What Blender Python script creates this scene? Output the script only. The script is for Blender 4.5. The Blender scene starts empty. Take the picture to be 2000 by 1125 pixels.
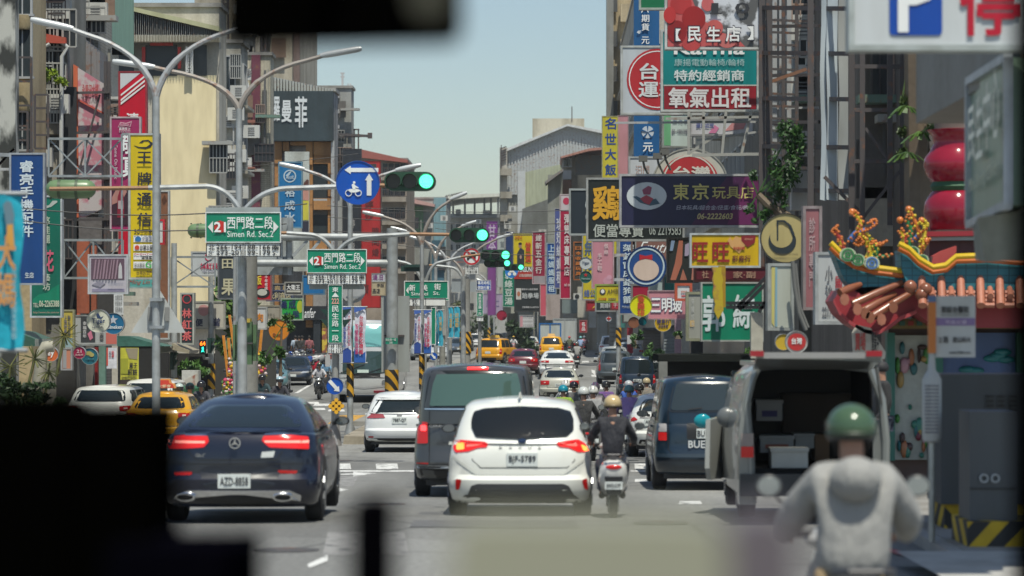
import bpy,bmesh,math,random
from mathutils import Vector,Matrix
from mathutils.bvhtree import BVHTree
R=math.radians
HAZE=.0002
SC=bpy.context.scene
COL=SC.collection
# ---------------------------------------------------------------- camera, sky, sun, exposure
F,VX,HY,EZ=6000.0,1070.0,640.0,2.3 # focal length in photo pixels, vanishing point, eye height
cam=bpy.data.cameras.new('camera'); camo=bpy.data.objects.new('camera',cam); COL.objects.link(camo)
camo.location=(0,0,EZ); camo.rotation_euler=(R(90),0,0)
cam.sensor_width=36; cam.lens=36*F/2000
cam.shift_x=(1000-VX)/2000; cam.shift_y=(HY-562.5)/2000
cam.clip_start=0.1; cam.clip_end=6000
cam.dof.use_dof=True; cam.dof.focus_distance=95; cam.dof.aperture_fstop=(cam.lens/1000)/0.046
SC.camera=camo
w=bpy.data.worlds.new('World'); SC.world=w; w.use_nodes=True
nt=w.node_tree; bg=nt.nodes['Background']
sky=nt.nodes.new('ShaderNodeTexSky'); sky.sky_type='NISHITA'; sky.sun_disc=False
SUN_EL,SUN_AZ=66,163 # azimuth clockwise from +Y (north)
sky.sun_elevation=R(SUN_EL); sky.sun_rotation=R(SUN_AZ)
sky.air_density=1.0; sky.dust_density=.8; sky.ozone_density=2.4; sky.altitude=0
tint=nt.nodes.new('ShaderNodeVectorMath'); tint.operation='MULTIPLY'; tint.inputs[1].default_value=(1.05,1.03,.97); nt.links.new(sky.outputs[0],tint.inputs[0]); nt.links.new(tint.outputs[0],bg.inputs[0]); bg.inputs[1].default_value=0.112
sun=bpy.data.lights.new('sun','SUN'); sun.energy=4.8; sun.angle=R(0.55); sun.color=(1,.965,.84)
suno=bpy.data.objects.new('sun',sun); COL.objects.link(suno)
sd=Vector((math.sin(R(SUN_AZ))*math.cos(R(SUN_EL)),math.cos(R(SUN_AZ))*math.cos(R(SUN_EL)),math.sin(R(SUN_EL))))
suno.rotation_euler=sd.to_track_quat('Z','Y').to_euler()
SC.view_settings.view_transform='Standard'; SC.view_settings.look='None'
SC.view_settings.exposure=0.04; SC.view_settings.gamma=1; SC.view_settings.use_curve_mapping=False
SC.cycles.max_bounces=5; SC.cycles.diffuse_bounces=3; SC.cycles.glossy_bounces=3; SC.cycles.transparent_max_bounces=6
SC.cycles.volume_bounces=0
# ---------------------------------------------------------------- place helpers
GP=[(0,0),(36,0),(48,-.3),(75,-.68),(105,-.82),(135,-.8),(165,-.4),(200,0),(300,0),(900,0)]
def gz(d):
 if d <= 0: return 0.0
 for (a,za),(b,zb) in zip(GP,GP[1:]):
  if d <= b:
   t=(d-a)/(b-a); return za+(zb-za)*t
 return 0.0
def X(px,d): return (px-VX)/F*d
def Z(py,d): return EZ-(py-HY)/F*d
def P(px,py,d): return Vector((X(px,d),d,Z(py,d)))
# ---------------------------------------------------------------- materials
MATS={}
def lin(c):
 return tuple(((v/12.92) if v <= .04045 else ((v+.055)/1.055) **2.4) for v in c)
def mat(kind,col,rough=.6,metal=0,emit=0,key=''):
 """kind: plain sign wall paint metal glass leaf concrete rust cloth road ..."""
 k=(kind,tuple(round(c,3) for c in col),rough,metal,emit,key)
 if k in MATS: return MATS[k]
 m=bpy.data.materials.new(kind); MATS[k]=m; m.use_nodes=True
 n=m.node_tree; b=n.nodes['Principled BSDF']; L=n.links.new
 c4=(*col,1)
 b.inputs['Base Color'].default_value=c4; b.inputs['Roughness'].default_value=rough; b.inputs['Metallic'].default_value=metal
 if emit:
  b.inputs['Emission Color'].default_value=c4; b.inputs['Emission Strength'].default_value=emit
 tc=n.nodes.new('ShaderNodeTexCoord')
 geo=n.nodes.new('ShaderNodeNewGeometry')
 def noise(scale,detail=4,vec=None,stretch=None):
  t=n.nodes.new('ShaderNodeTexNoise'); t.inputs['Scale'].default_value=scale; t.inputs['Detail'].default_value=detail
  src=vec or geo.outputs['Position']
  if stretch:
   mp=n.nodes.new('ShaderNodeMapping'); mp.inputs['Scale'].default_value=stretch; L(src,mp.inputs[0]); src=mp.outputs[0]
  L(src,t.inputs['Vector']); return t.outputs[0]
 def ramp(src,a,b_,ca,cb):
  r=n.nodes.new('ShaderNodeValToRGB'); r.color_ramp.elements[0].position=a; r.color_ramp.elements[1].position=b_
  r.color_ramp.elements[0].color=ca; r.color_ramp.elements[1].color=cb; L(src,r.inputs[0]); return r.outputs[0]
 def mul(fac,c1,c2,mode='MULTIPLY'):
  x=n.nodes.new('ShaderNodeMix'); x.data_type='RGBA'; x.blend_type=mode
  if isinstance(fac,(int,float)): x.inputs[0].default_value=fac
  else: L(fac,x.inputs[0])
  for s,v in ((6,c1),(7,c2)):
   if isinstance(v,tuple): x.inputs[s].default_value=v
   else: L(v,x.inputs[s])
  return x.outputs[2]
 def bump(src,st,dist=.02):
  q=n.nodes.new('ShaderNodeBump'); q.inputs['Strength'].default_value=st; q.inputs['Distance'].default_value=dist
  L(src,q.inputs['Height']); L(q.outputs[0],b.inputs['Normal'])
 if kind in ('wall','concrete'):
  st=noise(1.1,6,stretch=(1,1,.12)); bl=noise(.5,7); fi=noise(9,3)
  a=ramp(st,.3,.55,(.66,.64,.60,1),(1,1,1,1)); a2=ramp(bl,.3,.55,(.74,.73,.70,1),(1.0,1,1,1))
  a3=ramp(fi,.3,.7,(.86,.86,.86,1),(1.06,1.06,1.06,1))
  L(mul(1,mul(1,mul(1,c4,a),a2),a3),b.inputs['Base Color']); bump(fi,.25)
 elif kind == 'mould':
  st=noise(1.6,9,stretch=(1,1,.45))
  L(ramp(st,.44,.56,(.03,.032,.028,1),c4),b.inputs['Base Color'])
 elif kind == 'sign':
  st=noise(3,5,stretch=(1,1,.2)); L(mul(.5,c4,ramp(st,.35,.6,(.72,.7,.66,1),(1,1,1,1))),b.inputs['Base Color'])
 elif kind == 'cloth':
  st=noise(7,3); L(mul(.7,c4,ramp(st,.3,.7,(.7,.7,.7,1),(1.1,1.1,1.1,1))),b.inputs['Base Color']); bump(noise(5,2),.5,.03)
  b.inputs['Sheen Weight'].default_value=.2
 elif kind == 'jacket':
  bump(noise(4.5,4,tc.outputs['Object'],(1,1,.5)),.8,.12); L(mul(.2,c4,ramp(noise(6,5,tc.outputs['Object'],(1,1,.4)),.35,.6,(.6,.6,.6,1),(1.1,1.1,1.1,1))),b.inputs['Base Color'])  # noise darkens the colour to paint shade into the folds
  b.inputs['Sheen Weight'].default_value=.1
 elif kind == 'rust':
  st=noise(5,7); L(mul(ramp(st,.56,.68,(0,0,0,1),(.7,.7,.7,1)),c4,(.20,.085,.04,1),'MIX'),b.inputs['Base Color'])
 elif kind == 'road':
  big=noise(.18,6,stretch=(1,.3,1)); fine=noise(14,5); lane=noise(.9,3,stretch=(1,.03,1))
  a=ramp(big,.35,.65,(.72,.72,.72,1),(1.12,1.12,1.12,1)); a2=ramp(fine,.3,.7,(.75,.75,.75,1),(1.25,1.25,1.25,1)); a3=ramp(lane,.35,.65,(.8,.8,.8,1),(1.1,1.1,1.1,1))
  vo=n.nodes.new('ShaderNodeTexVoronoi'); vo.feature='DISTANCE_TO_EDGE'; vo.inputs['Scale'].default_value=.22; L(geo.outputs['Position'],vo.inputs['Vector'])
  a4=ramp(vo.outputs[0],.0,.012,(.5,.5,.5,1),(1,1,1,1)); vp=n.nodes.new('ShaderNodeTexVoronoi'); vp.distance='CHEBYCHEV'; vp.inputs['Scale'].default_value=.13; L(geo.outputs['Position'],vp.inputs['Vector'])
  a5=ramp(vp.outputs['Color'],.2,.8,(.84,.84,.84,1),(1.1,1.1,1.1,1))
  L(mul(1,mul(1,mul(1,mul(1,mul(1,c4,a),a2),a3),a4),a5),b.inputs['Base Color']); bump(fine,.3,.01)
 elif kind == 'worn':
  fine=noise(5,7); L(ramp(fine,.36,.47,(.09,.09,.088,1),c4),b.inputs['Base Color'])
 elif kind == 'leaf':
  st=noise(3.5,2); L(mul(1,c4,ramp(st,.3,.7,(.5,.55,.45,1),(1.5,1.35,1.2,1))),b.inputs['Base Color'])
  b.inputs['Transmission Weight'].default_value=0
 elif kind == 'paint':
  b.inputs['Coat Weight'].default_value=.7; b.inputs['Coat Roughness'].default_value=.06
  st=noise(1.7,4); L(mul(.35,c4,ramp(st,.3,.65,(.75,.74,.7,1),(1,1,1,1))),b.inputs['Base Color'])
 elif kind == 'brushed':
  st=noise(4,6); L(mul(.8,c4,ramp(st,.35,.65,(.66,.65,.62,1),(1.05,1.05,1.05,1))),b.inputs['Base Color'])
 elif kind == 'print': # photo-like printed pattern
  st=noise(2.6,5); c2={'red': (.55,.03,.03,1),'pink': (.5,.2,.25,1),'brown': (.28,.1,.06,1),'sea': (.05,.12,.3,1)}.get(key,(.1,.1,.1,1))
  L(ramp(st,.47,.55,c4,c2),b.inputs['Base Color'])
 elif kind == 'tile':
  br=n.nodes.new('ShaderNodeTexBrick'); br.offset=0; br.inputs['Scale'].default_value=1
  br.inputs['Brick Width'].default_value=.16; br.inputs['Row Height'].default_value=.11; br.inputs['Mortar Size'].default_value=.008
  br.inputs['Color1'].default_value=c4; br.inputs['Color2'].default_value=tuple(v*.85 for v in col)+(1,); br.inputs['Mortar'].default_value=tuple(v*.45 for v in col)+(1,)
  mp=n.nodes.new('ShaderNodeMapping'); mp.inputs['Rotation'].default_value=(R(90),0,0); L(geo.outputs['Position'],mp.inputs[0]); L(mp.outputs[0],br.inputs['Vector'])
  st=noise(1.2,5,stretch=(1,1,.2)); L(mul(.8,br.outputs[0],ramp(st,.35,.6,(.6,.58,.55,1),(1,1,1,1))),b.inputs['Base Color'])
 elif kind == 'matte':
  b.inputs['Specular IOR Level'].default_value=0
 elif kind == 'stripe':
  sx=n.nodes.new('ShaderNodeSeparateXYZ'); L(geo.outputs['Position'],sx.inputs[0])
  def mth(op,a,b_=None):
   q=n.nodes.new('ShaderNodeMath'); q.operation=op
   for i,v in enumerate((a,b_)):
    if v is None: continue
    if isinstance(v,(int,float)): q.inputs[i].default_value=v
    else: L(v,q.inputs[i])
   return q.outputs[0]
  a=mth('ADD',sx.outputs[2],mth('MULTIPLY',mth('ADD',sx.outputs[0],mth('MULTIPLY',sx.outputs[1],.6)),1.1 if key != 'r' else-1.1))
  f=mth('GREATER_THAN',mth('FRACT',mth('MULTIPLY',a,1/max(.01,emit or 0) if False else 2.6)),.5)
  st=noise(3,4); L(mul(.6,mul(f,c4,(.02,.02,.02,1),'MIX'),ramp(st,.3,.6,(.6,.58,.5,1),(1,1,1,1))),b.inputs['Base Color'])
 return m
def C(h,s=1.0):
 """photo-like sRGB hex -> linear base colour"""
 return tuple(min(.85,v*s) for v in lin(tuple(int(h[i:i+2],16)/255 for i in (0,2,4))))
STEEL=lambda: mat('brushed',(.36,.38,.39),.45,.5)
GALV=lambda: mat('rust',(.40,.41,.41),.55,.3)
DARKSTEEL=lambda: mat('rust',(.085,.075,.075),.6,.2)
BLACK=lambda: mat('plain',(.012,.012,.013),.5)
RUBBER=lambda: mat('plain',(.018,.018,.019),.85)
GLASS=lambda: mat('plain',(.012,.018,.02),.04,0,0,'glass')
CHROME=lambda: mat('plain',(.75,.76,.78),.15,1,0,'chrome')
# ---------------------------------------------------------------- mesh builder
class MB:
 def __init__(s): s.v=[]; s.f=[]
 def add(s,v,f):
  o=len(s.v); s.v += [Vector(p) for p in v]; s.f += [tuple(i+o for i in q) for q in f]; return s
 def box(s,a,b):
  (x0,y0,z0),(x1,y1,z1)=((min(a[0],b[0]),min(a[1],b[1]),min(a[2],b[2])),(max(a[0],b[0]),max(a[1],b[1]),max(a[2],b[2])))
  v=[(x,y,z) for z in (z0,z1) for y in (y0,y1) for x in (x0,x1)]
  return s.add(v,[(0,2,3,1),(4,5,7,6),(0,1,5,4),(2,6,7,3),(0,4,6,2),(1,3,7,5)])
 def bar(s,a,b,w=.06,h=None):
  a=Vector(a); b=Vector(b); h=h or w; d=(b-a)
  if d.length < 1e-6: return s
  d.normalize(); u=d.cross(Vector((0,0,1)) if abs(d.z) < .9 else Vector((0,1,0))).normalized(); t=u.cross(d)
  v=[p+u*(i*w/2)+t*(j*h/2) for p in (a,b) for i,j in ((-1,-1),(1,-1),(1,1),(-1,1))]
  return s.add(v,[(0,3,2,1),(4,5,6,7),(0,1,5,4),(1,2,6,5),(2,3,7,6),(3,0,4,7)])
 def tube(s,pts,r,n=8,cap=True):
  pts=[Vector(p) for p in pts]; rs=r if isinstance(r,(list,tuple)) else [r]*len(pts); rings=[]; o0=len(s.v)
  u=None
  for i,p in enumerate(pts):
   d=(pts[min(i+1,len(pts)-1)]-pts[max(i-1,0)]).normalized()
   if u is None: u=d.cross(Vector((0,0,1)) if abs(d.z) < .9 else Vector((0,1,0))).normalized()
   u=(u-d*u.dot(d)).normalized(); t=d.cross(u)
   s.v += [p+(u*math.cos(2*math.pi*k/n)+t*math.sin(2*math.pi*k/n))*rs[i] for k in range(n)]
  for i in range(len(pts)-1):
   for k in range(n):
    a=o0+i*n+k; b=o0+i*n+(k+1)%n; s.f.append((a,b,b+n,a+n))
  if cap:
   s.f.append(tuple(o0+k for k in reversed(range(n)))); s.f.append(tuple(o0+(len(pts)-1)*n+k for k in range(n)))
  return s
 def lathe(s,c,prof,n=16,axis='Z',sx=1,sy=1):
  """prof: list of (r, h) along axis from c"""
  c=Vector(c); o=len(s.v)
  for r,h in prof:
   for k in range(n):
    a=2*math.pi*k/n; x,y=r*math.cos(a)*sx,r*math.sin(a)*sy
    s.v.append(c+(Vector((x,y,h)) if axis == 'Z' else Vector((x,h,y)) if axis == 'Y' else Vector((h,x,y))))
  for i in range(len(prof)-1):
   for k in range(n):
    a=o+i*n+k; b=o+i*n+(k+1)%n
    s.f.append((a,b,b+n,a+n) if axis != 'Y' else (a,a+n,b+n,b))
  if prof[0][0] > 1e-5: s.f.append(tuple(o+k for k in range(n)))
  if prof[-1][0] > 1e-5: s.f.append(tuple(o+(len(prof)-1)*n+k for k in range(n)))
  return s
 def disc(s,c,rx,rz,y0,y1,n=28):
  """flat round slab facing -Y; c=(x,z)"""
  o=len(s.v)
  for y in (y0,y1):
   for k in range(n):
    a=2*math.pi*k/n; s.v.append(Vector((c[0]+rx*math.cos(a),y,c[1]+rz*math.sin(a))))
  s.f.append(tuple(o+k for k in range(n))); s.f.append(tuple(o+n+k for k in reversed(range(n))))
  for k in range(n): s.f.append((o+k,o+n+k,o+n+(k+1)%n,o+(k+1)%n))
  return s
 def ring(s,c,r0,r1,y0,y1,n=32,a0=0,a1=2*math.pi):
  o=len(s.v); full=abs(a1-a0-2*math.pi) < 1e-4; m=n if full else n+1
  for k in range(m):
   a=a0+(a1-a0)*k/n
   for r,y in ((r0,y0),(r1,y0),(r1,y1),(r0,y1)): s.v.append(Vector((c[0]+r*math.cos(a),y,c[1]+r*math.sin(a))))
  for k in range(n):
   p=o+k*4; q=o+((k+1)%m)*4
   for i in range(4): s.f.append((p+i,p+(i+1)%4,q+(i+1)%4,q+i))
  return s
 def prism(s,pts,y0,y1):
  """polygon in (x,z) extruded y0..y1"""
  n=len(pts); o=len(s.v)
  for y in (y0,y1): s.v += [Vector((p[0],y,p[1])) for p in pts]
  s.f.append(tuple(range(o,o+n))); s.f.append(tuple(reversed(range(o+n,o+2*n))))
  for k in range(n): s.f.append((o+k,o+n+k,o+n+(k+1)%n,o+(k+1)%n))
  return s
 def ball(s,c,r,n=12,m=8,sc=(1,1,1)):
  c=Vector(c); o=len(s.v)
  for j in range(m+1):
   t=math.pi*j/m
   for k in range(n):
    a=2*math.pi*k/n; s.v.append(c+Vector((math.sin(t)*math.cos(a)*r*sc[0],math.sin(t)*math.sin(a)*r*sc[1],math.cos(t)*r*sc[2])))
  for j in range(m):
   for k in range(n):
    a=o+j*n+k; b=o+j*n+(k+1)%n; s.f.append((a,a+n,b+n,b))
  return s
 def mesh(s,name,m,smooth=True,off=Vector()):
  me=bpy.data.meshes.new(name); me.from_pydata([tuple(v-off) for v in s.v],[],s.f); me.update()
  bm=bmesh.new(); bm.from_mesh(me); bmesh.ops.recalc_face_normals(bm,faces=bm.faces); bm.to_mesh(me); bm.free()
  if m: me.materials.append(m)
  if smooth:
   me.polygons.foreach_set('use_smooth',[True]*len(me.polygons)); me.set_sharp_from_angle(angle=R(38))
  return me
def link(name,me,parent=None):
 o=bpy.data.objects.new(name,me); COL.objects.link(o)
 if parent is not None: o.parent=parent
 return o
def thing(name,label,cat,loc=(0,0,0),rz=0,group=None):
 o=link(name,None); o.location=loc; o.rotation_euler=(0,0,rz); o['label']=label; o['category']=cat
 if group: o['group']=group
 return o
def part(name,mb,m,parent,world=True,smooth=True,label=None):
 """world=True: vertices are given in world coordinates of an unrotated parent chain"""
 off=Vector()
 if world:
  q=parent
  while q is not None: off=off+Vector(q.location); q=q.parent
 o=link(name,mb.mesh(name,m,smooth,off),parent)
 if label: o['label']=label
 return o
def solo(name,mb,m,label,cat,group=None,smooth=True):
 lo=Vector((sum(v.x for v in mb.v)/len(mb.v),sum(v.y for v in mb.v)/len(mb.v),min(v.z for v in mb.v)))
 o=link(name,mb.mesh(name,m,smooth,lo)); o.location=lo; o['label']=label; o['category']=cat
 if group: o['group']=group
 return o
def struct(name,mb,m,kind='structure',smooth=False):
 o=link(name,mb.mesh(name,m,smooth)); o['kind']=kind; return o
def copy_tree(o,parent=None):
 c=o.copy(); COL.objects.link(c); c.parent=parent
 for ch in o.children: copy_tree(ch,c)
 return c
 # ---------------------------------------------------------------- lettering, made in one batch at the end
TJ=[]
def text(s,box,O,U,V,m,parent,bold=.018,name='lettering',ls=1.0,world=True,sx=0,N=None):
 """s: string (\n = new line), box=(a0,b0,a1,b1) in units along U,V from O"""
 TJ.append((s,box,Vector(O),Vector(U),Vector(V),m,parent,bold,name,ls,world,sx))
TCACHE={}
def flush_text():
 pend={}
 for i,j in enumerate(TJ): TJ[i]=(*j,min(.03,j[7])*.62)
 for i,j in enumerate(TJ): TJ[i]=(*j[:7],0.0,*j[8:])
 for j in TJ:
  k=(j[0],j[7],j[9],j[11])
  if k in pend: continue
  cu=bpy.data.curves.new('lettering','FONT'); cu.body=j[0]; cu.resolution_u=2; cu.offset=j[7]
  cu.align_x='CENTER'; cu.space_line=j[9]; cu.shear=j[11]
  o=bpy.data.objects.new('tmp',cu); COL.objects.link(o); pend[k]=o
 dg=bpy.context.evaluated_depsgraph_get(); dg.update()
 dat={}
 for k,o in pend.items():
  me=bpy.data.meshes.new_from_object(o.evaluated_get(dg)); vs=[v.co.copy() for v in me.vertices]; fs=[tuple(p.vertices) for p in me.polygons]
  dat[k]=(vs,fs); bpy.data.meshes.remove(me)
 for o in pend.values():
  c=o.data; bpy.data.objects.remove(o); bpy.data.curves.remove(c)
 merged={}
 for s,box,O,U,V,m,parent,bold,name,ls,world,sx,ex in TJ:
  vs,fs=dat[(s,bold,ls,sx)]
  if not vs: continue
  x0=min(v.x for v in vs); x1=max(v.x for v in vs); y0=min(v.y for v in vs); y1=max(v.y for v in vs)
  a0,b0,a1,b1=box; nrm=U.cross(V)
  kx=(a1-a0)/max(1e-6,x1-x0); ky=(b1-b0)/max(1e-6,y1-y0)
  if s in ('一','-','二'): ky=min(ky,kx);
  pts=[O+U*(a0+(v.x-x0)*kx)+V*((b0+b1)/2+(v.y-(y0+y1)/2)*ky) for v in vs]
  key=(id(parent),id(m),name)
  mb,_,_,_,_=merged.setdefault(key,(MB(),m,parent,name,world)); mb.add(pts,fs)
  if ex > .004:
   e=ex*1.0; n_=nrm.normalized()*.0012
   for q,(dx,dy) in enumerate(((e,e),(-e,e),(e,-e),(-e,-e))):
    sh=U*(dx*kx)+V*(dy*ky)+n_*(q+1); mb.add([p+sh for p in pts],fs)
 for mb,m,parent,name,world in merged.values():
  off=Vector()
  if world:
   q=parent
   while q is not None: off=off+Vector(q.location); q=q.parent
  me=bpy.data.meshes.new(name); me.from_pydata([tuple(v-off) for v in mb.v],[],mb.f); me.materials.append(m)
  link(name,me,parent)
UX,UZ=Vector((1,0,0)),Vector((0,0,1))
def vtext(s): return '\n'.join(s)
# ---------------------------------------------------------------- shop and road signs given by their extent
WHITE,DARK=(.72,.73,.72),(.015,.017,.02)
def sign(name,x0,y0,x1,y1,d,bgc,label,cat='sign',texts=(),shapes=(),frame=(.5,.52,.52),thick=.22,group=None,
fw=.05,brackets=(),kind='sign',rough=.45,bg=None):
 a=P(x0,y1,d); b=P(x1,y0,d)
 t=thing(name,label,cat,((a.x+b.x)/2,d,a.z),group=group)
 part('panel',MB().box((a.x+.003,d,a.z+.003),(b.x-.003,d+thick,b.z-.003)),bg or mat(kind,bgc,rough),t,smooth=False)
 if frame:
  m=MB(); y=d-.02; e=d+thick+.004
  m.box((a.x-fw,y,a.z-fw),(b.x+fw,e,a.z)); m.box((a.x-fw,y,b.z),(b.x+fw,e,b.z+fw))
  m.box((a.x-fw,y,a.z),(a.x,e,b.z)); m.box((b.x,y,a.z),(b.x+fw,e,b.z))
  part('frame',m,mat('brushed',frame,.5,.2),t,smooth=False)
 k=0
 for sh in shapes:
  k += 1; yy=d-.006-.005*k; m=MB(); ty=sh[0]
  if ty == 'r': q0=P(sh[1],sh[4],d); q1=P(sh[3],sh[2],d); m.box((q0.x,yy,q0.z),(q1.x,d+.01,q1.z))
  elif ty == 'o':
   q=P(sh[1],sh[2],d); m.disc((q.x,q.z),sh[3]/F*d,sh[4]/F*d,yy,d+.01)
  elif ty == 'g':
   q=P(sh[1],sh[2],d); m.ring((q.x,q.z),sh[3]/F*d,sh[4]/F*d,yy,d+.01)
  elif ty == 'p': m.prism([(X(px,d),Z(py,d)) for px,py in sh[1]],yy,d+.01)
  c=sh[-2]; part(sh[-1],m,c if not isinstance(c,tuple) else mat('sign',c,rough),t,smooth=False)
 yt=d-.012-.005*k
 for tx in texts:
  s,tx0,ty0,tx1,ty1,c=tx[:6]; o=dict(tx[6]) if len(tx) > 6 else {}
  if o.get('v'): s=vtext(s)
  q0=P(tx0,ty1,d); q1=P(tx1,ty0,d)
  text(s,(q0.x,q0.z,q1.x,q1.z),(0,yt-o.get('n',0)*.004,0),UX,UZ,mat('plain',c,.5),t,o.get('b',.02),o.get('name','lettering'),o.get('ls',1.05),sx=o.get('sx',0))
 if brackets:
  m=MB()
  for (bx,by,ex,ey) in brackets: m.bar(P(bx,by,d)+Vector((0,thick/2,0)),P(ex,ey,d)+Vector((0,thick/2,0)),.07)
  part('bracket',m,GALV(),t,smooth=False)
 return t
def rsign(name,cx,cy,r,d,bgc,label,cat='sign',texts=(),shapes=(),rim=(.4,.42,.42),thick=.2,group=None,brackets=(),ry=None,bg=None):
 ry=ry or r; c=P(cx,cy,d); rr=r/F*d; rz=ry/F*d
 t=thing(name,label,cat,(c.x,d,c.z-rz),group=group)
 part('panel',MB().disc((c.x,c.z),rr*.97,rz*.97,d,d+thick-.01,40),bg or mat('sign',bgc,.4),t)
 if rim:
  m=MB(); n=40; o=0
  for k in range(n):
   a=2*math.pi*k/n
   for q,y in ((.965,d-.02),(1,d-.02),(1,d+thick),(.965,d+thick)): m.v.append(Vector((c.x+rr*q*math.cos(a),y,c.z+rz*q*math.sin(a))))
  for k in range(n):
   p=k*4; q=((k+1)%n)*4
   for i in range(4): m.f.append((p+i,p+(i+1)%4,q+(i+1)%4,q+i))
  part('rim',m,mat('brushed',rim,.4,.3),t)
 k=0
 for sh in shapes:
  k += 1; yy=d-.006-.005*k; m=MB(); ty=sh[0]
  if ty == 'r': q0=P(sh[1],sh[4],d); q1=P(sh[3],sh[2],d); m.box((q0.x,yy,q0.z),(q1.x,d+.01,q1.z))
  elif ty == 'o': q=P(sh[1],sh[2],d); m.disc((q.x,q.z),sh[3]/F*d,sh[4]/F*d,yy,d+.01)
  elif ty == 'g': q=P(sh[1],sh[2],d); m.ring((q.x,q.z),sh[3]/F*d,sh[4]/F*d,yy,d+.01)
  elif ty == 'p': m.prism([(X(px,d),Z(py,d)) for px,py in sh[1]],yy,d+.01)
  c_=sh[-2]; part(sh[-1],m,c_ if not isinstance(c_,tuple) else mat('sign',c_,.45),t,smooth=False)
 yt=d-.012-.005*k
 for tx in texts:
  s,tx0,ty0,tx1,ty1,cc=tx[:6]; o=dict(tx[6]) if len(tx) > 6 else {}
  if o.get('v'): s=vtext(s)
  q0=P(tx0,ty1,d); q1=P(tx1,ty0,d)
  text(s,(q0.x,q0.z,q1.x,q1.z),(0,yt,0),UX,UZ,mat('plain',cc,.5),t,o.get('b',.02),o.get('name','lettering'),o.get('ls',1.05),sx=o.get('sx',0))
 if brackets:
  m=MB()
  for (bx,by,ex,ey) in brackets: m.bar(P(bx,by,d)+Vector((0,thick/2,0)),P(ex,ey,d)+Vector((0,thick/2,0)),.06)
  part('bracket',m,GALV(),t,smooth=False)
 return t
def star(cx,cy,r,n=5,q=.42,rot=-90):
 return [(cx+(r if i%2 == 0 else r*q)*math.cos(R(rot+180*i/n)),cy+(r if i%2 == 0 else r*q)*math.sin(R(rot+180*i/n))) for i in range(2*n)]
def arrow(x0,y0,x1,y1,w,hw,hl):
 """arrow polygon from tail to tip, px"""
 a=Vector((x0,y0)); b=Vector((x1,y1)); u=(b-a).normalized(); n=Vector((-u.y,u.x)); c=b-u*hl
 return [tuple(p) for p in (a+n*w/2,c+n*w/2,c+n*hw/2,b,c-n*hw/2,c-n*w/2,a-n*w/2)]
 # ================================================================ THE LARGE STRUCTURE
rnd=random.Random(7)
def drape(xl,xr,d0,d1,dz,m,name,step=3.0,kind='structure'):
 mb=MB(); n=max(1,int((d1-d0)/step)); fl=(lambda v: v if callable(v) else (lambda d: v)); xl=fl(xl); xr=fl(xr)
 for i in range(n+1):
  d=d0+(d1-d0)*i/n; mb.v += [Vector((xl(d),d,gz(d)+dz)),Vector((xr(d),d,gz(d)+dz))]
 mb.f=[(2*i,2*i+1,2*i+3,2*i+2) for i in range(n)]
 return struct(name,mb,m,kind)
drape(-900,900,-60,3000,-.06,mat('concrete',(.16,.15,.13),.9),'ground',6)
drape(-60,60,-40,900,0,mat('road',(.21,.21,.20),.85),'asphalt_road',3)
def slab(name,x0,x1,d0,d1,h=.14,m=None):
 mb=MB(); n=max(1,int((d1-d0)/4))
 for i in range(n):
  a=d0+(d1-d0)*i/n; b=d0+(d1-d0)*(i+1)/n; za,zb=gz(a)+h,gz(b)+h
  v=[(x0,a,za),(x1,a,za),(x1,b,zb),(x0,b,zb),(x0,a,za-h-.3),(x1,a,za-h-.3),(x1,b,zb-h-.3),(x0,b,zb-h-.3)]
  f=[(0,1,2,3),(0,3,7,4),(1,5,6,2)]
  if i == 0: f.append((0,4,5,1))
  mb.add(v,f)
 return struct(name,mb,m or mat('concrete',(.26,.25,.23),.9))
slab('pavement',4.05,9,20,66); slab('pavement',6.0,20,96,420); slab('pavement',-30,-13.4,82,420)
struct('kerb',MB().box((3.9,20,-.3),(4.05,50,.13)),mat('concrete',(.34,.33,.31)))
def gpt(px,py,lo=20,hi=600):
 """ground point seen at a photo position"""
 best=None; d=lo
 while d < hi:
  y=HY+(EZ-gz(d))/d*F
  if best is None or abs(y-py) < best[0]: best=(abs(y-py),d)
  d *= 1.002
 return X(px,best[1]),best[1]
def marking(pts,col=(.62,.62,.6),name='road_marking',dz=.006):
 mb=MB(); v=[gpt(*p) for p in pts]; mb.add([(x,d,gz(d)+dz) for x,d in v],[tuple(range(len(v)))])
 return struct(name,mb,mat('worn',col,.7))
for x in (643,735,827,1240,1345): # crossing, near side
 marking([(x,917),(x+43,917),(x+41,906),(x-1,906)])
marking([(632,922),(820,922),(820,919),(634,919)]); marking([(1232,922),(1400,922),(1400,919),(1232,919)])
marking([(636,928),(690,925),(690,922),(738,925),(690,931),(690,928)])
marking([(632,960),(655,959),(655,953),(680,957),(655,962),(634,963)])
marking([(1240,942),(1290,942),(1284,936),(1240,936)]); marking([(1325,985),(1372,985),(1368,979),(1328,979)])
marking([(604,1110),(640,1096),(640,1085),(600,1104)])
for x,y in ((586,803),(602,797),(640,800),(612,789),(590,785)): marking([(x,y+4),(x+34,y+4),(x+32,y),(x+2,y)])
marking([(640,828),(712,828),(716,811),(665,811)],(.55,.3,.04)); marking([(652,822),(706,822),(708,816),(660,816)],(.155,.155,.15),'road_marking',.010)
marking([(575,768),(606,750),(612,750),(583,768)])
marking([(1155,725),(1161,725),(1160,705),(1155,705)]); marking([(1154,732),(1163,732),(1183,768),(1176,768)])
marking([(1156,728),(1163,733),(1162,724),(1155,722)]); marking([(1112,690),(1122,697),(1126,697),(1116,688)])
marking([(1136,708),(1150,708),(1150,705),(1138,705)]); marking([(1160,700),(1168,700),(1167,697),(1160,697)])
marking([(300,1001),(330,988),(330,985),(300,996)],(.55,.32,.03))
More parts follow.
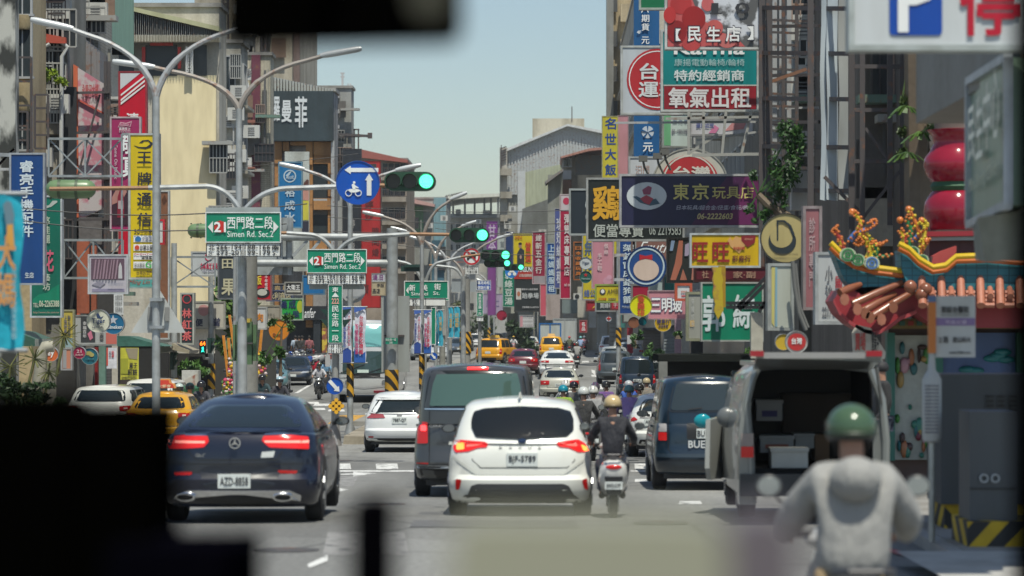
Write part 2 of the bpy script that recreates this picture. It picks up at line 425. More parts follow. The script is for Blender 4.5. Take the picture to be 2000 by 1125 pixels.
marking([(1700,1070),(1772,1090),(1880,1118),(1896,1118),(1800,1088),(1712,1066)],(.5,.1,.1),'kerb_marking',.012)
drape(lambda d: X(1780,28.5)-(d-28)*.02,9,20,29.6,.148,mat('concrete',(.42,.41,.38)),'pavement')
for i,pts in enumerate(([(820,1000),(1120,1000),(1130,1030),(800,1030)],[(560,930),(700,930),(690,950),(545,950)],[(1180,880),(1420,880),(1440,900),(1170,900)],[(640,1040),(790,1040),(800,1085),(630,1085)],[(1130,760),(1180,760),(1190,800),(1120,800)])): marking(pts,((.12,.12,.118),(.25,.245,.235))[i%2],'asphalt_patch',.003)
for i,(x,y,r_) in enumerate(((745,985,30),(1290,1020,32),(660,900,18),(1130,735,8),(560,1075,34))):
 gx,gd=gpt(x,y); struct('manhole_cover',MB().lathe((gx,gd,gz(gd)+.004),[(.001,.006),(.3,.006),(.34,.002)],20),mat('rust',(.09,.085,.08),.6,.3))
 # ---------------- windows: one mesh shared by all of a size
WT={}
def window_set(w,h,fcol=(.35,.36,.36),face='Y',bars=1):
 k=(round(w,2),round(h,2),fcol,face,bars)
 if k in WT: return WT[k]
 def tr(mb):
  if face == 'X': mb.v=[Vector((v.y,v.x,v.z)) for v in mb.v] # opening looks towards -X
  if face == 'x': mb.v=[Vector((-v.y,v.x,v.z)) for v in mb.v] # opening looks towards +X
  return mb
 t=.07; m=MB()
 m.box((-w/2-t,-.09,0),(-w/2,.02,h)); m.box((w/2,-.09,0),(w/2+t,.02,h)); m.box((-w/2-t,-.09,h),(w/2+t,.02,h+t)); m.box((-w/2-t-.05,-.16,-t),(w/2+t+.05,.02,0))
 for i in range(1,bars+1):
  x=-w/2+w*i/(bars+1); m.box((x-.02,-.05,0),(x+.02,0,h))
 g=MB().box((-w/2,-.02,0),(w/2,.012,h))
 WT[k]=(tr(m).mesh('window',mat('plain',fcol,.5),False),tr(g).mesh('pane',mat('plain',(.035,.045,.05),.12),False)); return WT[k]
def add_window(parent,loc,w,h,face='Y',fcol=(.35,.36,.36),bars=1):
 f,g=window_set(w,h,fcol,face,bars); o=link('window',f,parent); o.location=Vector(loc)-parent.location; link('pane',g,o); return o
def ac_unit(parent,loc,face='Y',w=.8):
 x,y,z=Vector(loc)-parent.location; m=MB()
 m.box((x-w/2,y-.35,z),(x+w/2,y,z+.62)) if face == 'Y' else m.box((x,y-w/2,z),(x+.38*(1 if face == 'x' else-1),y+w/2,z+.62))
 o=link('air_conditioner',m.mesh('air_conditioner',mat('sign',(.5,.5,.47),.6),False),parent)
 f=MB(); yy=y-.352 if face == 'Y' else y-w/2-.002
 cx=x if face == 'Y' else x+.19*(1 if face == 'x' else-1)
 for i in range(5): f.box((cx-.16,yy-.01,z+.1+i*.09),(cx+.16,yy+.02,z+.14+i*.09))
 link('grille',f.mesh('grille',mat('plain',(.1,.1,.1),.6),False),o)
def building(name,label,x0,x1,d0,d1,ytop,col,kind='wall',face_windows=(),street=None,group=None,ledges=True,zt=None,roofcol=None,parapet=.5):
 """x0<x1 metres; street='X' (faces -X) or 'x' (faces +X) gives windows along the street"""
 zb=min(gz(d0),gz(d1))-.3; zt=zt if zt is not None else Z(ytop,d0)
 t=thing(name,label,'building',((x0+x1)/2,(d0+d1)/2,zb),group=group); m=mat(kind,col,.85)
 part('wall',MB().box((x0,d0,zb),(x1,d1,zt)),m,t,smooth=False)
 e=.12; r=MB(); r.box((x0-e,d0-e,zt),(x1+e,d1+e,zt+.18))
 part('roof',r,mat('concrete',roofcol or (.3,.29,.27)),t,smooth=False)
 for (px,py,w,h) in face_windows: add_window(t,(X(px,d0),d0,Z(py,d0)),w,h)
 if street:
  fx=x0 if street == 'X' else x1; fl=gz(d0)+4.2; k=0; lm=MB()
  while fl+2.4 < zt:
   y=d0+1.6
   while y+1.5 < d1:
    add_window(t,(fx,y,fl+.7),1.5,1.35,street); y += 3.0 if d0 > 140 else 2.6
   s=-1 if street == 'X' else 1; lm.box((fx-.002*s,d0+.1,fl-.15),(fx+s*.35,d1-.1,fl)); fl += 3.2
  if lm.v: part('ledge',lm,mat('concrete',tuple(v*.85 for v in col)),t,smooth=False)
  s=-1 if street == 'X' else 1; z0=gz(d0)+.1
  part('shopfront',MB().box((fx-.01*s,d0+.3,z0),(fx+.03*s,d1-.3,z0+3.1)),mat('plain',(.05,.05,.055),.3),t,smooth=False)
 return t
 # ---------------- left side of the street
def LX(px,d): return X(px,d)
b1=building('apartment_building','mould-blackened plaster house at the far left edge',-30,LX(30,89),89,89.6,-90,(.42,.42,.38),'mould')
b2=building('apartment_building','yellow-beige house front with rounded balconies at the left',-30,LX(62,95.3),95.3,98,-90,(.46,.37,.22),face_windows=[(44,150,.5,1.8),(44,292,.5,1.6),(44,28,.5,1.3)])
for y0,y1 in ((30,58),(162,218),(300,330)):
 part('balcony',MB().lathe(P(44,y1,95.3),[(.01,0),(.24,0),(.28,.1),(.28,(y1-y0)/F*95.3),(.01,(y1-y0)/F*95.3)],14),mat('wall',(.5,.4,.23)),b2)
b3=building('apartment_building','grey weathered house with rooftop pipe and planted balcony',-30,LX(132,100),100,104,-90,(.23,.225,.20),face_windows=[(83,20,.85,1.3)])
part('balcony',MB().box(P(66,345,99.4),P(84,152,99.9)),mat('mould',(.5,.52,.52)),b3,smooth=False)
part('balcony',MB().box(P(84,262,99.2),P(119,152,99.95)),mat('wall',(.36,.33,.27)),b3,smooth=False)
part('awning',MB().prism([(X(62,98.9),Z(82,98.9)),(X(128,98.9),Z(85,98.9)),(X(128,98.9),Z(73,98.9)),(X(64,98.9),Z(61,98.9))],98.9,99.9),mat('rust',(.42,.07,.04)),b3,smooth=False)
m=MB(); m.tube([P(112,76,99),P(132,92,99),P(121,110,99),P(119,345,99)],.07); m.tube([P(97,86,98.8),P(79,96,98.8),P(78,152,98.8)],.06)
part('drainpipe',m,mat('sign',(.5,.51,.5)),b3)
m=MB()
for i in range(9): m.box(P(97,270+i*14,99.75),P(111,281+i*14,99.9))
part('roller_shutter',m,mat('wall',(.42,.38,.3)),b3,smooth=False)
part('recess',MB().box(P(90,150,99.96),P(124,84,99.99)),mat('plain',(.03,.03,.03),.7),b3,smooth=False)
part('recess',MB().box(P(119,620,99.93),P(150,170,99.97)),mat('plain',(.02,.022,.025),.7),b3,smooth=False)
b4=building('apartment_building','tall grey-tiled house with green clad side behind the billboard',-30,LX(192,106),106,109.3,-90,(.33,.31,.27),'tile',face_windows=[(176,36,.62,1.6)])
m=MB(); x=162
for i in range(8): m.box(P(162,45+i*5.2-16+0,105.8),P(189,41+i*5.2+0,105.97))
part('louvre',m,mat('plain',(.16,.17,.17)),b4,smooth=False)
b4g=MB(); d=110
for i in range(8): b4g.box(P(189+i*4,78,d-.05*(i%2)),P(193+i*4,-60,d+6))
part('corrugated_cladding',b4g,mat('sign',(.27,.44,.32)),b4,smooth=False); add_window(b4,P(206,38,109.9),.42,.9,'Y',(.7,.7,.7),0)
m=MB()
for i in range(9): m.box(P(147+i*6,148+i*4.2,104.0-.06*(i%2)),P(153+i*6,72+i*4.8,105.9))
part('corrugated_cladding',m,mat('rust',(.2,.19,.19)),b4,smooth=False)
# tall beige house in the second row with gabled iron roof and blank wall
b6=building('apartment_building','cream house with corrugated gable roof and blank cream wall',LX(100,134),LX(428,134),134,137,14,(.50,.47,.40))
D=133.6
part('blank_wall',MB().box(P(300,640,D),P(423,148,D+.3)),mat('sign',(.76,.65,.40),.7),b6,smooth=False)
m=MB()
for i in range(52):
 x=222+i*4; y0=10+i*4*.233
 m.box(P(x,76,D-.3-.07*(i%2)),P(x+4,y0+3,D+.2))
part('corrugated_gable',m,mat('rust',(.22,.22,.21)),b6,smooth=False)
part('verge',MB().prism([(X(a,D),Z(b,D)) for a,b in ((220,14),(430,63),(430,54),(220,6))],D-.5,D+1),mat('sign',(.42,.42,.25)),b6,smooth=False)
m=MB()
for i in range(70): m.box(P(222+i*3,81,D-.7-.05*(i%2)),P(225+i*3,71,D))
part('eave',m,mat('sign',(.48,.46,.38)),b6,smooth=False)
for x0,x1 in ((232,262),(284,346),(375,404)): part('opening',MB().box(P(x0,148,D-.03),P(x1,88,D-.01)),mat('plain',(.03,.035,.035),.5),b6,smooth=False)
part('spring_couplet',MB().box(P(293,89,D-.12),P(338,83,D-.05)),mat('sign',(.42,.04,.03)),b6,smooth=False)
for x in (277,347): part('spring_couplet',MB().box(P(x,134,D-.12),P(x+7,92,D-.05)),mat('sign',(.42,.04,.03)),b6,smooth=False)
m=MB()
for i in range(8): m.bar(P(364,92+i*7,D-.3),P(376,99+i*7,D-.3),.05); m.bar(P(376,92+i*7,D-.3),P(364,99+i*7,D-.3),.05)
m.bar(P(364,90,D-.3),P(364,148,D-.3),.06); m.bar(P(376,90,D-.3),P(376,148,D-.3),.06)
part('window_grille',m,mat('plain',(.5,.5,.48)),b6,smooth=False)
b7=building('apartment_building','narrow grey-cream house with air conditioners beside the blank wall',LX(300,150.5),LX(470,150.5),150.5,154,84,(.42,.40,.34),street='x',face_windows=[(448,175,.5,1.6),(449,330,.5,1.3)])
for x,y in ((437,300),(452,340),(447,250),(470,388),(492,270)): ac_unit(b7,P(x,y,150.5))
b8=building('apartment_building','tall beige block with stained wall behind the black sign box',LX(380,190),LX(584,190),190,205,-160,(.44,.40,.32))
m=MB()
for x in (437,446,511,519):
 m.bar(P(x,150,189.6),P(x,-40,189.6),.12)
for i in range(14): m.bar(P(437,150-i*13,189.6),P(446,150-i*13,189.6),.08); m.bar(P(511,150-i*13,189.6),P(519,150-i*13,189.6),.08)
part('ladder',m,DARKSTEEL(),b8,smooth=False)
part('corner_pier',MB().box(P(573,170,189.7),P(586,-100,189.99)),mat('wall',(.2,.14,.12)),b8,smooth=False)
b8b=building('apartment_building','cream tiled house with maroon strip beside the satellite dish',LX(430,168),LX(528,168),168,170,108,(.52,.48,.37),'tile')
part('maroon_strip',MB().box(P(491,500,167.7),P(509,108,167.99)),mat('rust',(.13,.03,.05)),b8b,smooth=False)
m=MB().lathe((0,0,0),[(.01,.1),(.35,.06),(.62,-.06),(.64,-.06),(.36,.08),(.01,.12)],18,'Y'); q=P(464,170,166.5); m.v=[v+q for v in m.v]; m.bar(q,q+Vector((.1,1.4,-.6)),.07); m.bar(q,q+Vector((.3,-.5,0)),.04)
part('satellite_dish',m,mat('sign',(.6,.6,.58)),b8b)
m=MB()
for i in range(9): m.bar(P(455+i*3,150,167.2),P(462+i*4+(i%3)*3,128+(i%4)*5,167.2),.03)
part('aerial',m,DARKSTEEL(),b8b,smooth=False)
# dark sign building with stone front
d9=180; b9=building('shop_building','building with slate sign box above a rough orange stone front',LX(500,d9),LX(652,d9),d9,183.5,178,(.3,.3,.3))
part('sign_box',MB().box(P(535,275,d9-.9),P(652,180,d9)),mat('wall',(.035,.055,.065)),b9,smooth=False)
part('sign_box_base',MB().box(P(535,276,d9-.8),P(652,266,d9+.05)),mat('plain',(.01,.012,.016)),b9,smooth=False)
m=MB()
for i in range(22): m.box(P(530+i*5.8,178,d9-.5-.1*(i%2)),P(536+i*5.8,152+i*1.22,d9+.3))
part('corrugated_gable',m,mat('rust',(.36,.37,.34)),b9,smooth=False)
stone=mat('wall',(.40,.20,.07)); rs=random.Random(3)
for (a,b,c,e) in ((536,276,552,640),(552,276,566,295),(597,276,612,640),(612,320,648,276),(612,410,648,388),(640,640,650,320),(612,500,640,470),(566,284,600,276)):
 x0,x1=min(a,c),max(a,c); y0,y1=min(b,e),max(b,e); y=y0
 while y < y1-1:
  hh=min(y1-y,rs.uniform(18,30)); o=part('stone_slab',MB().box(P(x0+.3,y+hh-.5,d9-.35-rs.random()*.15),P(x1-.3,y,d9)),stone,b9,smooth=False); y += hh
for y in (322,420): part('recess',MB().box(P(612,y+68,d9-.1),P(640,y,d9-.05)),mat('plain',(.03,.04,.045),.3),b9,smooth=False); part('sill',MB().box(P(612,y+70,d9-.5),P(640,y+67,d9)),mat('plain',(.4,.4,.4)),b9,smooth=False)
text('羅',(X(538,d9),Z(238,d9),X(549,d9),Z(192,d9)),(0,d9-.95,0),UX,UZ,mat('plain',(.6,.63,.64)),b9,.03)
text('曼',(X(553,d9),Z(240,d9),X(572,d9),Z(199,d9)),(0,d9-.95,0),UX,UZ,mat('plain',(.6,.63,.64)),b9,.03)
text('菲',(X(579,d9),Z(250,d9),X(602,d9),Z(192,d9)),(0,d9-.95,0),UX,UZ,mat('plain',(.6,.63,.64)),b9,.03)
m=MB(); m.bar(P(650,275,d9-.5),P(650,640,d9-.5),.2); part('corner_pipe',m,GALV(),b9,smooth=False)
part('fascia',MB().box(P(590,625,d9-1.0),P(648,598,d9)),mat('plain',(.022,.025,.03),.4),b9,smooth=False)
text('anfer',(X(597,d9),Z(621,d9),X(619,d9),Z(602,d9)),(0,d9-1.02,0),UX,UZ,mat('plain',(.75,.75,.75)),b9,.01,sx=.35)
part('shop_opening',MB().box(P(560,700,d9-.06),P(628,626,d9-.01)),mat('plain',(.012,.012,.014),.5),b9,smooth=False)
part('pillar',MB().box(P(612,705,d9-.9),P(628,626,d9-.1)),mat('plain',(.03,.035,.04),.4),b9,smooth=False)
part('yellow_panel',MB().box(P(629,700,d9-.8),P(640,626,d9-.1)),mat('print',(.6,.45,.06),.5,0,0,'brown'),b9,smooth=False)
b10=building('apartment_building','slim grey rendered tower with antenna and roof camera',LX(560,222),LX(686,222),222,225,172,(.33,.335,.32))
m=MB(); m.bar(P(669,172,222.5),P(669,142,222.5),.14); m.bar(P(665,150,222.5),P(673,150,222.5),.1); m.bar(P(665,143,222.5),P(673,143,222.5),.1)
m.tube([P(680,172,222.5),P(680,164,222.5),P(685,164,222.5),P(685,168,222.5)],.05); m.ball(P(685,171,222.5),.12); part('antenna',m,mat('plain',(.45,.45,.45)),b10)
m=MB(); m.bar(P(654,262,221),P(725,266,221),.18); m.bar(P(654,268,221),P(722,266,221),.1); m.box(P(718,270,220.8),P(727,260,221.2))
for x in (660,675,690,694,698): m.bar(P(x,262,221),P(x+3,268,221),.08)
m.bar(P(692,252,221),P(692,300,221),.1); m.bar(P(700,253,221),P(700,300,221),.1); m.bar(P(690,253,221),P(702,253,221),.1); part('lamp_bracket',m,DARKSTEEL(),b10,smooth=False)
for y in (185,215,245): part('vent_hood',MB().box(P(655,y+6,221.4),P(664,y,222)),mat('plain',(.3,.3,.3)),b10,smooth=False)
b11=building('apartment_building','brownish old apartment block with dark balconies beyond the red banner',LX(640,300),LX(794,300),300,318,312,(.30,.25,.2))
part('tin_roof',MB().prism([(X(a,300),Z(b,300)) for a,b in ((698,302),(708,293),(797,313),(797,319),(698,308))],299,312),mat('rust',(.3,.09,.07)),b11,smooth=False)
for j,y in enumerate((318,360,405,452,500)):
 for i,x in enumerate((752,764,776,787)):
  add_window(b11,P(x,y+22,300),.5,1.05,'Y',(.3,.26,.22),0)
 part('balcony',MB().box(P(746,y+34,299),P(794,y+25,300)),mat('wall',(.33,.29,.24)),b11,smooth=False)
 m=MB()
 for i in range(12): m.bar(P(747+i*4,y+25,299.1),P(747+i*4,y+10,299.1),.05)
 m.bar(P(747,y+10,299.1),P(794,y+10,299.1),.06); part('railing',m,DARKSTEEL(),b11,smooth=False)
b12=building('apartment_building','low house with green and blue corrugated walls',LX(700,345),LX(872,345),345,360,388,(.33,.34,.32))
m=MB()
for i in range(8): m.box(P(795+i*4,455,344.9-.1*(i%2)),P(799+i*4,403,344.99))
part('corrugated_cladding',m,mat('sign',(.15,.26,.14)),b12,smooth=False)
m=MB()
for i in range(6): m.box(P(847+i*4,520,344.8-.1*(i%2)),P(851+i*4,386,344.98))
part('corrugated_cladding',m,mat('sign',(.2,.34,.38)),b12,smooth=False)
part('tin_roof',MB().prism([(X(a,345),Z(b,345)) for a,b in ((795,390),(802,388),(850,400),(850,405),(795,396))],343,350),mat('sign',(.5,.3,.27)),b12,smooth=False)
part('blue_netting',MB().box(P(840,560,343),P(868,470,344.5)),mat('wall',(.05,.14,.2)),b12,smooth=False)
b13=building('office_building','distant pale concrete block under a long roof canopy',LX(780,430),LX(1010,430),430,450,420,(.40,.40,.38),face_windows=[(880+i*15,450,.6,.9) for i in range(7)]+[(880+i*15,490,.6,.9) for i in range(7)])
part('roof_canopy',MB().prism([(X(a,430),Z(b,430)) for a,b in ((862,396),(900,390),(976,386),(976,380),(900,383),(862,389))],426,446),mat('sign',(.6,.6,.52)),b13,smooth=False)
m=MB()
for x in (883,906,925,944,957,971): m.box(P(x,421,429),P(x+4,387,431))
m.box(P(862,425,428.5),P(978,420,431)); m.box(P(890,421,428.5),P(900,410,431)); m.box(P(943,420,428.5),P(960,412,431)); part('column',m,mat('concrete',(.22,.23,.23)),b13,smooth=False)
m=MB()
for i in range(7): m.bar(P(868+i*5-(i%2),387-i*1.5,429),P(873+i*5,381-i,429),.14)
part('roof_lamp',m,DARKSTEEL(),b13,smooth=False)
def clutter(t,x0,x1,y0,y1,d,n,seed,face='Y'):
 r_=random.Random(seed); s=F/d
 for i in range(n):
  x=r_.uniform(x0,x1); y=r_.uniform(y0,y1); k=r_.random()
  if k < .3:
   w_=r_.uniform(.5,1.1); h_=r_.uniform(.8,1.3); c=P(x,y,d); o=part('window_grille',MB().box(c+Vector((-w_/2,-.32,0)),c+Vector((w_/2,.01,h_))),mat('plain',(.03,.035,.04),.2),t,smooth=False); m=MB()
   for q in range(6): m.bar(c+Vector((-w_/2+w_*q/5,-.34,0)),c+Vector((-w_/2+w_*q/5,-.34,h_)),.035)
   for z in (0,h_/2,h_): m.bar(c+Vector((-w_/2,-.34,z)),c+Vector((w_/2,-.34,z)),.05)
   part('bars',m,mat('sign',r_.choice(((.35,.35,.33),(.06,.05,.05),(.3,.22,.18)))),o,smooth=False)
  elif k < .5: ac_unit(t,P(x,y,d))
  elif k < .75: part('drainpipe',MB().bar(P(x,y,d-.1),P(x+r_.uniform(-1,1),y+r_.uniform(40,160),d-.1),r_.uniform(.05,.12)),mat('sign',r_.choice(((.4,.4,.38),(.1,.1,.1),(.25,.24,.2)))),t,smooth=False)
  elif k < .9: part('hood',MB().box(P(x-.7*s,y,d-.6),P(x+.7*s,y-.12*s,d)),mat('rust',r_.choice(((.3,.3,.28),(.12,.2,.16),(.25,.1,.07)))),t,smooth=False)
  else: part('wall_patch',MB().box(P(x-.5*s,y+.7*s,d-.012),P(x+.4*s,y-.5*s,d)),mat('wall',r_.choice(((.12,.11,.1),(.45,.42,.36),(.2,.13,.09)))),t,smooth=False)
 return t
clutter(b3,70,128,-20,600,99.5,26,11); clutter(b4,150,215,-20,110,105.6,10,12); clutter(b4,205,232,150,600,105.6,22,13); clutter(b7,432,468,110,600,150.2,20,14)
clutter(b8b,472,526,130,560,167.6,24,15); clutter(b8,440,570,10,130,189.6,12,16); clutter(b10,655,684,190,600,221.6,14,17); clutter(b11,705,748,330,580,299.5,16,18); clutter(b6,425,430,100,500,133.5,4,19)
clutter(b12,800,868,410,620,343,16,20); clutter(b13,870,975,430,640,429,22,21)
# ---------------- right side of the street
r0=building('warehouse_building','big grey corrugated hall with pitched roof at the far bend',LX(990,360),20,360,385,292,(.33,.33,.3))
D=359.6; m=MB()
for i in range(66):
 x=990+i*3; y0=292-(min(x,1108)-990)*.39+max(0,x-1108)*.2
 m.box(P(x,380,D-.12*(i%2)),P(x+3,y0,D+.2))
part('corrugated_cladding',m,mat('rust',(.38,.40,.40)),r0,smooth=False)
part('tin_roof',MB().prism([(X(a,D),Z(b,D)) for a,b in ((986,292),(1108,243),(1200,260),(1200,266),(1108,247),(990,296))],D-.8,D+22),mat('sign',(.55,.57,.57)),r0,smooth=False)
part('rooftop_cabin',MB().box(P(1040,300,D+6),P(1140,238,D+12)),mat('wall',(.5,.46,.36)),r0,smooth=False)
part('aerial',MB().bar(P(1117,238,D+6),P(1117,208,D+6),.12),DARKSTEEL(),r0,smooth=False)
part('street_front',MB().box(P(976,600,D-1),P(991,290,D+1)),mat('wall',(.4,.38,.33)),r0,smooth=False)
m=MB()
for i in range(6): m.bar(P(979,290-6*0+i*5,D-1.2),P(989,286+i*5,D-1.2),.1)
m.bar(P(979,283,D-1.2),P(979,330,D-1.2),.1); part('rusty_frame',m,DARKSTEEL(),r0,smooth=False)
for y in (330,375,420,465): part('balcony',MB().box(P(977,y+12,D-2),P(1000,y,D-1)),mat('wall',(.36,.33,.27)),r0,smooth=False)
r1=building('apartment_building','pale green corrugated house below the grey hall',LX(1012,335),20,335,358,400,(.36,.38,.36))
D=334.7; m=MB()
for i in range(30):
 x=1026+i*3; m.box(P(x,540,D-.1*(i%2)),P(x+3,336-(x-1026)*.22,D+.2))
part('corrugated_cladding',m,mat('sign',(.42,.45,.33)),r1,smooth=False)
part('white_pier',MB().box(P(1011,560,D-.6),P(1026,335,D+.3)),mat('wall',(.5,.52,.52)),r1,smooth=False)
part('dark_shed',MB().prism([(X(a,D-4),Z(b,D-4)) for a,b in ((1018,560),(1073,560),(1073,388),(1020,408))],D-4,D-.7),mat('wall',(.17,.18,.17)),r1,smooth=False)
r2=building('apartment_building','old grey and wood house with lean-to roofs on the right',LX(1098,315),20,315,332,310,(.42,.38,.31))
D=314.7
part('cladding',MB().box(P(1124,342,D-.2),P(1200,303,D)),mat('rust',(.13,.13,.12)),r2,smooth=False)
part('tin_roof',MB().prism([(X(a,D),Z(b,D)) for a,b in ((1094,308),(1150,292),(1200,288),(1200,292),(1150,297),(1096,311))],D-2,D+12),mat('rust',(.4,.2,.16)),r2,smooth=False)
part('plaster_wall',MB().box(P(1128,368,D-.25),P(1200,342,D-.01)),mat('wall',(.55,.48,.36)),r2,smooth=False)
for x,y in ((1104,325),(1112,325)): add_window(r2,P(x,y,D),.35,.8,'Y',(.5,.5,.5),0)
part('panel_wall',MB().box(P(1099,350,D-.3),P(1116,333,D-.02)),mat('sign',(.5,.5,.5)),r2,smooth=False)
part('brick_wall',MB().box(P(1099,420,D-.3),P(1116,352,D-.02)),mat('wall',(.25,.13,.08)),r2,smooth=False)
part('lean_to',MB().box(P(1070,560,D-6),P(1098,345,D-2)),mat('wall',(.27,.28,.25)),r2,smooth=False)
part('lean_to_roof',MB().prism([(X(a,D-6),Z(b,D-6)) for a,b in ((1064,356),(1085,340),(1100,330),(1100,335),(1066,360))],D-7,D-2),mat('rust',(.2,.19,.18)),r2,smooth=False)
r3=building('hotel_building','tall beige tiled hotel tower on the right',LX(1197,285),22,285,303,-200,(.50,.40,.24),'tile')
part('corner_shaft',MB().box(P(1185,560,284.2),P(1197,-60,287)),mat('wall',(.24,.24,.22)),r3,smooth=False)
D=284.6
for y in (8,76,144,212):
 part('recess',MB().box(P(1196,y+15,D-.1),P(1206,y-15,D)),mat('plain',(.06,.06,.055),.6),r3,smooth=False)
 part('bay',MB().box(P(1212,y+34,D-1.2),P(1238,y+2,D)),mat('tile',(.52,.42,.26)),r3,smooth=False)
for i,(px,d0,d1,yt,c) in enumerate(((1248,226,283,-40,(.46,.42,.35)),(1300,186,224,150,(.5,.49,.45)),(1352,150,185,60,(.42,.39,.35)),(1422,122,149,180,(.48,.44,.36)),(1486,98,121,-60,(.36,.35,.31)))):
 lbl=('brown-grey shop house behind the tall blue sign','pale shop house behind the yellow and white signs','mid-grey shop house behind the teal sign box','cream shop house behind the navy toy shop sign','dark narrow shop house behind the steel sign frames')[i]
 building('shop_house',lbl,X(px,d0),20,d0,d1,yt,c,street='X',group='shop houses along the right side',face_windows=[(px+30,yy,1.1,1.3) for yy in (560,380,250,120) if yy > yt+60])
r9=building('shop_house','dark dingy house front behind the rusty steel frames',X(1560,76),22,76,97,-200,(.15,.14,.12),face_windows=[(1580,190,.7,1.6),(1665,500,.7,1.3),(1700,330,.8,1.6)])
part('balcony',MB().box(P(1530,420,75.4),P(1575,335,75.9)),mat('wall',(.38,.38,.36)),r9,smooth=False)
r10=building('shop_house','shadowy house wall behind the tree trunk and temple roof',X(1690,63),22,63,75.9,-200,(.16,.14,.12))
part('cream_panel',MB().box(P(1735,300,62.9),P(1762,40,62.97)),mat('wall',(.42,.36,.25)),r10,smooth=False)
part('orange_pipe',MB().tube([P(1766,560,62.5),P(1764,60,62.5)],.06),mat('rust',(.4,.16,.04)),r10)
part('round_duct',MB().tube([P(1880,300,52),P(1880,95,52)],.48,18),mat('rust',(.17,.12,.10)),r10)
part('duct_band',MB().tube([P(1880,135,52),P(1880,128,52)],.55,18),mat('rust',(.12,.09,.08)),r10)
clutter(r9,1565,1680,20,560,75.4,34,31); clutter(r2,1125,1175,370,600,313.5,12,32); clutter(r1,1014,1075,440,600,329,16,33); clutter(r0,980,1010,400,620,357,8,34); clutter(r3,1200,1240,300,620,284,12,35); clutter(r10,1700,1790,60,420,62.8,14,36)
for i,q in enumerate([o for o in COL.objects if o.get('group') == 'shop houses along the right side']):
 x0=(1252,1302,1354,1424,1488)[i]; clutter(q,x0,x0+(50,60,80,90,110)[i],(250,380,100,200,-20)[i],680,(226,186,150,122,98)[i]-.15,16,40+i)
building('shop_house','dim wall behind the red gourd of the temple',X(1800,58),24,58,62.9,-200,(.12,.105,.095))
# ================================================================ VEHICLES
def interp(tab,x):
 if x <= tab[0][0]: return tab[0][1]
 for (a,va),(b,vb) in zip(tab,tab[1:]):
  if x <= b: return va+(vb-va)*(x-a)/(b-a)
 return tab[-1][1]
def outline(yr,yf,hw,rr=(.32,.22),rf=(.42,.5),br=.07,bf=.14):
 pts=[]
 for i in range(5): pts.append([(hw-rr[0])*i/4,yr])
 for i in range(1,7): a=R(90*i/6); pts.append([hw-rr[0]+rr[0]*math.sin(a),yr+rr[1]-rr[1]*math.cos(a)])
 y0,y1=yr+rr[1],yf-rf[1]
 for i in range(1,10): pts.append([hw,y0+(y1-y0)*i/10])
 for i in range(0,7): a=R(90*i/6); pts.append([hw-rf[0]+rf[0]*math.cos(a),yf-rf[1]+rf[1]*math.sin(a)])
 for i in range(3,-1,-1): pts.append([(hw-rf[0])*i/4,yf])
 L=yf-yr
 for p in pts:
  q=min(1,abs(p[0])/hw); p[1] += br*q*q*max(0,1-(p[1]-yr)/(L*.35))-bf*q*q*max(0,1-(yf-p[1])/(L*.35))
  p[0] *= 1-.03*max(0,1-(p[1]-yr)/.9) **1.5
 return pts
def loft(mb,levels,zfun,capz=0,bottom=False):
 """levels: list of (t, yr, yf, hw, kwargs); zfun(t, y)"""
 o=len(mb.v); n=None
 for t,yr,yf,hw,kw in levels:
  pts=outline(yr,yf,hw,**kw); n=len(pts)
  ring=pts+[[-p[0],p[1]] for p in pts[-2:0:-1]]
  mb.v += [Vector((x,y,zfun(t,y))) for x,y in ring]
 N=2*n-2
 for i in range(len(levels)-1):
  for k in range(N): a=o+i*N+k; b=o+i*N+(k+1)%N; mb.f.append((a,b,b+N,a+N))
 def cap(base,up,cz):
  M=8; rows=[]
  hwm=max(abs(mb.v[base+k].x) for k in range(N))
  for i in range(n):
   p=mb.v[base+i]; l=(N-i)%N+base if 0 < i < n-1 else base+i
   if i in (0,n-1): rows.append([base+i]); continue
   row=[base+i]
   for j in range(1,M):
    x=p.x*(1-2*j/M); mb.v.append(Vector((x,p.y,p.z+cz*(1-(x/max(p.x,.01)) **2)*min(1,(p.x/hwm)*1.2)))); row.append(len(mb.v)-1)
   row.append(l); rows.append(row)
  for r,q in zip(rows,rows[1:]):
   if len(r) == 1:
    for j in range(len(q)-1): mb.f.append((r[0],q[j],q[j+1]))
   elif len(q) == 1:
    for j in range(len(r)-1): mb.f.append((q[0],r[j+1],r[j]))
   else:
    for j in range(len(r)-1): mb.f.append((r[j],q[j],q[j+1],r[j+1]))
 cap(o+(len(levels)-1)*N,True,capz)
 if bottom: mb.f.append(tuple(o+k for k in range(N)))
def spline(pts,n=5,closed=True):
 """rounds a polygon with Catmull-Rom"""
 out=[]; m=len(pts)
 for i in range(m):
  p0,p1,p2,p3=[Vector(pts[(i+k)%m]) for k in (-1,0,1,2)]
  for j in range(n):
   t=j/n; out.append(.5*((2*p1)+(p2-p0)*t+(2*p0-5*p1+4*p2-p3)*t*t+(3*p1-p0-3*p2+p3)*t **3))
 return [tuple(v) for v in out]
def dense(pts,step):
 out=[]; m=len(pts)
 for i in range(m):
  a=Vector(pts[i]); b=Vector(pts[(i+1)%m]); k=max(1,int((b-a).length/step))
  out += [tuple(a+(b-a)*j/k) for j in range(k)]
 return out
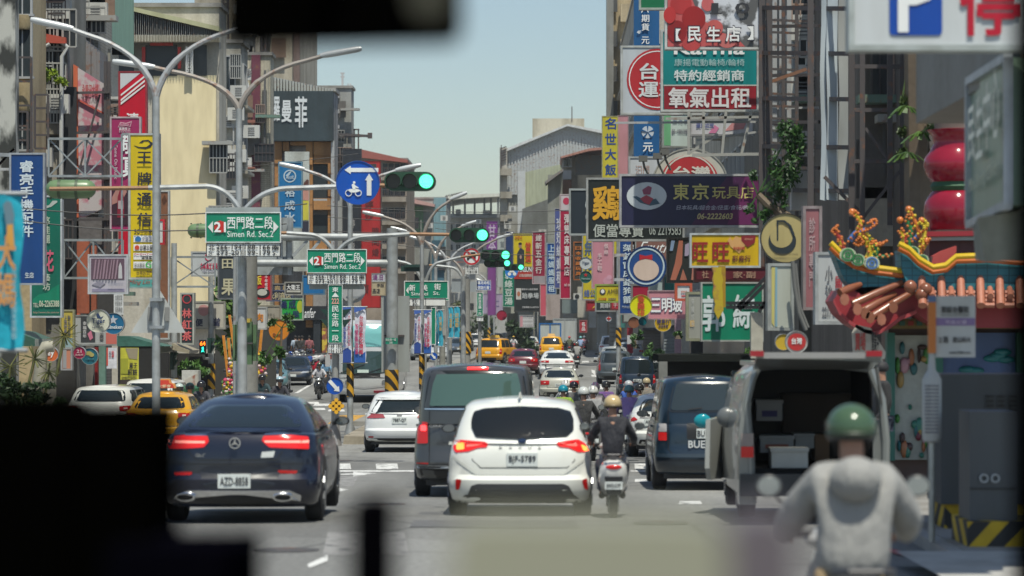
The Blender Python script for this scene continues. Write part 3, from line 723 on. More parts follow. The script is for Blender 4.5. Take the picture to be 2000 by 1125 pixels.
def rnd_poly(pts,r=.03):
 """cut and round corners"""
 out=[]; m=len(pts)
 for i in range(m):
  p=Vector(pts[i]); a=Vector(pts[i-1])-p; b=Vector(pts[(i+1)%m])-p
  ra=min(r,a.length*.45); rb=min(r,b.length*.45); s=p+a.normalized()*ra; e=p+b.normalized()*rb
  for j in range(4): t=j/3; out.append(tuple(s*(1-t) **2+p*2*t*(1-t)+e*t*t))
 return out
class Body:
 def __init__(s,mb): s.bvh=BVHTree.FromPolygons([tuple(v) for v in mb.v],mb.f)
 def hit(s,face,a,b):
  if face == 'r': o,d=Vector((a,-3,b)),Vector((0,1,0))
  elif face == 'f': o,d=Vector((a,14,b)),Vector((0,-1,0))
  elif face == 'R': o,d=Vector((4,a,b)),Vector((-1,0,0))
  elif face == 'L': o,d=Vector((-4,a,b)),Vector((1,0,0))
  elif face == 't': o,d=Vector((a,b,5)),Vector((0,0,-1))
  h=s.bvh.ray_cast(o,d)
  if h[0] is None:
   mid=o+d*4; h=s.bvh.find_nearest(mid)
   if h[0] is None: return mid,-d
   p=h[0].copy()
   return p,-d
  return h[0],-d
 def patch(s,mb,face,poly,off=.008,rings=4,step=.08,skirt=.02):
  pts=dense(poly,step); n=len(pts); c=Vector((sum(p[0] for p in pts)/n,sum(p[1] for p in pts)/n)); o=len(mb.v)
  def put(a,b,of):
   p,nr=s.hit(face,a,b); mb.v.append(p+nr*of)
  for p in pts: put(p[0],p[1],-skirt)
  for k in range(rings):
   f=1-k/rings
   for p in pts: put(c.x+(p[0]-c.x)*f,c.y+(p[1]-c.y)*f,off)
  put(c.x,c.y,off)
  for k in range(rings):
   for i in range(n): a=o+k*n+i; b=o+k*n+(i+1)%n; mb.f.append((a,b,b+n,a+n))
  ce=len(mb.v)-1
  for i in range(n): mb.f.append((o+rings*n+i,o+rings*n+(i+1)%n,ce))
  return mb
 def line(s,mb,face,pts,w=.012,off=.004):
  out=[]
  for a,b in zip(pts,pts[1:]):
   a=Vector(a); b=Vector(b); k=max(1,int((b-a).length/.08)); out += [a+(b-a)*j/k for j in range(k)]
  out.append(Vector(pts[-1])); o=len(mb.v)
  for i,p in enumerate(out):
   d=(out[min(i+1,len(out)-1)]-out[max(i-1,0)]).normalized(); n=Vector((-d.y,d.x))*w/2
   for q in (p+n,p-n):
    h,nr=s.hit(face,q.x,q.y); mb.v.append(h+nr*off)
  for i in range(len(out)-1): mb.f.append((o+2*i,o+2*i+1,o+2*i+3,o+2*i+2))
  return mb
WH={}
def wheel_parts(r,wd):
 k=(round(r,2),round(wd,2))
 if k not in WH:
  t=MB().lathe((0,0,0),[(r*.62,-wd/2),(r*.9,-wd/2),(r*.985,-wd*.42),(r,-wd*.3),(r,wd*.3),(r*.985,wd*.42),(r*.9,wd/2),(r*.62,wd/2)],28,'X')
  m=MB().lathe((0,0,0),[(r*.63,-wd*.46),(r*.63,wd*.46)],20,'X')
  for s in (-1,1):
   for i in range(5):
    a=2*math.pi*i/5; m.bar((s*wd*.47,0,0),(s*wd*.47,r*.62*math.cos(a),r*.62*math.sin(a)),.05,.09)
  WH[k]=(t.mesh('tyre',RUBBER()),m.mesh('rim',mat('plain',(.35,.36,.37),.3,.8)))
 return WH[k]
def wheels(t,W,y0,y1,r,wd,inset=.0):
 for x,y in ((-1,y0),(1,y0),(-1,y1),(1,y1)):
  a,b=wheel_parts(r,wd); o=link('wheel',a,t); o.location=(x*(W-wd/2-inset),y,r); link('rim',b,o)
RED=lambda e=0: mat('plain',(.42,.012,.012),.15,0,e)
AMBER=lambda e=0: mat('plain',(.8,.25,.02),.15,0,e)
PLATE=lambda: mat('plain',(.62,.66,.64),.4)
KIND={
# L, hw, H, belt, lower levels [(t,yr_off,yf_off,hwmul)], glass base rear y, roof rear y, roof front y, glass base front y, tumble top mul, hood [(y,z)], wheel
'sedan': dict(L=4.65,hw=.88,H=1.45,belt=.98,gy=(.62,1.42,2.75,3.45),tum=.70,hood=[(0,1.0),(.6,.99),(3.3,.97),(4.5,.72)],wr=.32,wb=(.95,3.72),rear=.04),
'hatch': dict(L=4.35,hw=.915,H=1.47,belt=.96,gy=(.12,.62,2.55,3.2),tum=.72,hood=[(0,.96),(3.0,.98),(4.2,.74)],wr=.33,wb=(.78,3.45),rear=.03),
'suv': dict(L=4.5,hw=.92,H=1.68,belt=1.05,gy=(.14,.5,2.6,3.25),tum=.76,hood=[(0,1.05),(3.0,1.07),(4.4,.86)],wr=.36,wb=(.82,3.5),rear=.02),
'coupe_suv': dict(L=4.7,hw=.945,H=1.53,belt=1.06,gy=(.28,1.55,2.75,3.5),tum=.66,hood=[(0,1.08),(.3,1.07),(3.4,1.05),(4.6,.85)],wr=.37,wb=(.92,3.8),rear=.02),
'van': dict(L=4.9,hw=.95,H=1.98,belt=1.16,gy=(.06,.16,3.5,4.35),tum=.83,hood=[(0,1.16),(3.9,1.13),(4.8,.9)],wr=.33,wb=(.95,3.95),rear=.0),
'wagon': dict(L=4.3,hw=.835,H=1.86,belt=1.1,gy=(.10,.26,2.7,3.3),tum=.80,hood=[(0,1.1),(3.0,1.1),(4.2,.88)],wr=.34,wb=(.8,3.35),rear=.0),
}
def car(kind,name,label,cat,d,cx,col,face=1,yaw=0,group=None,gd=None,scale=1,over=None,paint=None,mirrors=True,simple=True,plate='',tail='h',roof_rack=False,lit=False,cover=None,z=None):
 """face=1: seen from behind, cx = photo x of the rear centre, d = distance of the rear; face=-1: seen from the front"""
 K=dict(KIND[kind]); K.update(over or {}); L,hw,H,belt=K['L'],K['hw'],K['H'],K['belt']; g0,g1,g2,g3=K['gy']; hood=K['hood']
 t=thing(name,label,cat,(X(cx,d),d,gz(d+1) if z is None else z),R(yaw) if face == 1 else R(180+yaw),group)
 if face ==-1: # the front stands at distance d
  t.location=Vector((X(cx,d),d,gz(d+1)))-Matrix.Rotation(R(180+yaw),3,'Z') @ Vector((0,L,0))
 if scale != 1: t.scale=(scale,)*3
 pm=paint or mat('paint',col,.28,0)
 sill=K.get('sill',.27); low=MB()
 def zl(tt,y): top=interp(hood,y); return sill+(top-sill)*tt
 kw=dict(rr=(.34,.26),br=.08); r0=K['rear']
 lev=[(0,.16,L-.14,hw*.90,kw),(.06,.07,L-.05,hw*.955,kw),(.22,.0,L,hw*.985,kw),(.38,.0,L-.01,hw,kw),(.46,.045+r0,L-.02,hw,kw),(.62,.05+r0,L-.05,hw*.995,kw),(.8,.06+r0,L-.09,hw*.975,kw),(.92,.075+r0*2,L-.14,hw*.955,kw),(.98,.10+r0*2,L-.2,hw*.93,kw),(1,.14+r0*2,L-.28,hw*.905,kw)]
 loft(low,lev,zl,.03,True)
 up=MB(); top=MB()
 def zr(tt,y):
  base=interp(hood,y)-.03; return base+(H-.05-base)*tt
 glv=[]; tum=K['tum']; kt=K.get('kt',1.25)
 for tt in (0,.15,.35,.55,.75,.88,.95,.985,1):
  s=tt **1.0; e=max(0,tt-.88)/.12
  yr=g0+(g1-g0)*(s **kt)+e*e*.1; yf=g3+(g2-g3)*s-e*e*.1
  glv.append((tt,yr,yf,hw*(.93+(tum-.93)*s **1.35)-e*e*.075,dict(rr=(.26,.3),rf=(.3,.4),br=.1,bf=.18)))
 loft(up,glv,zr,.05)
 low.v += up.v and []; o=len(low.v); low.v += up.v; low.f += [tuple(i+o for i in q) for q in up.f]
 B=Body(low); part('body',low,pm,t,False)
 part('underbody',MB().box((-hw*.8,.25,.2),(hw*.8,L-.25,sill+.12)),BLACK(),t,False,False)
 wheels(t,hw-.01,K['wb'][0],K['wb'][1],K['wr'],.22)
 def zt(y,tt): return zr(tt,y)
 gm=GLASS()
 # side glass and arches
 for fc in ('L','R'):
  m=MB(); b0=interp(hood,2)+.02; b1=H-.13
  ys=[g0+.35 if kind not in ('van','wagon','suv','hatch') else g0+.3,g1+.18,g2-.02,g3-.28]
  xs=[ys[0]]+([ys[0]+(ys[3]-ys[0])*.30,ys[0]+(ys[3]-ys[0])*.62] if True else [])+[ys[3]]
  for i in range(3):
   a,b=xs[i]+.03,xs[i+1]-.03
   def topz(y):
    if y < ys[1]: return b0+(b1-b0)*max(0,(y-ys[0])/(ys[1]-ys[0]))
    if y > ys[2]: return b0+(b1-b0)*max(0,(ys[3]-y)/(ys[3]-ys[2]))
    return b1
   poly=[(a,b0),(b,b0),(b,max(b0+.02,topz(b)))]+[(y,topz(y)) for y in (ys[2],ys[1]) if a < y < b]+[(a,max(b0+.02,topz(a)))]
   mm=MB(); B.patch(mm,fc,rnd_poly(poly,.04),.006,3,.15); part('side_window',mm,gm,t,False)
  for wy in K['wb']:
   r=K['wr']+.06; mm=MB(); B.patch(mm,fc,[(wy+r*math.cos(R(a)),max(sill-.0,K['wr']+r*math.sin(R(a)))) for a in range(-15,196,15)],.003,2,.2); part('wheel_arch',mm,BLACK(),t,False)
  mm=MB(); B.line(mm,fc,[(xs[1],b0),(xs[1],sill+.1)],.012); B.line(mm,fc,[(xs[2],b0),(xs[2],sill+.1)],.012); part('door_gap',mm,BLACK(),t,False)
  s=-1 if fc == 'L' else 1
  mm=MB()
  for wy in K['wb']: pass
  part('door_handle',MB().box((s*(hw-.03),xs[1]+.1,b0-.12),(s*(hw+.012),xs[1]+.28,b0-.085)),pm,t,False,False)
 if mirrors:
  for s in (-1,1):
   m=MB().ball((s*(hw+.07),g3-.15,belt+.07),.5,12,8,(.2,.14,.125)); m.bar((s*(hw-.06),g3-.12,belt+.03),(s*(hw+.04),g3-.12,belt+.06),.05)
   o=part('mirror',m,K.get('mirror_mat') or BLACK(),t,False)
   part('mirror_glass',MB().prism([(s*(hw+.07)+.08*math.cos(R(a)),belt+.07+.05*math.sin(R(a))) for a in range(0,360,30)],g3-.225,g3-.205),mat('plain',(.3,.33,.35),.05,1),o,False)
   # windscreen and rear window
 m=MB(); zb=interp(hood,g3)+.05; B.patch(m,'f',rnd_poly([(-hw*.80,zb),(hw*.80,zb),(hw*(tum-.07),H-.13),(-hw*(tum-.07),H-.13)],.08),.007,6,.12); part('windscreen',m,gm,t,False)
 if K.get('rwin') is not False:
  zb=K.get('rwz',interp(hood,g0)+.03); m=MB(); B.patch(m,'r',rnd_poly([(-hw*.76,zb),(hw*.76,zb),(hw*(tum-.09),H-.13),(-hw*(tum-.09),H-.13)],.09),.007,6,.12); part('rear_window',m,gm,t,False)
 if simple:
  front_face(t,B,K)
  rear_face(t,B,K,tail,plate,lit)
 if roof_rack:
  m=MB()
  for s in (-1,1): m.bar((s*hw*.55,g1+.1,H+.02),(s*hw*.55,g2-.1,H+.02),.04)
  part('roof_rail',m,mat('plain',(.4,.4,.4),.4,.5),t,False)
 return t,B,K
def front_face(t,B,K):
 hw=K['hw']; L=K['L']; z=K['hood'][-1][1]; m=MB()
 for s in (-1,1):
  m=MB(); B.patch(m,'f',rnd_poly([(s*hw*.5,z-.13),(s*hw*.52,z-.04),(s*hw*.88,z-.02),(s*hw*.9,z-.12)],.03),.012,3); part('headlight',m,mat('plain',(.6,.62,.63),.08,.6),t,False)
 m=MB(); B.patch(m,'f',rnd_poly([(-hw*.42,z-.2),(hw*.42,z-.2),(hw*.46,z-.07),(-hw*.46,z-.07)],.04),.008); part('grille',m,BLACK(),t,False)
 m=MB(); B.patch(m,'f',rnd_poly([(-hw*.7,.3),(hw*.7,.3),(hw*.62,.42),(-hw*.62,.42)],.04),.008); part('air_intake',m,BLACK(),t,False)
 h,n=B.hit('f',0,.5); m=MB().box((-.19,h.y,.44),(.19,h.y+.03,.56)); part('number_plate',m,PLATE(),t,False,False)
def rear_face(t,B,K,tail='h',plate='',lit=False):
 hw=K['hw']; belt=interp(K['hood'],0); e=2.5 if lit else 0
 for s in (-1,1):
  q={'h': [(.62,.80),(.93,.80),(.95,.93),(.60,.92)],'v': [(.80,.62),(.95,.62),(.96,.98),(.84,.98)],'b': [(.5,.74),(.93,.72),(.94,.90),(.5,.90)],'s': [(.45,.82),(.94,.84),(.95,.91),(.45,.93)],'t': [(.84,.7),(.95,.7),(.93,1.45),(.86,1.45)]}[tail]
  k=belt/.98 if tail != 't' else 1
  m=MB(); B.patch(m,'r',rnd_poly([(s*a*hw,b*k-.02) for a,b in q],.03),.015,3); part('tail_light',m,RED(e),t,False)
  m=MB(); c=(q[0][0]+q[1][0])/2; zc=(q[0][1]+q[2][1])/2*k-.02; B.patch(m,'r',[(s*hw*(c-.05),zc-.02),(s*hw*(c+.05),zc-.02),(s*hw*(c+.05),zc+.02),(s*hw*(c-.05),zc+.02)],.022,2); part('lamp_lens',m,mat('plain',(.65,.5,.45),.1),t,False)
 m=MB(); B.patch(m,'r',rnd_poly([(-hw*.82,.27),(hw*.82,.27),(hw*.74,.42),(-hw*.74,.42)],.05),.006); part('lower_bumper',m,BLACK(),t,False)
 zp=belt-.3; h,n=B.hit('r',0,zp); part('number_plate',MB().box((-.18,h.y-.02,zp-.075),(.18,h.y+.05,zp+.075)),PLATE(),t,False,False)
 if plate: text(plate,(-.15,zp-.045,.15,zp+.045),(0,h.y-.024,0),UX,UZ,mat('plain',(.03,.03,.035)),t,.01,'plate_number',world=False)
 m=MB(); zz=belt-.02
 B.line(m,'r',[(-hw*.6,zz-.38),(-hw*.63,zz-.1)],.012); B.line(m,'r',[(hw*.6,zz-.38),(hw*.63,zz-.1)],.012); B.line(m,'r',[(-hw*.6,zz-.38),(hw*.6,zz-.38)],.014); part('boot_gap',m,BLACK(),t,False)
def decal(t,B,face,poly,m,name,off=.01,rings=3,r=.02,label=None,step=.06):
 mb=MB(); B.patch(mb,face,rnd_poly(poly,r) if r else poly,off,rings,step); return part(name,mb,m,t,False,label=label)
def plate_at(t,B,s,x,z,w=.34,h=.15,tx=0):
 p,n=B.hit('r',x,z); part('number_plate',MB().box((x-w/2,p.y-.02,z-h/2),(x+w/2,p.y+.06,z+h/2)),PLATE(),t,False,False)
 text(s,(x-w*.43,z-h*.3,x+w*.43,z+h*.3),(0,p.y-.024,0),UX,UZ,mat('plain',(.03,.03,.035)),t,.012,'plate_number',world=False)
def rp(cx,g,s): return lambda pts: [((px-cx)/s,(g-py)/s) for px,py in pts]
# ---- dark blue coupe SUV, front left of the queue
q=rp(475,1010,163); d=F/165
t,B,K=car('coupe_suv','dark_blue_car','dark navy coupe SUV with wide red tail lights and chrome exhaust trim','car',d,469,(.004,.006,.018),yaw=.6,simple=False,over=dict(rwz=1.14,H=1.52,tum=.60,sill=.2))
lt=RED(.9)
decal(t,B,'r',q([(330,841),(372,837),(410,839),(413,850),(403,861),(372,863),(334,865),(329,854)]),lt,'tail_light')
decal(t,B,'r',q([(604,841),(570,837),(518,839),(515,848),(530,861),(570,863),(606,865)]),lt,'tail_light')
for a in ([(332,848),(405,849),(405,853),(332,853)],[(605,848),(520,848),(522,852),(605,853)]): decal(t,B,'r',q(a),mat('plain',(.8,.25,.2),.1,0,1.2),'lamp_strip',.016,2,0)
for a in ([(366,836),(408,836),(408,838.5),(366,838.5)],[(520,834),(566,834),(566,837),(520,837)]): decal(t,B,'r',q(a),CHROME(),'chrome_trim',.016,2,0)
decal(t,B,'r',q([(395,905),(412,896),(535,896),(552,905),(540,936),(520,942),(425,942),(405,936)]),mat('plain',(.012,.014,.02),.35),'plate_recess',.004)
plate_at(t,B,'AZD-8858',(463.5-475)/163,(1010-926)/163,.385,.165)
decal(t,B,'r',q([(345,962),(352,952),(375,944),(570,944),(592,954),(590,966),(560,952),(385,952)]),CHROME(),'chrome_trim',.02,3,.01)
decal(t,B,'r',q([(360,985),(372,956),(570,956),(585,985)]),BLACK(),'lower_bumper',.012)
for cx in (368,557):
 decal(t,B,'r',[((cx-475+20*math.cos(a/8*math.pi))/163,(1010-958+8*math.sin(a/8*math.pi))/163) for a in range(16)],CHROME(),'exhaust_tip',.035,2,0)
 decal(t,B,'r',[((cx-475+15*math.cos(a/8*math.pi))/163,(1010-958+5*math.sin(a/8*math.pi))/163) for a in range(16)],BLACK(),'exhaust_opening',.045,2,0)
for a in ([(345,909),(382,908),(380,914),(347,915)],[(546,905),(585,906),(582,912),(548,911)]): decal(t,B,'r',q(a),RED(),'reflector',.008,2)
h,n=B.hit('r',-.07,.965)
m=MB().ring((-.07,.965),.055,.068,h.y-.035,h.y-.01);
for a in (90,210,330): m.prism([(-.07+.06*math.cos(R(a)),.965+.06*math.sin(R(a))),(-.07+.014*math.cos(R(a+60)),.965+.014*math.sin(R(a+60))),(-.07,.965),(-.07+.014*math.cos(R(a-60)),.965+.014*math.sin(R(a-60)))],h.y-.03,h.y-.015)
part('emblem',m,CHROME(),t,False)
text('GLC 250',(-.54,.80,-.30,.84),(0,h.y-.005,0),UX,UZ,CHROME(),t,.01,'badge',world=False)
decal(t,B,'r',q([(516,870),(541,868),(538,880),(514,881)]),mat('plain',(.6,.62,.6),.3),'badge',.012,2,0)
m=MB(); B.line(m,'r',q([(366,836),(372,868),(388,885),(545,885),(556,868)]),.012); B.line(m,'r',q([(330,893),(606,893)]),.01); part('boot_gap',m,BLACK(),t,False)
decal(t,B,'r',q([(362,829),(475,826),(588,829),(588,833),(475,831),(362,833)]),mat('paint',(.004,.006,.016),.2),'spoiler_lip',.06,2,.01)
# ---- white hatchback in the centre
q=rp(1015,1011,156); d=F/156
t,B,K=car('hatch','white_car','white hatchback with lit brake lights and black rear diffuser in the centre lane','car',d,1015,(.72,.73,.68),simple=False,over=dict(H=1.49,rwin=False,tum=.74,sill=.18))
decal(t,B,'r',q([(924,804),(945,798),(1015,794),(1090,797),(1115,804),(1121,820),(1121,840),(1108,851),(1015,856),(928,852),(919,834),(919,818)]),mat('plain',(.01,.012,.013),.06),'rear_window',.03,6)
decal(t,B,'r',q([(998,802),(1041,802),(1041,807),(998,807)]),RED(6),'brake_light',.02,2,.004)
for pts in ([(884,862),(900,859),(946,862),(953,866),(950,873),(932,874),(915,881),(888,884),(883,876)],[(1152,878),(1156,884),(1130,883),(1112,874),(1092,872),(1087,863),(1100,861),(1130,858),(1143,866)]):
 decal(t,B,'r',q(pts),RED(1.1),'tail_light',.018)
for pts in ([(890,866),(905,864),(906,877),(890,879)],[(1135,868),(1145,872),(1154,881),(1140,881)]): decal(t,B,'r',q(pts),mat('plain',(.9,.16,.03),.2,0,4),'brake_bulb',.026,2)
for pts in ([(910,868),(945,866),(930,870),(910,873)],[(1096,866),(1128,867),(1128,872),(1110,870)]): decal(t,B,'r',q(pts),mat('plain',(.75,.1,.08),.2,0,1.2),'lamp_strip',.026,2)
plate_at(t,B,'BJF-5789',(1020-1015)/156,(1011-897)/156,.39,.165)
decal(t,B,'r',q([(905,985),(920,948),(932,944),(1100,944),(1111,948),(1130,982)]),mat('plain',(.035,.037,.04),.5),'diffuser',.014)
decal(t,B,'r',q([(892,982),(908,966),(1122,966),(1142,982),(1138,984),(896,984)]),BLACK(),'lower_bumper',.02)
for pts in ([(889,935),(901,936),(896,956),(889,957)],[(1137,937),(1147,934),(1150,958),(1142,955)]): decal(t,B,'r',q(pts),RED(),'reflector',.012,2)
h,n=B.hit('r',0,.95)
m=MB().lathe((.03,h.y-.02,.965),[(.002,0),(.055,.005),(.055,.02)],20,'Y',1,.55); part('emblem',m,mat('plain',(.02,.04,.1),.2),t,False)
for i,ch in enumerate('FOCUS'): x=(975+i*19-1015)/156; text(ch,(x,.86,x+.035,.895),(0,h.y-.012,0),UX,UZ,mat('plain',(.25,.25,.25),.3),t,.01,'badge',world=False)
text('ST-Line',(.48,.80,.56,.82),(0,h.y-.0,0),UX,UZ,mat('plain',(.2,.2,.2),.3),t,.01,'badge',world=False)
m=MB(); B.line(m,'r',q([(918,874),(922,898),(938,913),(1108,913),(1122,900),(1126,880)]),.012); part('tailgate_gap',m,mat('plain',(.1,.1,.1)),t,False)
m=MB(); B.line(m,'r',q([(882,893),(930,925),(1100,925),(1150,893)]),.03,.012); part('bumper_crease_shade',m,mat('paint',(.62,.63,.58),.3),t,False)  # strip of darker paint lays the crease's shade on the bumper
m=MB(); B.line(m,'r',q([(1019,848),(1062,847)]),.035,.03); part('wiper',m,BLACK(),t,False)
m=MB().tube([(0,.75,1.5),(0,.62,1.56)],[.03,.008]); part('aerial',m,mat('paint',(.7,.7,.66),.3),t,False)
# ---- grey van
q=rp(929,973,130); d=F/130
t,B,K=car('van','grey_van','dark grey passenger van with large green-tinted rear window beside the white hatchback','van',d,929,(.045,.048,.05),simple=False,over=dict(rwin=False,H=2.02,tum=.86),)
decal(t,B,'r',q([(842,722),(1020,720),(1026,745),(1032,795),(826,795),(834,745)]),mat('plain',(.012,.014,.014),.1),'window_surround',.008,4)
decal(t,B,'r',q([(852,729),(1010,727),(1016,750),(1018,782),(1018,789),(838,791),(844,750)]),mat('plain',(.10,.17,.14),.04,.35,0),'rear_window',.016,5)  # green reflection is mixed into the glass colour
decal(t,B,'r',q([(912,715),(953,715),(953,720),(912,720)]),RED(6),'brake_light',.03,2,.004)
decal(t,B,'r',q([(813,822),(834,823),(835,864),(813,865)]),RED(.35),'tail_light',.015)
decal(t,B,'r',q([(820,829),(832,829),(832,840),(820,840)]),mat('plain',(.9,.05,.05),.2,0,3),'brake_bulb',.022,2)
decal(t,B,'r',q([(1024,823),(1045,822),(1045,865),(1023,864)]),RED(.35),'tail_light',.015)
m=MB(); B.line(m,'r',q([(838,798),(838,905),(1020,905),(1020,798)]),.012); part('tailgate_gap',m,BLACK(),t,False)
m=MB(); B.line(m,'r',q([(828,797),(1030,797)]),.02,.012); part('waist_trim',m,CHROME(),t,False)
decal(t,B,'r',q([(855,833),(1005,833),(995,862),(865,862)]),mat('paint',(.035,.037,.04),.3),'plate_recess',.006)
decal(t,B,'r',q([(812,902),(836,902),(836,905),(812,905)]),RED(),'reflector',.01,2,0)
decal(t,B,'r',q([(818,915),(1040,915),(1034,936),(824,936)]),BLACK(),'lower_bumper',.02)
decal(t,B,'r',q([(812,908),(1046,908),(1044,913),(814,913)]),mat('plain',(.4,.42,.43),.3,.4),'bumper_edge',.03,2,.01)
h,n=B.hit('r',-.4,1.1); text('CARAVELLE',(-.70,1.08,-.35,1.12),(0,h.y-.02,0),UX,UZ,CHROME(),t,.01,'badge',world=False)
# ---- white hybrid hatchback crossing at the left of the van
q=rp(783,887,83); d=F/83
t,B,K=car('hatch','white_car','white hatchback with black lower bumper between the median and the grey van','car',d,783,(.66,.68,.68),simple=False,yaw=1,over=dict(H=1.44,hw=.88,rwin=False))
decal(t,B,'r',q([(724,806),(738,782),(828,782),(842,806),(830,810),(736,810)]),GLASS(),'rear_window',.01,4)
for pts in ([(714,808),(748,811),(752,818),(716,819)],[(852,808),(818,811),(814,818),(850,819)]): decal(t,B,'r',q(pts),mat('plain',(.3,.06,.07),.15),'tail_light',.014,2)
plate_at(t,B,'7887-Q7',(780-783)/83,(887-823)/83,.35,.15)
decal(t,B,'r',q([(716,858),(850,858),(846,874),(720,874)]),BLACK(),'lower_bumper',.012)
for pts in ([(719,854),(729,854),(729,857),(719,857)],): decal(t,B,'r',q(pts),RED(),'reflector',.01,2,0)
h,n=B.hit('r',-.04,.89); m=MB().lathe((-.04,h.y-.02,.89),[(.05,0),(.062,0),(.062,.02),(.05,.02)],18,'Y',1,.7); part('emblem',m,CHROME(),t,False)
decal(t,B,'r',q([(736,779),(830,779),(834,783),(732,783)]),mat('paint',(.62,.64,.64),.28),'spoiler',.06,2,.01)
# ---- dark blue people carrier on the right
q=rp(1379,960,122); d=F/122
t,B,K=car('wagon','blue_people_carrier','old dark blue people carrier with upright rear window and painted plate number','car',d,1379,(.006,.018,.032),simple=False,over=dict(rwin=False),yaw=.3)
decal(t,B,'r',q([(1319,745),(1438,745),(1446,770),(1453,800),(1446,805),(1312,805),(1305,800),(1312,770)]),mat('plain',(.02,.025,.03),.3),'window_seal',.008,4)
decal(t,B,'r',q([(1323,749),(1434,749),(1441,770),(1447,798),(1441,801),(1317,801),(1311,798),(1317,770)]),mat('plain',(.045,.06,.065),.05,.3),'rear_window',.014,5)
for s in (-1,1):
 c=1379
 def mx(p): return [(c+s*(c-a),b) for a,b in p] if s == 1 else p
 P_=lambda p: q(p if s ==-1 else [(2*c-a,b) for a,b in p])
 decal(t,B,'r',P_([(1288,827),(1303,827),(1303,843),(1287,843)]),mat('plain',(.35,.33,.32),.2),'lamp_lens',.014,2)
 decal(t,B,'r',P_([(1287,844),(1303,844),(1303,860),(1287,860)]),RED(.3),'tail_light',.014,2)
m=MB(); B.line(m,'r',q([(1306,800),(1306,878),(1316,888),(1440,888),(1452,878),(1452,800)]),.014); part('tailgate_gap',m,BLACK(),t,False)
decal(t,B,'r',q([(1342,826),(1400,826),(1400,857),(1342,857)]),BLACK(),'plate_recess',.006,2)
plate_at(t,B,'BUE-0391' if False else 'BUE',(1373-1379)/122,(960-846)/122,.2,.155)
text('BUE',((1345-1379)/122,(960-874)/122,(1377-1379)/122,(960-860)/122),(0,B.hit('r',0,.75)[0].y-.012,0),UX,UZ,mat('plain',(.55,.57,.57)),t,.05,'painted_number',world=False)
m=MB(); B.line(m,'r',q([(1282,889),(1476,889)]),.06,.03); part('bumper',m,mat('plain',(.02,.035,.05),.35),t,False)
m=MB(); B.line(m,'r',q([(1345,799),(1372,796)]),.02,.03); part('wiper',m,BLACK(),t,False)
# white saloon behind it
t,B,K=car('sedan','white_saloon','white saloon half hidden behind the dark blue people carrier, plate visible','car',F/88,1306,(.66,.67,.64),over=dict(H=1.42,tum=.66),plate='',simple=False)
q=rp(1306,898,88)
plate_at(t,B,'ANJ-756',(1275-1306)/88,(898-828)/88,.37,.15)
decal(t,B,'r',q([(1229,815),(1240,818),(1246,823),(1230,830)]),RED(),'tail_light',.012,2)
m=MB(); B.line(m,'r',q([(1240,822),(1242,838),(1370,838)]),.014); B.line(m,'r',q([(1250,819),(1370,819)]),.03,.014); part('boot_gap',m,mat('plain',(.2,.2,.2),.3),t,False)
decal(t,B,'r',q([(1250,862),(1360,862),(1350,878),(1245,878)]),BLACK(),'lower_bumper',.012)
# ---- cars further down the road
FD='cars queueing up the street'
t,B,K=car('sedan','silver_saloon','older champagne saloon with roof bars just ahead of the grey van','car',128,1093,(.42,.42,.36),tail='b',plate='GX-6315',over=dict(hw=.86,H=1.44),group=FD)
m=MB()
for y in (1.75,2.45): m.bar((-.75,y,1.53),(.75,y,1.53),.045); [m.bar((s*.56,y,1.36),(s*.6,y,1.53),.04) for s in (-1,1)]
part('roof_rack',m,mat('plain',(.12,.12,.12),.5),t,False)
h,n=B.hit('r',0,.8)
car('coupe_suv','white_car','white coupe SUV with slim red tail lights, behind the champagne saloon','car',162,1088,(.72,.73,.72),tail='s',group=FD,lit=False)
car('sedan','dark_red_saloon','dark maroon saloon left of the white coupe SUV','car',171,1021,(.13,.012,.02),tail='b',plate='',group=FD,yaw=-2)
car('sedan','red_saloon','bright red saloon with high tail between the taxi and the maroon saloon','car',203,977,(.25,.01,.02),tail='h',group=FD,lit=False,over=dict(hw=.9))
tx,B,K=car('suv','yellow_taxi','yellow taxi SUV turning, seen from its left rear, beside the median','taxi',196,952,(.70,.33,.01),yaw=-17,tail='v',group='yellow taxis')
part('roof_sign',MB().prism([(-.3,1.69),(.3,1.69),(.22,1.86),(-.22,1.86)],1.5,1.7),mat('plain',(.7,.5,.1),.4),tx,False,False)
tx,B,K=car('suv','yellow_taxi','yellow taxi with roof lamp straight ahead, behind the blue-framed truck','taxi',226,1077,(.72,.36,.01),tail='v',group='yellow taxis')
part('roof_sign',MB().prism([(-.3,1.69),(.3,1.69),(.22,1.86),(-.22,1.86)],1.2,1.4),mat('plain',(.75,.55,.25),.4),tx,False,False)
# queue at the right kerb
RK='cars in the right lane'
car('hatch','white_suv','white compact SUV high up the right lane','car',240,1193,(.68,.7,.7),tail='h',over=dict(H=1.69),group=RK)
car('hatch','silver_estate','silver car with roof rails behind the white compact SUV','car',215,1222,(.42,.45,.45),tail='h',over=dict(H=1.6),group=RK,roof_rack=True)
car('hatch','black_car','small black car furthest up the right lane','car',372,1157,(.03,.035,.045),over=dict(H=1.6),group=RK)
car('hatch','silver_hatchback','silver hatchback with red lights behind the grey crossover','car',176,1200,(.3,.32,.33),tail='h',group=RK,over=dict(H=1.5))
car('suv','grey_crossover','grey crossover with tall pillar tail lights at the lane line','car',154,1203,(.06,.075,.085),tail='t',group=RK)
t,B,K=car('wagon','blue_van','dark blue square van with grey lower body and two number plates','van',133,1245,(.012,.025,.045),tail='v',plate='BDA',group=RK)
decal(t,B,'r',[(-.78,.28),(.78,.28),(.78,.48),(-.78,.48)],mat('plain',(.3,.3,.27),.4),'bumper',.03,3); text('BDA',(.2,.53,.6,.7),(0,-.01,0),UX,UZ,mat('plain',(.5,.5,.5)),t,.04,'painted_number',world=False)
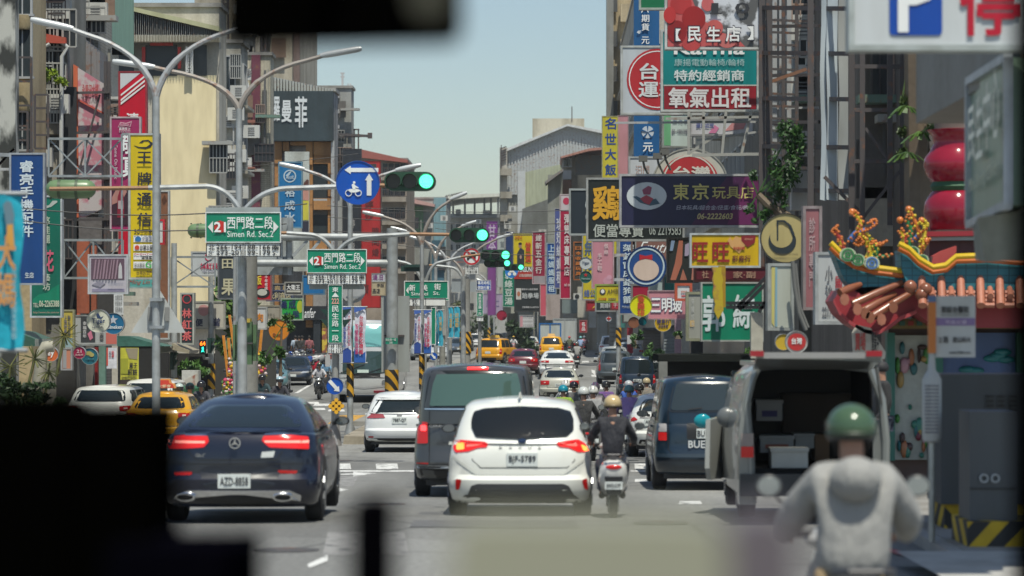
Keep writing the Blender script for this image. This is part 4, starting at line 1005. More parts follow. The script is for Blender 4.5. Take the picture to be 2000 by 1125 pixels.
t,B,K=car('suv','green_jeep','dark green off-road car with spare wheel on the tailgate','car',142,1276,(.015,.06,.05),tail='v',group=RK,over=dict(hw=.8,L=3.7,gy=(.1,.2,2.1,2.5),wb=(.6,2.8),hood=[(0,1.05),(2.5,1.05),(3.6,.95)],H=1.68))
a,b=wheel_parts(.34,.2); o=link('spare_wheel',a,t); o.location=(.4,-.1,.85); o.rotation_euler=(0,0,R(90))
text('OFF ROAD',(-.35,1.38,.3,1.5),(0,-.0,0),UX,UZ,mat('plain',(.7,.7,.7)),t,.04,'lettering',world=False)
# ---- oncoming cars
ON='oncoming cars'
car('hatch','black_car','glossy black electric car facing the camera on the left carriageway','car',152,571,(.012,.02,.035),face=-1,group=ON,over=dict(H=1.48,tum=.70),yaw=3)
car('hatch','teal_car','blue-green hatchback facing the camera in front of the black one','car',143,524,(.10,.2,.22),face=-1,group=ON,over=dict(H=1.5),yaw=3)
car('hatch','white_car','small white car facing the camera just beyond the concrete pole','car',136,505,(.68,.69,.68),face=-1,group=ON,over=dict(H=1.46),yaw=3)
car('suv','white_car','white car facing the camera half hidden behind the hanging banners','car',168,676,(.6,.62,.62),face=-1,group=ON,over=dict(H=1.45))
car('suv','silver_car','silver car facing the camera just right of the bus','car',215,826,(.35,.38,.4),face=-1,group=ON)
car('sedan','silver_car','pale silver saloon facing the camera left of the small post','car',205,852,(.5,.52,.53),face=-1,group=ON,over=dict(H=1.35))
car('sedan','dark_car','dark blue-grey car facing the camera between the two flag poles','car',262,897,(.05,.07,.09),face=-1,group=ON)
car('suv','white_car','white car facing the camera far beyond the striped pole','car',330,928,(.6,.6,.6),face=-1,group=ON)
car('suv','grey_car','grey car facing the camera far off, left of the taxi roof','car',360,968,(.2,.22,.23),face=-1,group=ON)
for k_,nm,lb,d_,px,c_,f_ in (('sedan','white_saloon','far white saloon between the taxis',300,1035,(.6,.62,.62),1),('hatch','grey_hatchback','far grey hatchback left of the blue-framed truck',330,1012,(.15,.17,.18),1),('suv','black_car','far black car at the end of the left lane',400,990,(.02,.02,.025),1),('suv','white_suv','white SUV behind the black car at the right kerb',330,1186,(.6,.6,.58),1),('sedan','silver_saloon','silver saloon parked under the striped kerb pole',195,1232,(.35,.37,.38),1),('suv','black_car','black car facing the camera behind the far striped pole',300,905,(.02,.025,.03),-1),('sedan','white_saloon','tiny white saloon facing the camera at the end of the road',440,945,(.6,.6,.6),-1)):
 car(k_,nm,lb,'car',d_,px,c_,face=f_,group=FD if f_ > 0 else ON)
 # ---- parked at the left kerb
t,B,K=car('suv','white_car','white car with dark rear window at the far left edge of the road','car',80,190,(.62,.62,.56),yaw=-4,tail='h',over=dict(H=1.5,belt=1.0,tum=.76))
t,B,K=car('suv','white_car','second white car, behind the lamp post at the left','car',90,285,(.6,.6,.58),yaw=-4,tail='h',over=dict(H=1.55))
tx,B,K=car('sedan','yellow_taxi','yellow taxi with red roof sign just left of the navy coupe SUV','taxi',74,305,(.72,.36,.01),tail='h',over=dict(H=1.42,gy=(.5,1.1,2.75,3.45),hw=.84))
o=part('roof_sign',MB().prism([(-.28,1.49),(.28,1.49),(.25,1.6),(.17,1.62),(.13,1.72),(-.13,1.72),(-.17,1.62),(-.25,1.6)],1.6,1.75),mat('plain',(.62,.28,.08),.4),tx,False,False)
part('sign_face',MB().prism([(-.24,1.5),(.24,1.5),(.21,1.58),(.12,1.62),(.1,1.69),(-.1,1.69),(-.12,1.62),(-.21,1.58)],1.585,1.6),mat('plain',(.5,.05,.03),.4),tx,False,False)
text('大都會',(-.16,1.51,.16,1.58),(0,1.58,0),UX,UZ,mat('plain',(.75,.6,.4)),tx,.02,world=False)
# ================================================================ POLES, ROAD SIGNS, SIGNALS
def arcpts(p0,p1,p2,n=10):
 a,b,c=Vector(p0),Vector(p1),Vector(p2); return [a*(1-t) **2+b*2*t*(1-t)+c*t*t for t in [i/n for i in range(n+1)]]
def lamp(px,d,yf,lt,rt,label,rusty=False,r=.085,group='double-armed street lamps on the median',base=None,stripe=None):
 b=P(px,0,d); z0=gz(d)+(.12 if base is None else base); t=thing('street_lamp',label,'street lamp',(b.x,d,z0),group=group)
 m1=GALV() if not rusty else mat('rust',(.3,.27,.24),.6,.2,0,'r')
 part('pole',MB().tube([(b.x,d,z0),(b.x,d,Z(yf,d))],[r,r*.8],10),mat('brushed',(.40,.42,.42),.45,.3),t)
 part('base_flange',MB().tube([(b.x,d,z0),(b.x,d,z0+.25)],[r*1.9,r*1.2],10),mat('brushed',(.3,.31,.31),.5,.3),t)
 if stripe: part('striped_wrap',MB().tube([P(px,stripe[1],d),P(px,stripe[0],d)],r*1.18,12),mat('stripe',(.62,.33,.02),.5),t)
 for tip in (lt,rt):
  if not tip: continue
  s=1 if tip[0] > px else-1; dx=abs(tip[0]-px); ex,ey=tip
  c=arcpts(P(px,yf+3,d),P(px+s*dx*.08,ey+(yf-ey)*.42,d),P(px+s*dx*.55,ey+(yf-ey)*.2,d),9); e=P(px+s*dx*.72,ey+(yf-ey)*.1,d)
  part('arm',MB().tube(c+[e],[r*.75]*5+[r*.55]*(len(c)-4),8),m1,t)
  h=P(ex,ey,d); u=(h-e); n_=u.length; u.normalize()
  m=MB().tube([e-u*.15,e,e+u*n_*.25,h-u*.1,h],[r*.6,r*.8,r*.85,r*.8,r*.6],10)
  part('lamp_head',m,mat('plain',(.52,.54,.54),.3,.2),t)
 return t
lamp(305,60,188,(60,38),(565,30),'nearest grey double-armed street lamp, in front of the left shop signs')
lamp(467,66,212,(220,120),(706,95),'rusty-armed street lamp rising above the first green road sign',True)
lamp(684,84,402,(546,320),(822,322),'street lamp behind the round blue arrow sign, with tall white banners',stripe=(708,775))
lamp(824,104,478,(708,414),(912,376),'street lamp carrying the second pair of white banners',True,stripe=(690,760))
lamp(851,128,505,(763,444),(930,432),'thin street lamp behind the Sinmei street sign',True)
lamp(876,152,520,(800,462),(950,468),'street lamp carrying the pale blue flags',r=.1)
lamp(905,180,540,(843,492),(1002,456),'street lamp beyond the blue flags with a rusty right arm',True,stripe=(650,690),r=.12)
lamp(955,250,560,(905,525),(1010,478),'slender distant street lamp with striped foot near the taxi',r=.1,stripe=(640,665))
lamp(965,290,575,(930,545),(1002,505),'farthest thin street lamp before the purple banner',r=.1)
lamp(1208,150,400,None,(1242,372),'grey kerbside pole with yellow and black foot on the right',r=.12,group='kerb poles',stripe=(640,676))
# concrete pole and control box
def pole(name,px,d,y0,r,label,m,y1=None,base=True,cat='pole',group=None):
 b=P(px,y0,d); z0=gz(d) if y1 is None else Z(y1,d)
 t=thing(name,label,cat,(b.x,d,z0),group=group); part('shaft',MB().tube([(b.x,d,z0),(b.x,d,b.z)],[r,r*.88],14),m,t)
 if base: part('base',MB().tube([(b.x,d,z0),(b.x,d,z0+.3),(b.x,d,z0+.42)],[r*1.6,r*1.3,r],14),m,t)
 return t
gconc=mat('wall',(.30,.30,.28)); d=70
t=pole('concrete_pole',486,d,498,.22,'thick concrete pole with green control box under the first road sign',gconc)
t2=pole('steel_pole',463,67.5,495,.10,'grey steel pole strapped in front of the thick concrete pole',mat('rust',(.4,.4,.38),.5,.2))
m=MB().box(P(462,712,65.3),P(494,628,65.6)); m.box(P(494,705,65.4),P(503,634,65.7)); m.box(P(455,705,65.4),P(462,634,65.7))
t=thing('signal_box','green signal housing seen from behind, strapped to the thick concrete pole','signal box',P(478,712,65.5)); part('housing',m,mat('sign',(.09,.16,.075),.5),t,smooth=False)
part('cap',MB().box(P(464,630,65.25),P(492,622,65.7)),mat('plain',(.45,.33,.05)),t,smooth=False); part('strap',MB().box(P(462,672,65.2),P(494,669,65.28)),DARKSTEEL(),t,smooth=False)
d=71; pole('concrete_pole',440,d,330,.1,'slim grey pipe left of the thick concrete pole',gconc) if False else None
# signals
def tlight(x0,x1,cy,h,d,label,lit=2,n=3,cat='traffic light',group='horizontal traffic lights'):
 a=P(x0,cy,d); b=P(x1,cy,d); r=h/2/F*d; z=a.z; t=thing('traffic_light',label,cat,((a.x+b.x)/2,d,z-r),group=group)
 gm=mat('plain',(.02,.065,.035),.5); pts=[]
 for k in range(9): an=R(-90+180*k/8); pts.append((b.x-r+r*math.cos(an),z+r*math.sin(an)))
 for k in range(9): an=R(90+180*k/8); pts.append((a.x+r+r*math.cos(an),z+r*math.sin(an)))
 part('housing',MB().prism(pts,d,d+r*1.5),gm,t)
 for i in range(n):
  x=a.x+r+(b.x-a.x-2*r)*i/(n-1); m=MB()
  m.ring((x,z),r*.78,r*.86,d-r*.9,d-.01,24,R(-30),R(210)); part('visor',m,gm,t)
  if i == lit:
   o=part('lens',MB().disc((x,z),r*.76,r*.76,d-.03,d),mat('plain',(.01,.9,.42),.3,0,.9),t)
   m=MB()
   for q in range(5):
    for k in range(max(1,q*6)):
     an=2*math.pi*k/max(1,q*6); m.disc((x+r*.16*q*math.cos(an),z+r*.16*q*math.sin(an)),r*.05,r*.05,d-.045,d-.02,6)
   part('led_dots',m,mat('plain',(.35,1.0,.75),.3,0,2.2),o,smooth=False)
  else:
   part('lens',MB().disc((x,z),r*.76,r*.76,d-.03,d,24),mat('plain',(.03,.032,.03),.25),t)
 return t
tlight(750,851,354,37,63,'largest green-lit traffic light, beside the round blue arrow sign')
tlight(877,956,459,28,78,'second green-lit traffic light, on the rusty arm left of centre')
tlight(938,998,498,21,118,'upper lamp row of the double signal right of the no-turning sign')
tlight(945,998,514,15,118.5,'lower lamp row of the double signal, with small green arrow')
tlight(984,1024,522,13,150,'small distant green-lit traffic light touching the blue scooter sign'); tlight(1019,1050,525,12,165,'smallest and rightmost green-lit traffic light')
def capsule(x0,x1,y0,y1,d,label):
 r=(y1-y0)/2/F*d; cy=(y0+y1)/2; a=P(x0,cy,d)+Vector((r,0,0)); b=P(x1,cy,d)-Vector((r,0,0)); u=Vector((1,0,0))
 pr=[a+u*r*(math.cos(R(k))*-1) for k in (0,30,60)]+[a,b]+[b+u*r*math.sin(R(k)) for k in (30,60,90)]
 rs=[r*.02]+[r*math.sin(R(k)) for k in (30,60)]+[r,r]+[r*math.cos(R(k)) for k in (30,60)]+[r*.02]
 t=thing('traffic_light',label,'traffic light',((a.x+b.x)/2,d,a.z-r)); part('housing',MB().tube(pr,rs,20),mat('sign',(.13,.21,.10),.35),t)
 m=MB();
 for f in (.28,.62): x=a.x-r+(b.x-a.x+2*r)*f; m.ring((0,0),0,0,0,0,3) if False else m.tube([(x-.03,d,a.z),(x+.03,d,a.z)],r*1.04,20)
 for f in (.1,.35,.6,.85): x=a.x-r+(b.x-a.x+2*r)*f; m.box((x-.02,d-.02,a.z-r*1.1),(x+.02,d+.02,a.z-r*.9)); m.box((x-.02,d-.02,a.z+r*.92),(x+.02,d+.02,a.z+r*1.08))
 part('clamp',m,mat('plain',(.05,.08,.04),.5),t); return t
capsule(89,188,351,388,64.5,'green capsule-shaped signal seen from behind at the left end of the rusty arm'); capsule(366,440,437,464,76,'green capsule-shaped signal seen from behind beside the first road sign')
m=MB().box(P(783,530,109),P(828,520,109.4)); m.box(P(790,522,108.9),P(826,517,109.3)); solo('traffic_light',m,mat('plain',(.015,.045,.035),.5),'dark green signal seen from behind above the Sinmei street sign','traffic light',smooth=False)
capsule(667,719,508,526,88,'dark signal and bracket hanging left of the tall gantry pole')
# mast arms
def mast(px,d,yj,left,right,ybase,label,r=.055,col=None):
 """T mast: two arcs leave the post at (px, yj)"""
 z0=gz(d); t=thing('signal_mast',label,'signal mast',(X(px,d),d,z0)); g=mat('brushed',(.42,.44,.44),.45,.3)
 part('post',MB().tube([(X(px,d),d,z0),P(px,yj,d)],[r*2,r*1.6],12),g,t)
 for pts in (left,right):
  if not pts: continue
  s=1 if pts[0][0] > px else-1
  c=arcpts(P(px+s*4,yj,d),P(px+s*(abs(pts[0][0]-px)*.42),pts[0][1]+2,d),P(*pts[0],d),10)+[P(*p,d) for p in pts[1:-1]]
  part('arm',MB().tube(c,r,8),g,t)
  part('arm_end',MB().tube([P(*pts[-2],d),P(*pts[-1],d)],r*.8,8),mat('rust',(.3,.17,.09),.6,.2),t)
 return t
mast(473,64,412,[(405,364),(290,367),(97,369)],[(560,368),(700,363),(752,362)],0,'nearer signal mast arching over the first green road sign')
mast(655,79,492,[(605,458),(560,455),(548,455)],[(715,462),(800,457),(880,458)],0,'second signal mast arching over the second green road sign')
mast(828,110,550,[(785,512),(770,508),(765,508)],[(860,512),(900,502),(938,497)],0,'third signal mast over the Sinmei street sign')
mast(905,118.3,540,[(880,522),(845,518),(838,518)],[(930,515),(940,505),(946,500)],0,'fourth signal mast with no-turning sign')
# gantry seen from behind
d=88; t=pole('gantry_pole',766,d,446,.18,'tall grey octagonal gantry pole in front of the bus',mat('brushed',(.36,.38,.38),.5,.2))
part('striped_wrap',MB().tube([P(765,775,d),P(765,722,d)],.2,12),mat('stripe',(.62,.33,.02),.5),t)
m=MB(); m.tube([P(550,463,d),P(762,463,d)],.11,10); m.tube([P(495,514,d),P(762,514,d)],.11,10)
for a,b in ((572,600),(600,625),(520,545)): m.bar(P(a,500,d),P(b,470,d),.08)
part('boom',m,mat('brushed',(.36,.38,.38),.5,.2),t)
part('number_plaque',MB().box(P(753,672,d-.4),P(777,660,d-.3)),mat('sign',(.01,.22,.14),.4),t,smooth=False)
text('民生路一段\n308',(X(755,d),Z(671,d),X(775,d),Z(661,d)),(0,d-.41,0),UX,UZ,mat('plain',(.6,.65,.6)),t)
t=thing('road_sign','grey back of a large road sign hanging behind the first green sign','road sign',P(540,537,88.3))
part('sheet',MB().box(P(500,537,88.35),P(573,425,88.42)),mat('brushed',(.34,.37,.38),.5,.1),t,smooth=False)
m=MB(); m.bar(P(548,537,88.2),P(548,425,88.2),.12); m.bar(P(566,537,88.2),P(566,425,88.2),.12); part('rib',m,STEEL(),t,smooth=False)
t=thing('road_sign','tall grey back of a road sign strapped to the gantry pole','road sign',P(772,727,88.9))
part('sheet',MB().box(P(745,727,88.3),P(800,578,88.4)),mat('sign',(.30,.32,.31),.5),t,smooth=False)
part('strap',MB().box(P(750,657,88.2),P(790,654,88.29)),DARKSTEEL(),t,smooth=False)
t=thing('road_sign','round grey back of a road sign right of the vertical green sign','road sign',P(690,592,85.5))
part('sheet',MB().disc((X(690,85.5),Z(568,85.5)),.34,.34,85.4,85.43),mat('sign',(.36,.37,.37),.5),t)
part('clamp',MB().box(P(676,583,85.2),P(700,579,85.35)),STEEL(),t,smooth=False)
t=thing('road_sign','white triangular sign back on the nearest street lamp pole','road sign',P(308,652,60.3))
part('sheet',MB().prism([(X(a,60.3),Z(b,60.3)) for a,b in ((256,650),(262,640),(310,563),(357,640),(362,650))],60.28,60.32),mat('sign',(.46,.48,.47),.5),t,smooth=False)
for y in (583,637): part('clamp',MB().box(P(292,y+5,59.87),P(322,y-1,60.27)),STEEL(),t,smooth=False)
for x in (289,322): part('bolt_plate',MB().box(P(x,627,60.2),P(x+9,600,60.27)),mat('plain',(.22,.22,.21),.5),t,smooth=False)
for (x,y,w,h,d_) in ((870,655,16,130,118),(900,660,12,130,150)): pass
GRN=(.0,.23,.13); BLU=(.0,.075,.42); WH_=(.78,.80,.78); INK=(.02,.02,.02)
def roadsign(x0,y0,x1,y1,d,label):
 k=(x1-x0)/144; f=lambda x,y: (x0+(x-403)*k,y0+(y-416)*k)
 q=lambda a,b,c,e: (*f(a,b),*f(c,e))
 ttl=sign('road_sign',x0,y0,x1,y1,d,GRN,label,'road sign',frame=WH_,fw=.02,thick=.05,kind='sign',group='green road signs over the median',shapes=[
 ('p',[f(*p) for p in ((406,443),(416,432),(416,455))],WH_,'arrow'),('p',[f(*p) for p in ((544,443),(534,432),(534,455))],WH_,'arrow'),
 ('p',[f(430+12.5*math.cos(R(a))*(1 if (a //18)%2 else .9),443+12.5*math.sin(R(a))*(1 if (a //18)%2 else .9)) for a in range(0,360,18)],(.55,.03,.02),'route_flower')],
 texts=[('21',*q(419,434,441,453),WH_,dict(b=.035)),('西門路二段',*q(444,423,533,447),WH_,dict(b=.01)),('Simen Rd. Sec.2',*q(444,451,534,463),WH_,dict(b=.005))])
 return ttl
roadsign(403,416,547,472,63.5,'nearer and larger green road sign reading Simen Rd. Sec.2'); roadsign(601,488,715,532,78.5,'farther and smaller green road sign reading Simen Rd. Sec.2')
for x0,y0,x1,y1,d,lb in ((404,476,547,500,63.4,'white house number plate under the nearer green road sign'),(601,535,714,555,78.4,'white house number plate under the farther green road sign')):
 k=(x1-x0)/143; f=lambda a,b,c,e: (x0+(a-404)*k,y0+(b-476)*k,x0+(c-404)*k,y0+(e-476)*k)
 sign('number_board',x0,y0,x1,y1,d,WH_,lb,'number board',frame=(.03,.03,.03),fw=.012,thick=.04,group='number boards under the green signs',shapes=[('r',x0+70*k,y0,x0+71.5*k,y1,(.03,.03,.03),'divider')],
 texts=[('北',*f(408,478,419,489),INK),('N.',*f(408,491,416,498),INK,dict(b=.01)),('266-194',*f(423,478,472,487),INK),('273-201',*f(423,489,472,498),INK),('188-166',*f(478,478,528,487),INK),('199-179',*f(478,489,528,498),INK),('南',*f(531,478,545,489),INK),('S.',*f(533,491,541,498),INK,dict(b=.01))])
for x0,y0,x1,y1,d in ((402,405,547,420,63.7),(604,553,711,565,78.7)): solo('road_sign',MB().box(P(x0,y1,d),P(x1,y0,d+.03)),mat('sign',(.33,.36,.36),.5),'grey strip of a sign back showing above the nearer green sign' if x0 < 500 else 'grey strip of a sign back showing below the farther number board','road sign',smooth=False)
rsign('road_sign',699,357,43,62.8,BLU,'round blue sign with white arrows and scooter symbol','road sign',rim=(.02,.1,.4),thick=.03,
shapes=[('p',arrow(747-8,332,673,332,8,16,12),WH_,'arrow'),('p',arrow(721,382,721,339,9,16,13),WH_,'arrow'),
('g',681,377,5.2,6.6,WH_,'symbol_wheel'),('g',700,377,5.2,6.6,WH_,'symbol_wheel'),('p',[(679,371),(684,369),(697,369),(703,371),(702,374),(695,376),(685,376)],WH_,'symbol_scooter'),('p',[(689,370),(687,361),(691,358),(694,362),(701,367),(700,368),(694,366),(695,370)],WH_,'symbol_rider'),('o',692,356.5,2.4,2.4,WH_,'symbol_head')])
rsign('road_sign',654,754,16.5,77.6,BLU,'round blue keep-right sign with white diagonal arrow on the median','road sign',rim=(.02,.1,.4),thick=.03,shapes=[('p',arrow(643,743,663,765,7,14,9),WH_,'arrow')])
sign('hazard_sign',645,781,669,805,77.5,(.03,.03,.03),'yellow diamond marker with nine amber reflectors below the keep-right sign','hazard sign',frame=None,thick=.03)
o=bpy.context.scene.objects[-1] if False else None
# make the diamond: rotate by 45 degrees
hz=[x for x in COL.objects if x.get('category') == 'hazard sign'][0]
pn=hz.children[0]; mt=Matrix.Translation((0,0,.16)) @ Matrix.Rotation(R(45),4,'Y') @ Matrix.Translation((0,0,-.16)); pn.data.transform(mt)
m=MB()
for i in range(3):
 for j in range(3):
  c=Vector((i-1,j-1))*8.2; a=Vector((c.x-c.y,c.x+c.y))*.7071; q=P(657+a.x,793+a.y,77.5)
  part('reflector',MB().disc((q.x,q.z),.052,.052,77.45,77.49,12),mat('plain',(.75,.4,.03),.3),hz)
sign('road_sign',642,557,668,669,77.8,GRN,'tall vertical green street name sign with route 222','road sign',frame=WH_,fw=.015,thick=.04,
shapes=[('p',[(648,580),(655,571),(662,580)],WH_,'arrow')],texts=[('東',649,561,661,570,WH_,dict(b=.01)),('222',648,583,662,593,(.75,.35,.3),dict(b=.03))]+[(c,648.5,597+i*14.3,661.5,609+i*14.3,WH_,dict(b=.01)) for i,c in enumerate('民生路一段')])
sign('number_board',641,670,668,690,77.8,WH_,'small white number board 168 183 under the vertical green sign','number board',frame=(.03,.03,.03),fw=.01,thick=.04,texts=[('168 183',643,672,667,679,INK,dict(b=.01)),('194 215',643,682,667,689,INK,dict(b=.01))])
t=pole('sign_pole',655,78,690,.085,'concrete-footed pole of the keep-right sign on the median nose',gconc)
part('foot',MB().tube([(X(653,77.9),77.9,gz(78)),(X(653,77.9),77.9,gz(78)+.35),(X(653,77.9),77.9,gz(78)+.6)],[.19,.15,.1],12),mat('concrete',(.22,.21,.2)),t)
# median nose with planting
m=MB()
z0=gz(80); m.prism([(0,0)]*0 or [(X(668,79),z0-.2),(X(712,79),z0-.2),(X(710,79),z0+.2),(X(672,79),z0+.22)],79,96); struct('median',m,mat('concrete',(.33,.29,.22)))
m=MB()
for a,b in ((96,430),): m.box((-6.1,a,gz(120)-.1),(-5.2,165,gz(120)+.18)); m.box((-6.1,165.1,-.4),(-5.2,b,.18))
struct('median',m,mat('concrete',(.3,.29,.26)))
m=MB().prism([(X(300,61),-.8),(X(262,61),-.8),(X(264,61),Z(925,61)),(X(300,61),Z(925,61)),(X(322,61),Z(935,61)),(X(322,61),-.8)],56,66); struct('median',m,mat('concrete',(.33,.26,.15)))
# Sinmei street sign
sign('road_sign',791,550,874,582,108,GRN,'green road sign reading Sinmei St. above the second white banners','road sign',frame=WH_,fw=.03,thick=.05,shapes=[('p',[(793,567),(798,560),(798,574)],WH_,'arrow')],
texts=[('新',799,556,811,568,WH_),('美',823,556,835,568,WH_),('街',848,554,861,566,WH_),('Sinmei',803,570,836,577,WH_,dict(b=.005)),('St.',846,569,859,576,WH_,dict(b=.005))])
sign('number_board',791,583,870,597,107.9,WH_,'white number board 92 83 under the Sinmei street sign','number board',frame=(.03,.03,.03),fw=.015,thick=.04,shapes=[('r',831,583,832,597,INK,'divider')],texts=[('北',793,585,801,592,INK),('92-',805,584,817,589,INK),('83-',806,591,817,596,INK)])
sign('road_sign',866,558,876,586,109.5,GRN,'edge of another green sign behind the Sinmei street sign','road sign',frame=WH_,fw=.02,thick=.05)
sign('road_sign',843,601,850,672,112,GRN,'narrow green street sign seen edge-on right of the white banners','road sign',frame=WH_,fw=.02,thick=.3)
sign('road_sign',932,572,943,617,160,GRN,'distant small vertical green street name sign','road sign',frame=WH_,fw=.02,thick=.04,texts=[('東\n▲\n民\n生\n路\n一\n段'.replace('▲','民'),934.5,574,940.5,615,WH_)])
sign('number_board',931,619,944,627,160,WH_,'tiny white number board under the distant vertical green sign','number board',frame=(.2,.2,.2),fw=.01,thick=.04,texts=[('17 17',933,620,942,626,INK,dict(b=0))])
pole('sign_pole',937,160.3,560,.1,'grey pole of the distant vertical green sign',gconc)
rsign('road_sign',921,501,17,117.5,WH_,'round red-rimmed no-turning sign over the far crossing','road sign',rim=(.4,.4,.4),thick=.03,shapes=[('g',921,501,13 ,17,(.5,.01,.02),'red_ring'),('p',[(912,503),(915,503),(918,500),(922,500),(922,496),(919,496),(919,493.5),(928,493.5),(930,497),(929,508),(926,508),(925,504),(918,504),(915,508),(912,508)],INK,'turn_symbol'),('p',[(909,489),(911,487),(933,511),(931,513)],(.5,.01,.02),'red_bar')])
sign('road_sign',909,520,934,535,117.4,WH_,'white plate with two lines of text below the no-turning sign','road sign',frame=(.3,.3,.3),fw=.01,thick=.03,texts=[('禁止四輪以上',911,521,932,527,INK,dict(b=0)),('汽車左轉',911,528,932,534,INK,dict(b=0))])
sign('road_sign',931,548,958,566,150,BLU,'small blue sign with two lines of white text beside the striped pole','road sign',frame=WH_,fw=.02,thick=.03,texts=[('專用時相',933,549,956,556,WH_),('號誌行駛',933,558,956,565,WH_)])
rsign('road_sign',999,530,13,151,(.02,.2,.6),'round light-blue scooter sign partly behind the small traffic light','road sign',rim=None,thick=.03,shapes=[('o',995,535,3.4,3.4,WH_,'symbol_wheel'),('o',1005,535,3.4,3.4,WH_,'symbol_wheel'),('p',[(994,532),(1006,532),(1002,527),(998,525)],WH_,'symbol_scooter')])
rsign('road_sign',847,696,7.5,104.5,BLU,'small round blue keep-right sign under the second banners','road sign',rim=None,thick=.03,shapes=[('p',arrow(842,691,851,701,3.5,7,5),WH_,'arrow')])
t=thing('road_sign','grey sign back behind the pole left of the no-turning sign','road sign',P(892,572,150)); part('sheet',MB().box(P(882,570,150),P(933,550,150.1)),mat('sign',(.3,.33,.34),.5),t,smooth=False)
tq=pole('sign_pole',909,140,545,.24,'stout grey pole with striped wrap and yellow foot near the taxi',gconc);
part('striped_wrap',MB().tube([P(909,690,140),P(909,648,140)],.27,12),mat('stripe',(.62,.33,.02),.5),tq)
m=MB().tube([P(864,712,130),P(864,655,130)],.13,10); solo('bollard',m,mat('brushed',(.3,.3,.27),.5),'short grey box post between the silver car and the flags','post')
pole('flag_pole',879,148,600,.1,'grey pole between the two pale blue flags',gconc,base=False)
# pedestrian signals and their poles on the left
t=pole('sign_pole',412,100,540,.1,'grey pole with countdown pedestrian signal and striped foot',mat('brushed',(.45,.48,.48),.4,.2)); part('striped_wrap',MB().tube([P(413,760,100),P(413,710,100)],.125,12),mat('stripe',(.62,.33,.02),.5),t)
t=pole('sign_pole',340,96,475,.1,'grey pole with dark signal housing left of the countdown signal',mat('brushed',(.45,.48,.48),.4,.2)); part('striped_wrap',MB().tube([P(340,782,96),P(340,738,96)],.125,12),mat('stripe',(.62,.33,.02),.5),t)
t=thing('pedestrian_signal','pedestrian countdown signal showing 64 in orange','pedestrian signal',P(396,692,99)); part('housing',MB().box(P(389,692,99),P(403,664,99.3)),BLACK(),t,smooth=False)
text('64',(X(391,99),Z(675,99),X(401,99),Z(667,99)),(0,98.98,0),UX,UZ,mat('plain',(1,.16,.01),.5,0,3),t,.04,'countdown')
part('walking_figure',MB().prism([(X(a,99),Z(b,99)) for a,b in ((393,688),(395,683),(394,679),(397,677),(398,681),(397,684),(399,688),(397,686))],98.97,99.0),mat('plain',(.02,.9,.6),.5,0,2),t,smooth=False)
part('bracket',MB().tube([P(397,692,99.2),P(399,700,99.2),P(410,701,99.6)],.05),STEEL(),t)
for x,y0,y1,d,lb in ((405,660,690,99.4,'dark green vertical signal housing right of the countdown'),(332,688,722,95.4,'dark green vertical signal housing on the left pole')):
 m=MB().box(P(x,y1,d),P(x+9,y0,d+.3)); m.prism([(X(x+8,d),Z(y0,d)),(X(x+15,d),Z(y0+1,d)),(X(x+8,d),Z(y0+13,d))],d,d+.3); m.prism([(X(x+8,d),Z(y0+14,d)),(X(x+15,d),Z(y0+15,d)),(X(x+8,d),Z(y0+27,d))],d,d+.3)
 solo('traffic_light',m,mat('plain',(.012,.045,.035),.5),lb,'traffic light',smooth=False)
m=MB()
for s in (-1,1):
 for y in (605,625): m.prism([(X(655+s*13,78.3),Z(y,78.3)),(X(655+s*30,78.3),Z(y-2,78.3)),(X(655+s*16,78.3),Z(y+15,78.3))],78.3,78.6)
solo('traffic_light',m,mat('plain',(.012,.045,.035),.5),'dark green signal hoods sticking out behind the vertical green sign','traffic light',smooth=False)
# gantry scaffold pipes across the left (sign frame)
def frame_truss(px0,px1,y0,y1,d,n,label,r=.05,diag=True,col=None):
 m=MB(); t=thing('steel_truss',label,'steel truss',P((px0+px1)/2,y1,d)); q=Vector((0,.5,0)); w=(px1-px0)/n
 mm=col or mat('brushed',(.30,.33,.34),.5,.2)
 for k in range(2):
  part('rail',MB().bar(P(px0,(y0,y1)[k],d),P(px1,(y0,y1)[k],d),r*1.3),mm,t,smooth=False)
 for i in range(n+1): part('upright',MB().bar(P(px0+i*w,y0,d),P(px0+i*w,y1,d),r),mm,t,smooth=False)
 if diag:
  for i in range(n):
   part('brace',MB().bar(P(px0+i*w,y0,d+.05),P(px0+i*w+w,y1,d+.05),r*.8),mm,t,smooth=False); part('brace',MB().bar(P(px0+i*w,y1,d+.1),P(px0+i*w+w,y0,d+.1),r*.8),mm,t,smooth=False)
 return t
frame_truss(95,238,271,344,86,2,'grey X-braced steel frame above the capsule signal'); frame_truss(125,240,469,543,86.5,2,'grey X-braced steel frame below the capsule signal')
frame_truss(238,252,262,560,86.2,1,'narrow upright ladder frame left of the yellow phone shop sign',diag=False)
frame_truss(335,420,502,560,97,1,'grey pipe frame holding the small white tea sign',diag=True)
m=MB(); m.bar(P(0,302,84),P(75,306,84),.1)
for i in range(4): m.bar(P(-10,330,84),P(28,290,84),.06)
solo('steel_truss',m,STEEL(),'grey pipes above the tall blue phone accessories sign','steel truss',smooth=False)
# ================================================================ SHOP SIGNS
W,K_,NAVY,YEL,RD=(.74,.75,.74),(.02,.02,.025),(.01,.035,.13),(.70,.50,.01),(.45,.015,.025)
GR='shop signs hanging over the left pavement'; GQ='shop signs hanging over the right pavement'
S=sign
BL=lambda x0,x1,y0,y1: ((x1+2,y0,x1+40,y0),(x1+2,y1,x1+40,y1)) # brackets to the right
BR=lambda x0,x1,y0,y1: ((x0-2,y0,x0-40,y0),(x0-2,y1,x0-40,y1)) # brackets to the left
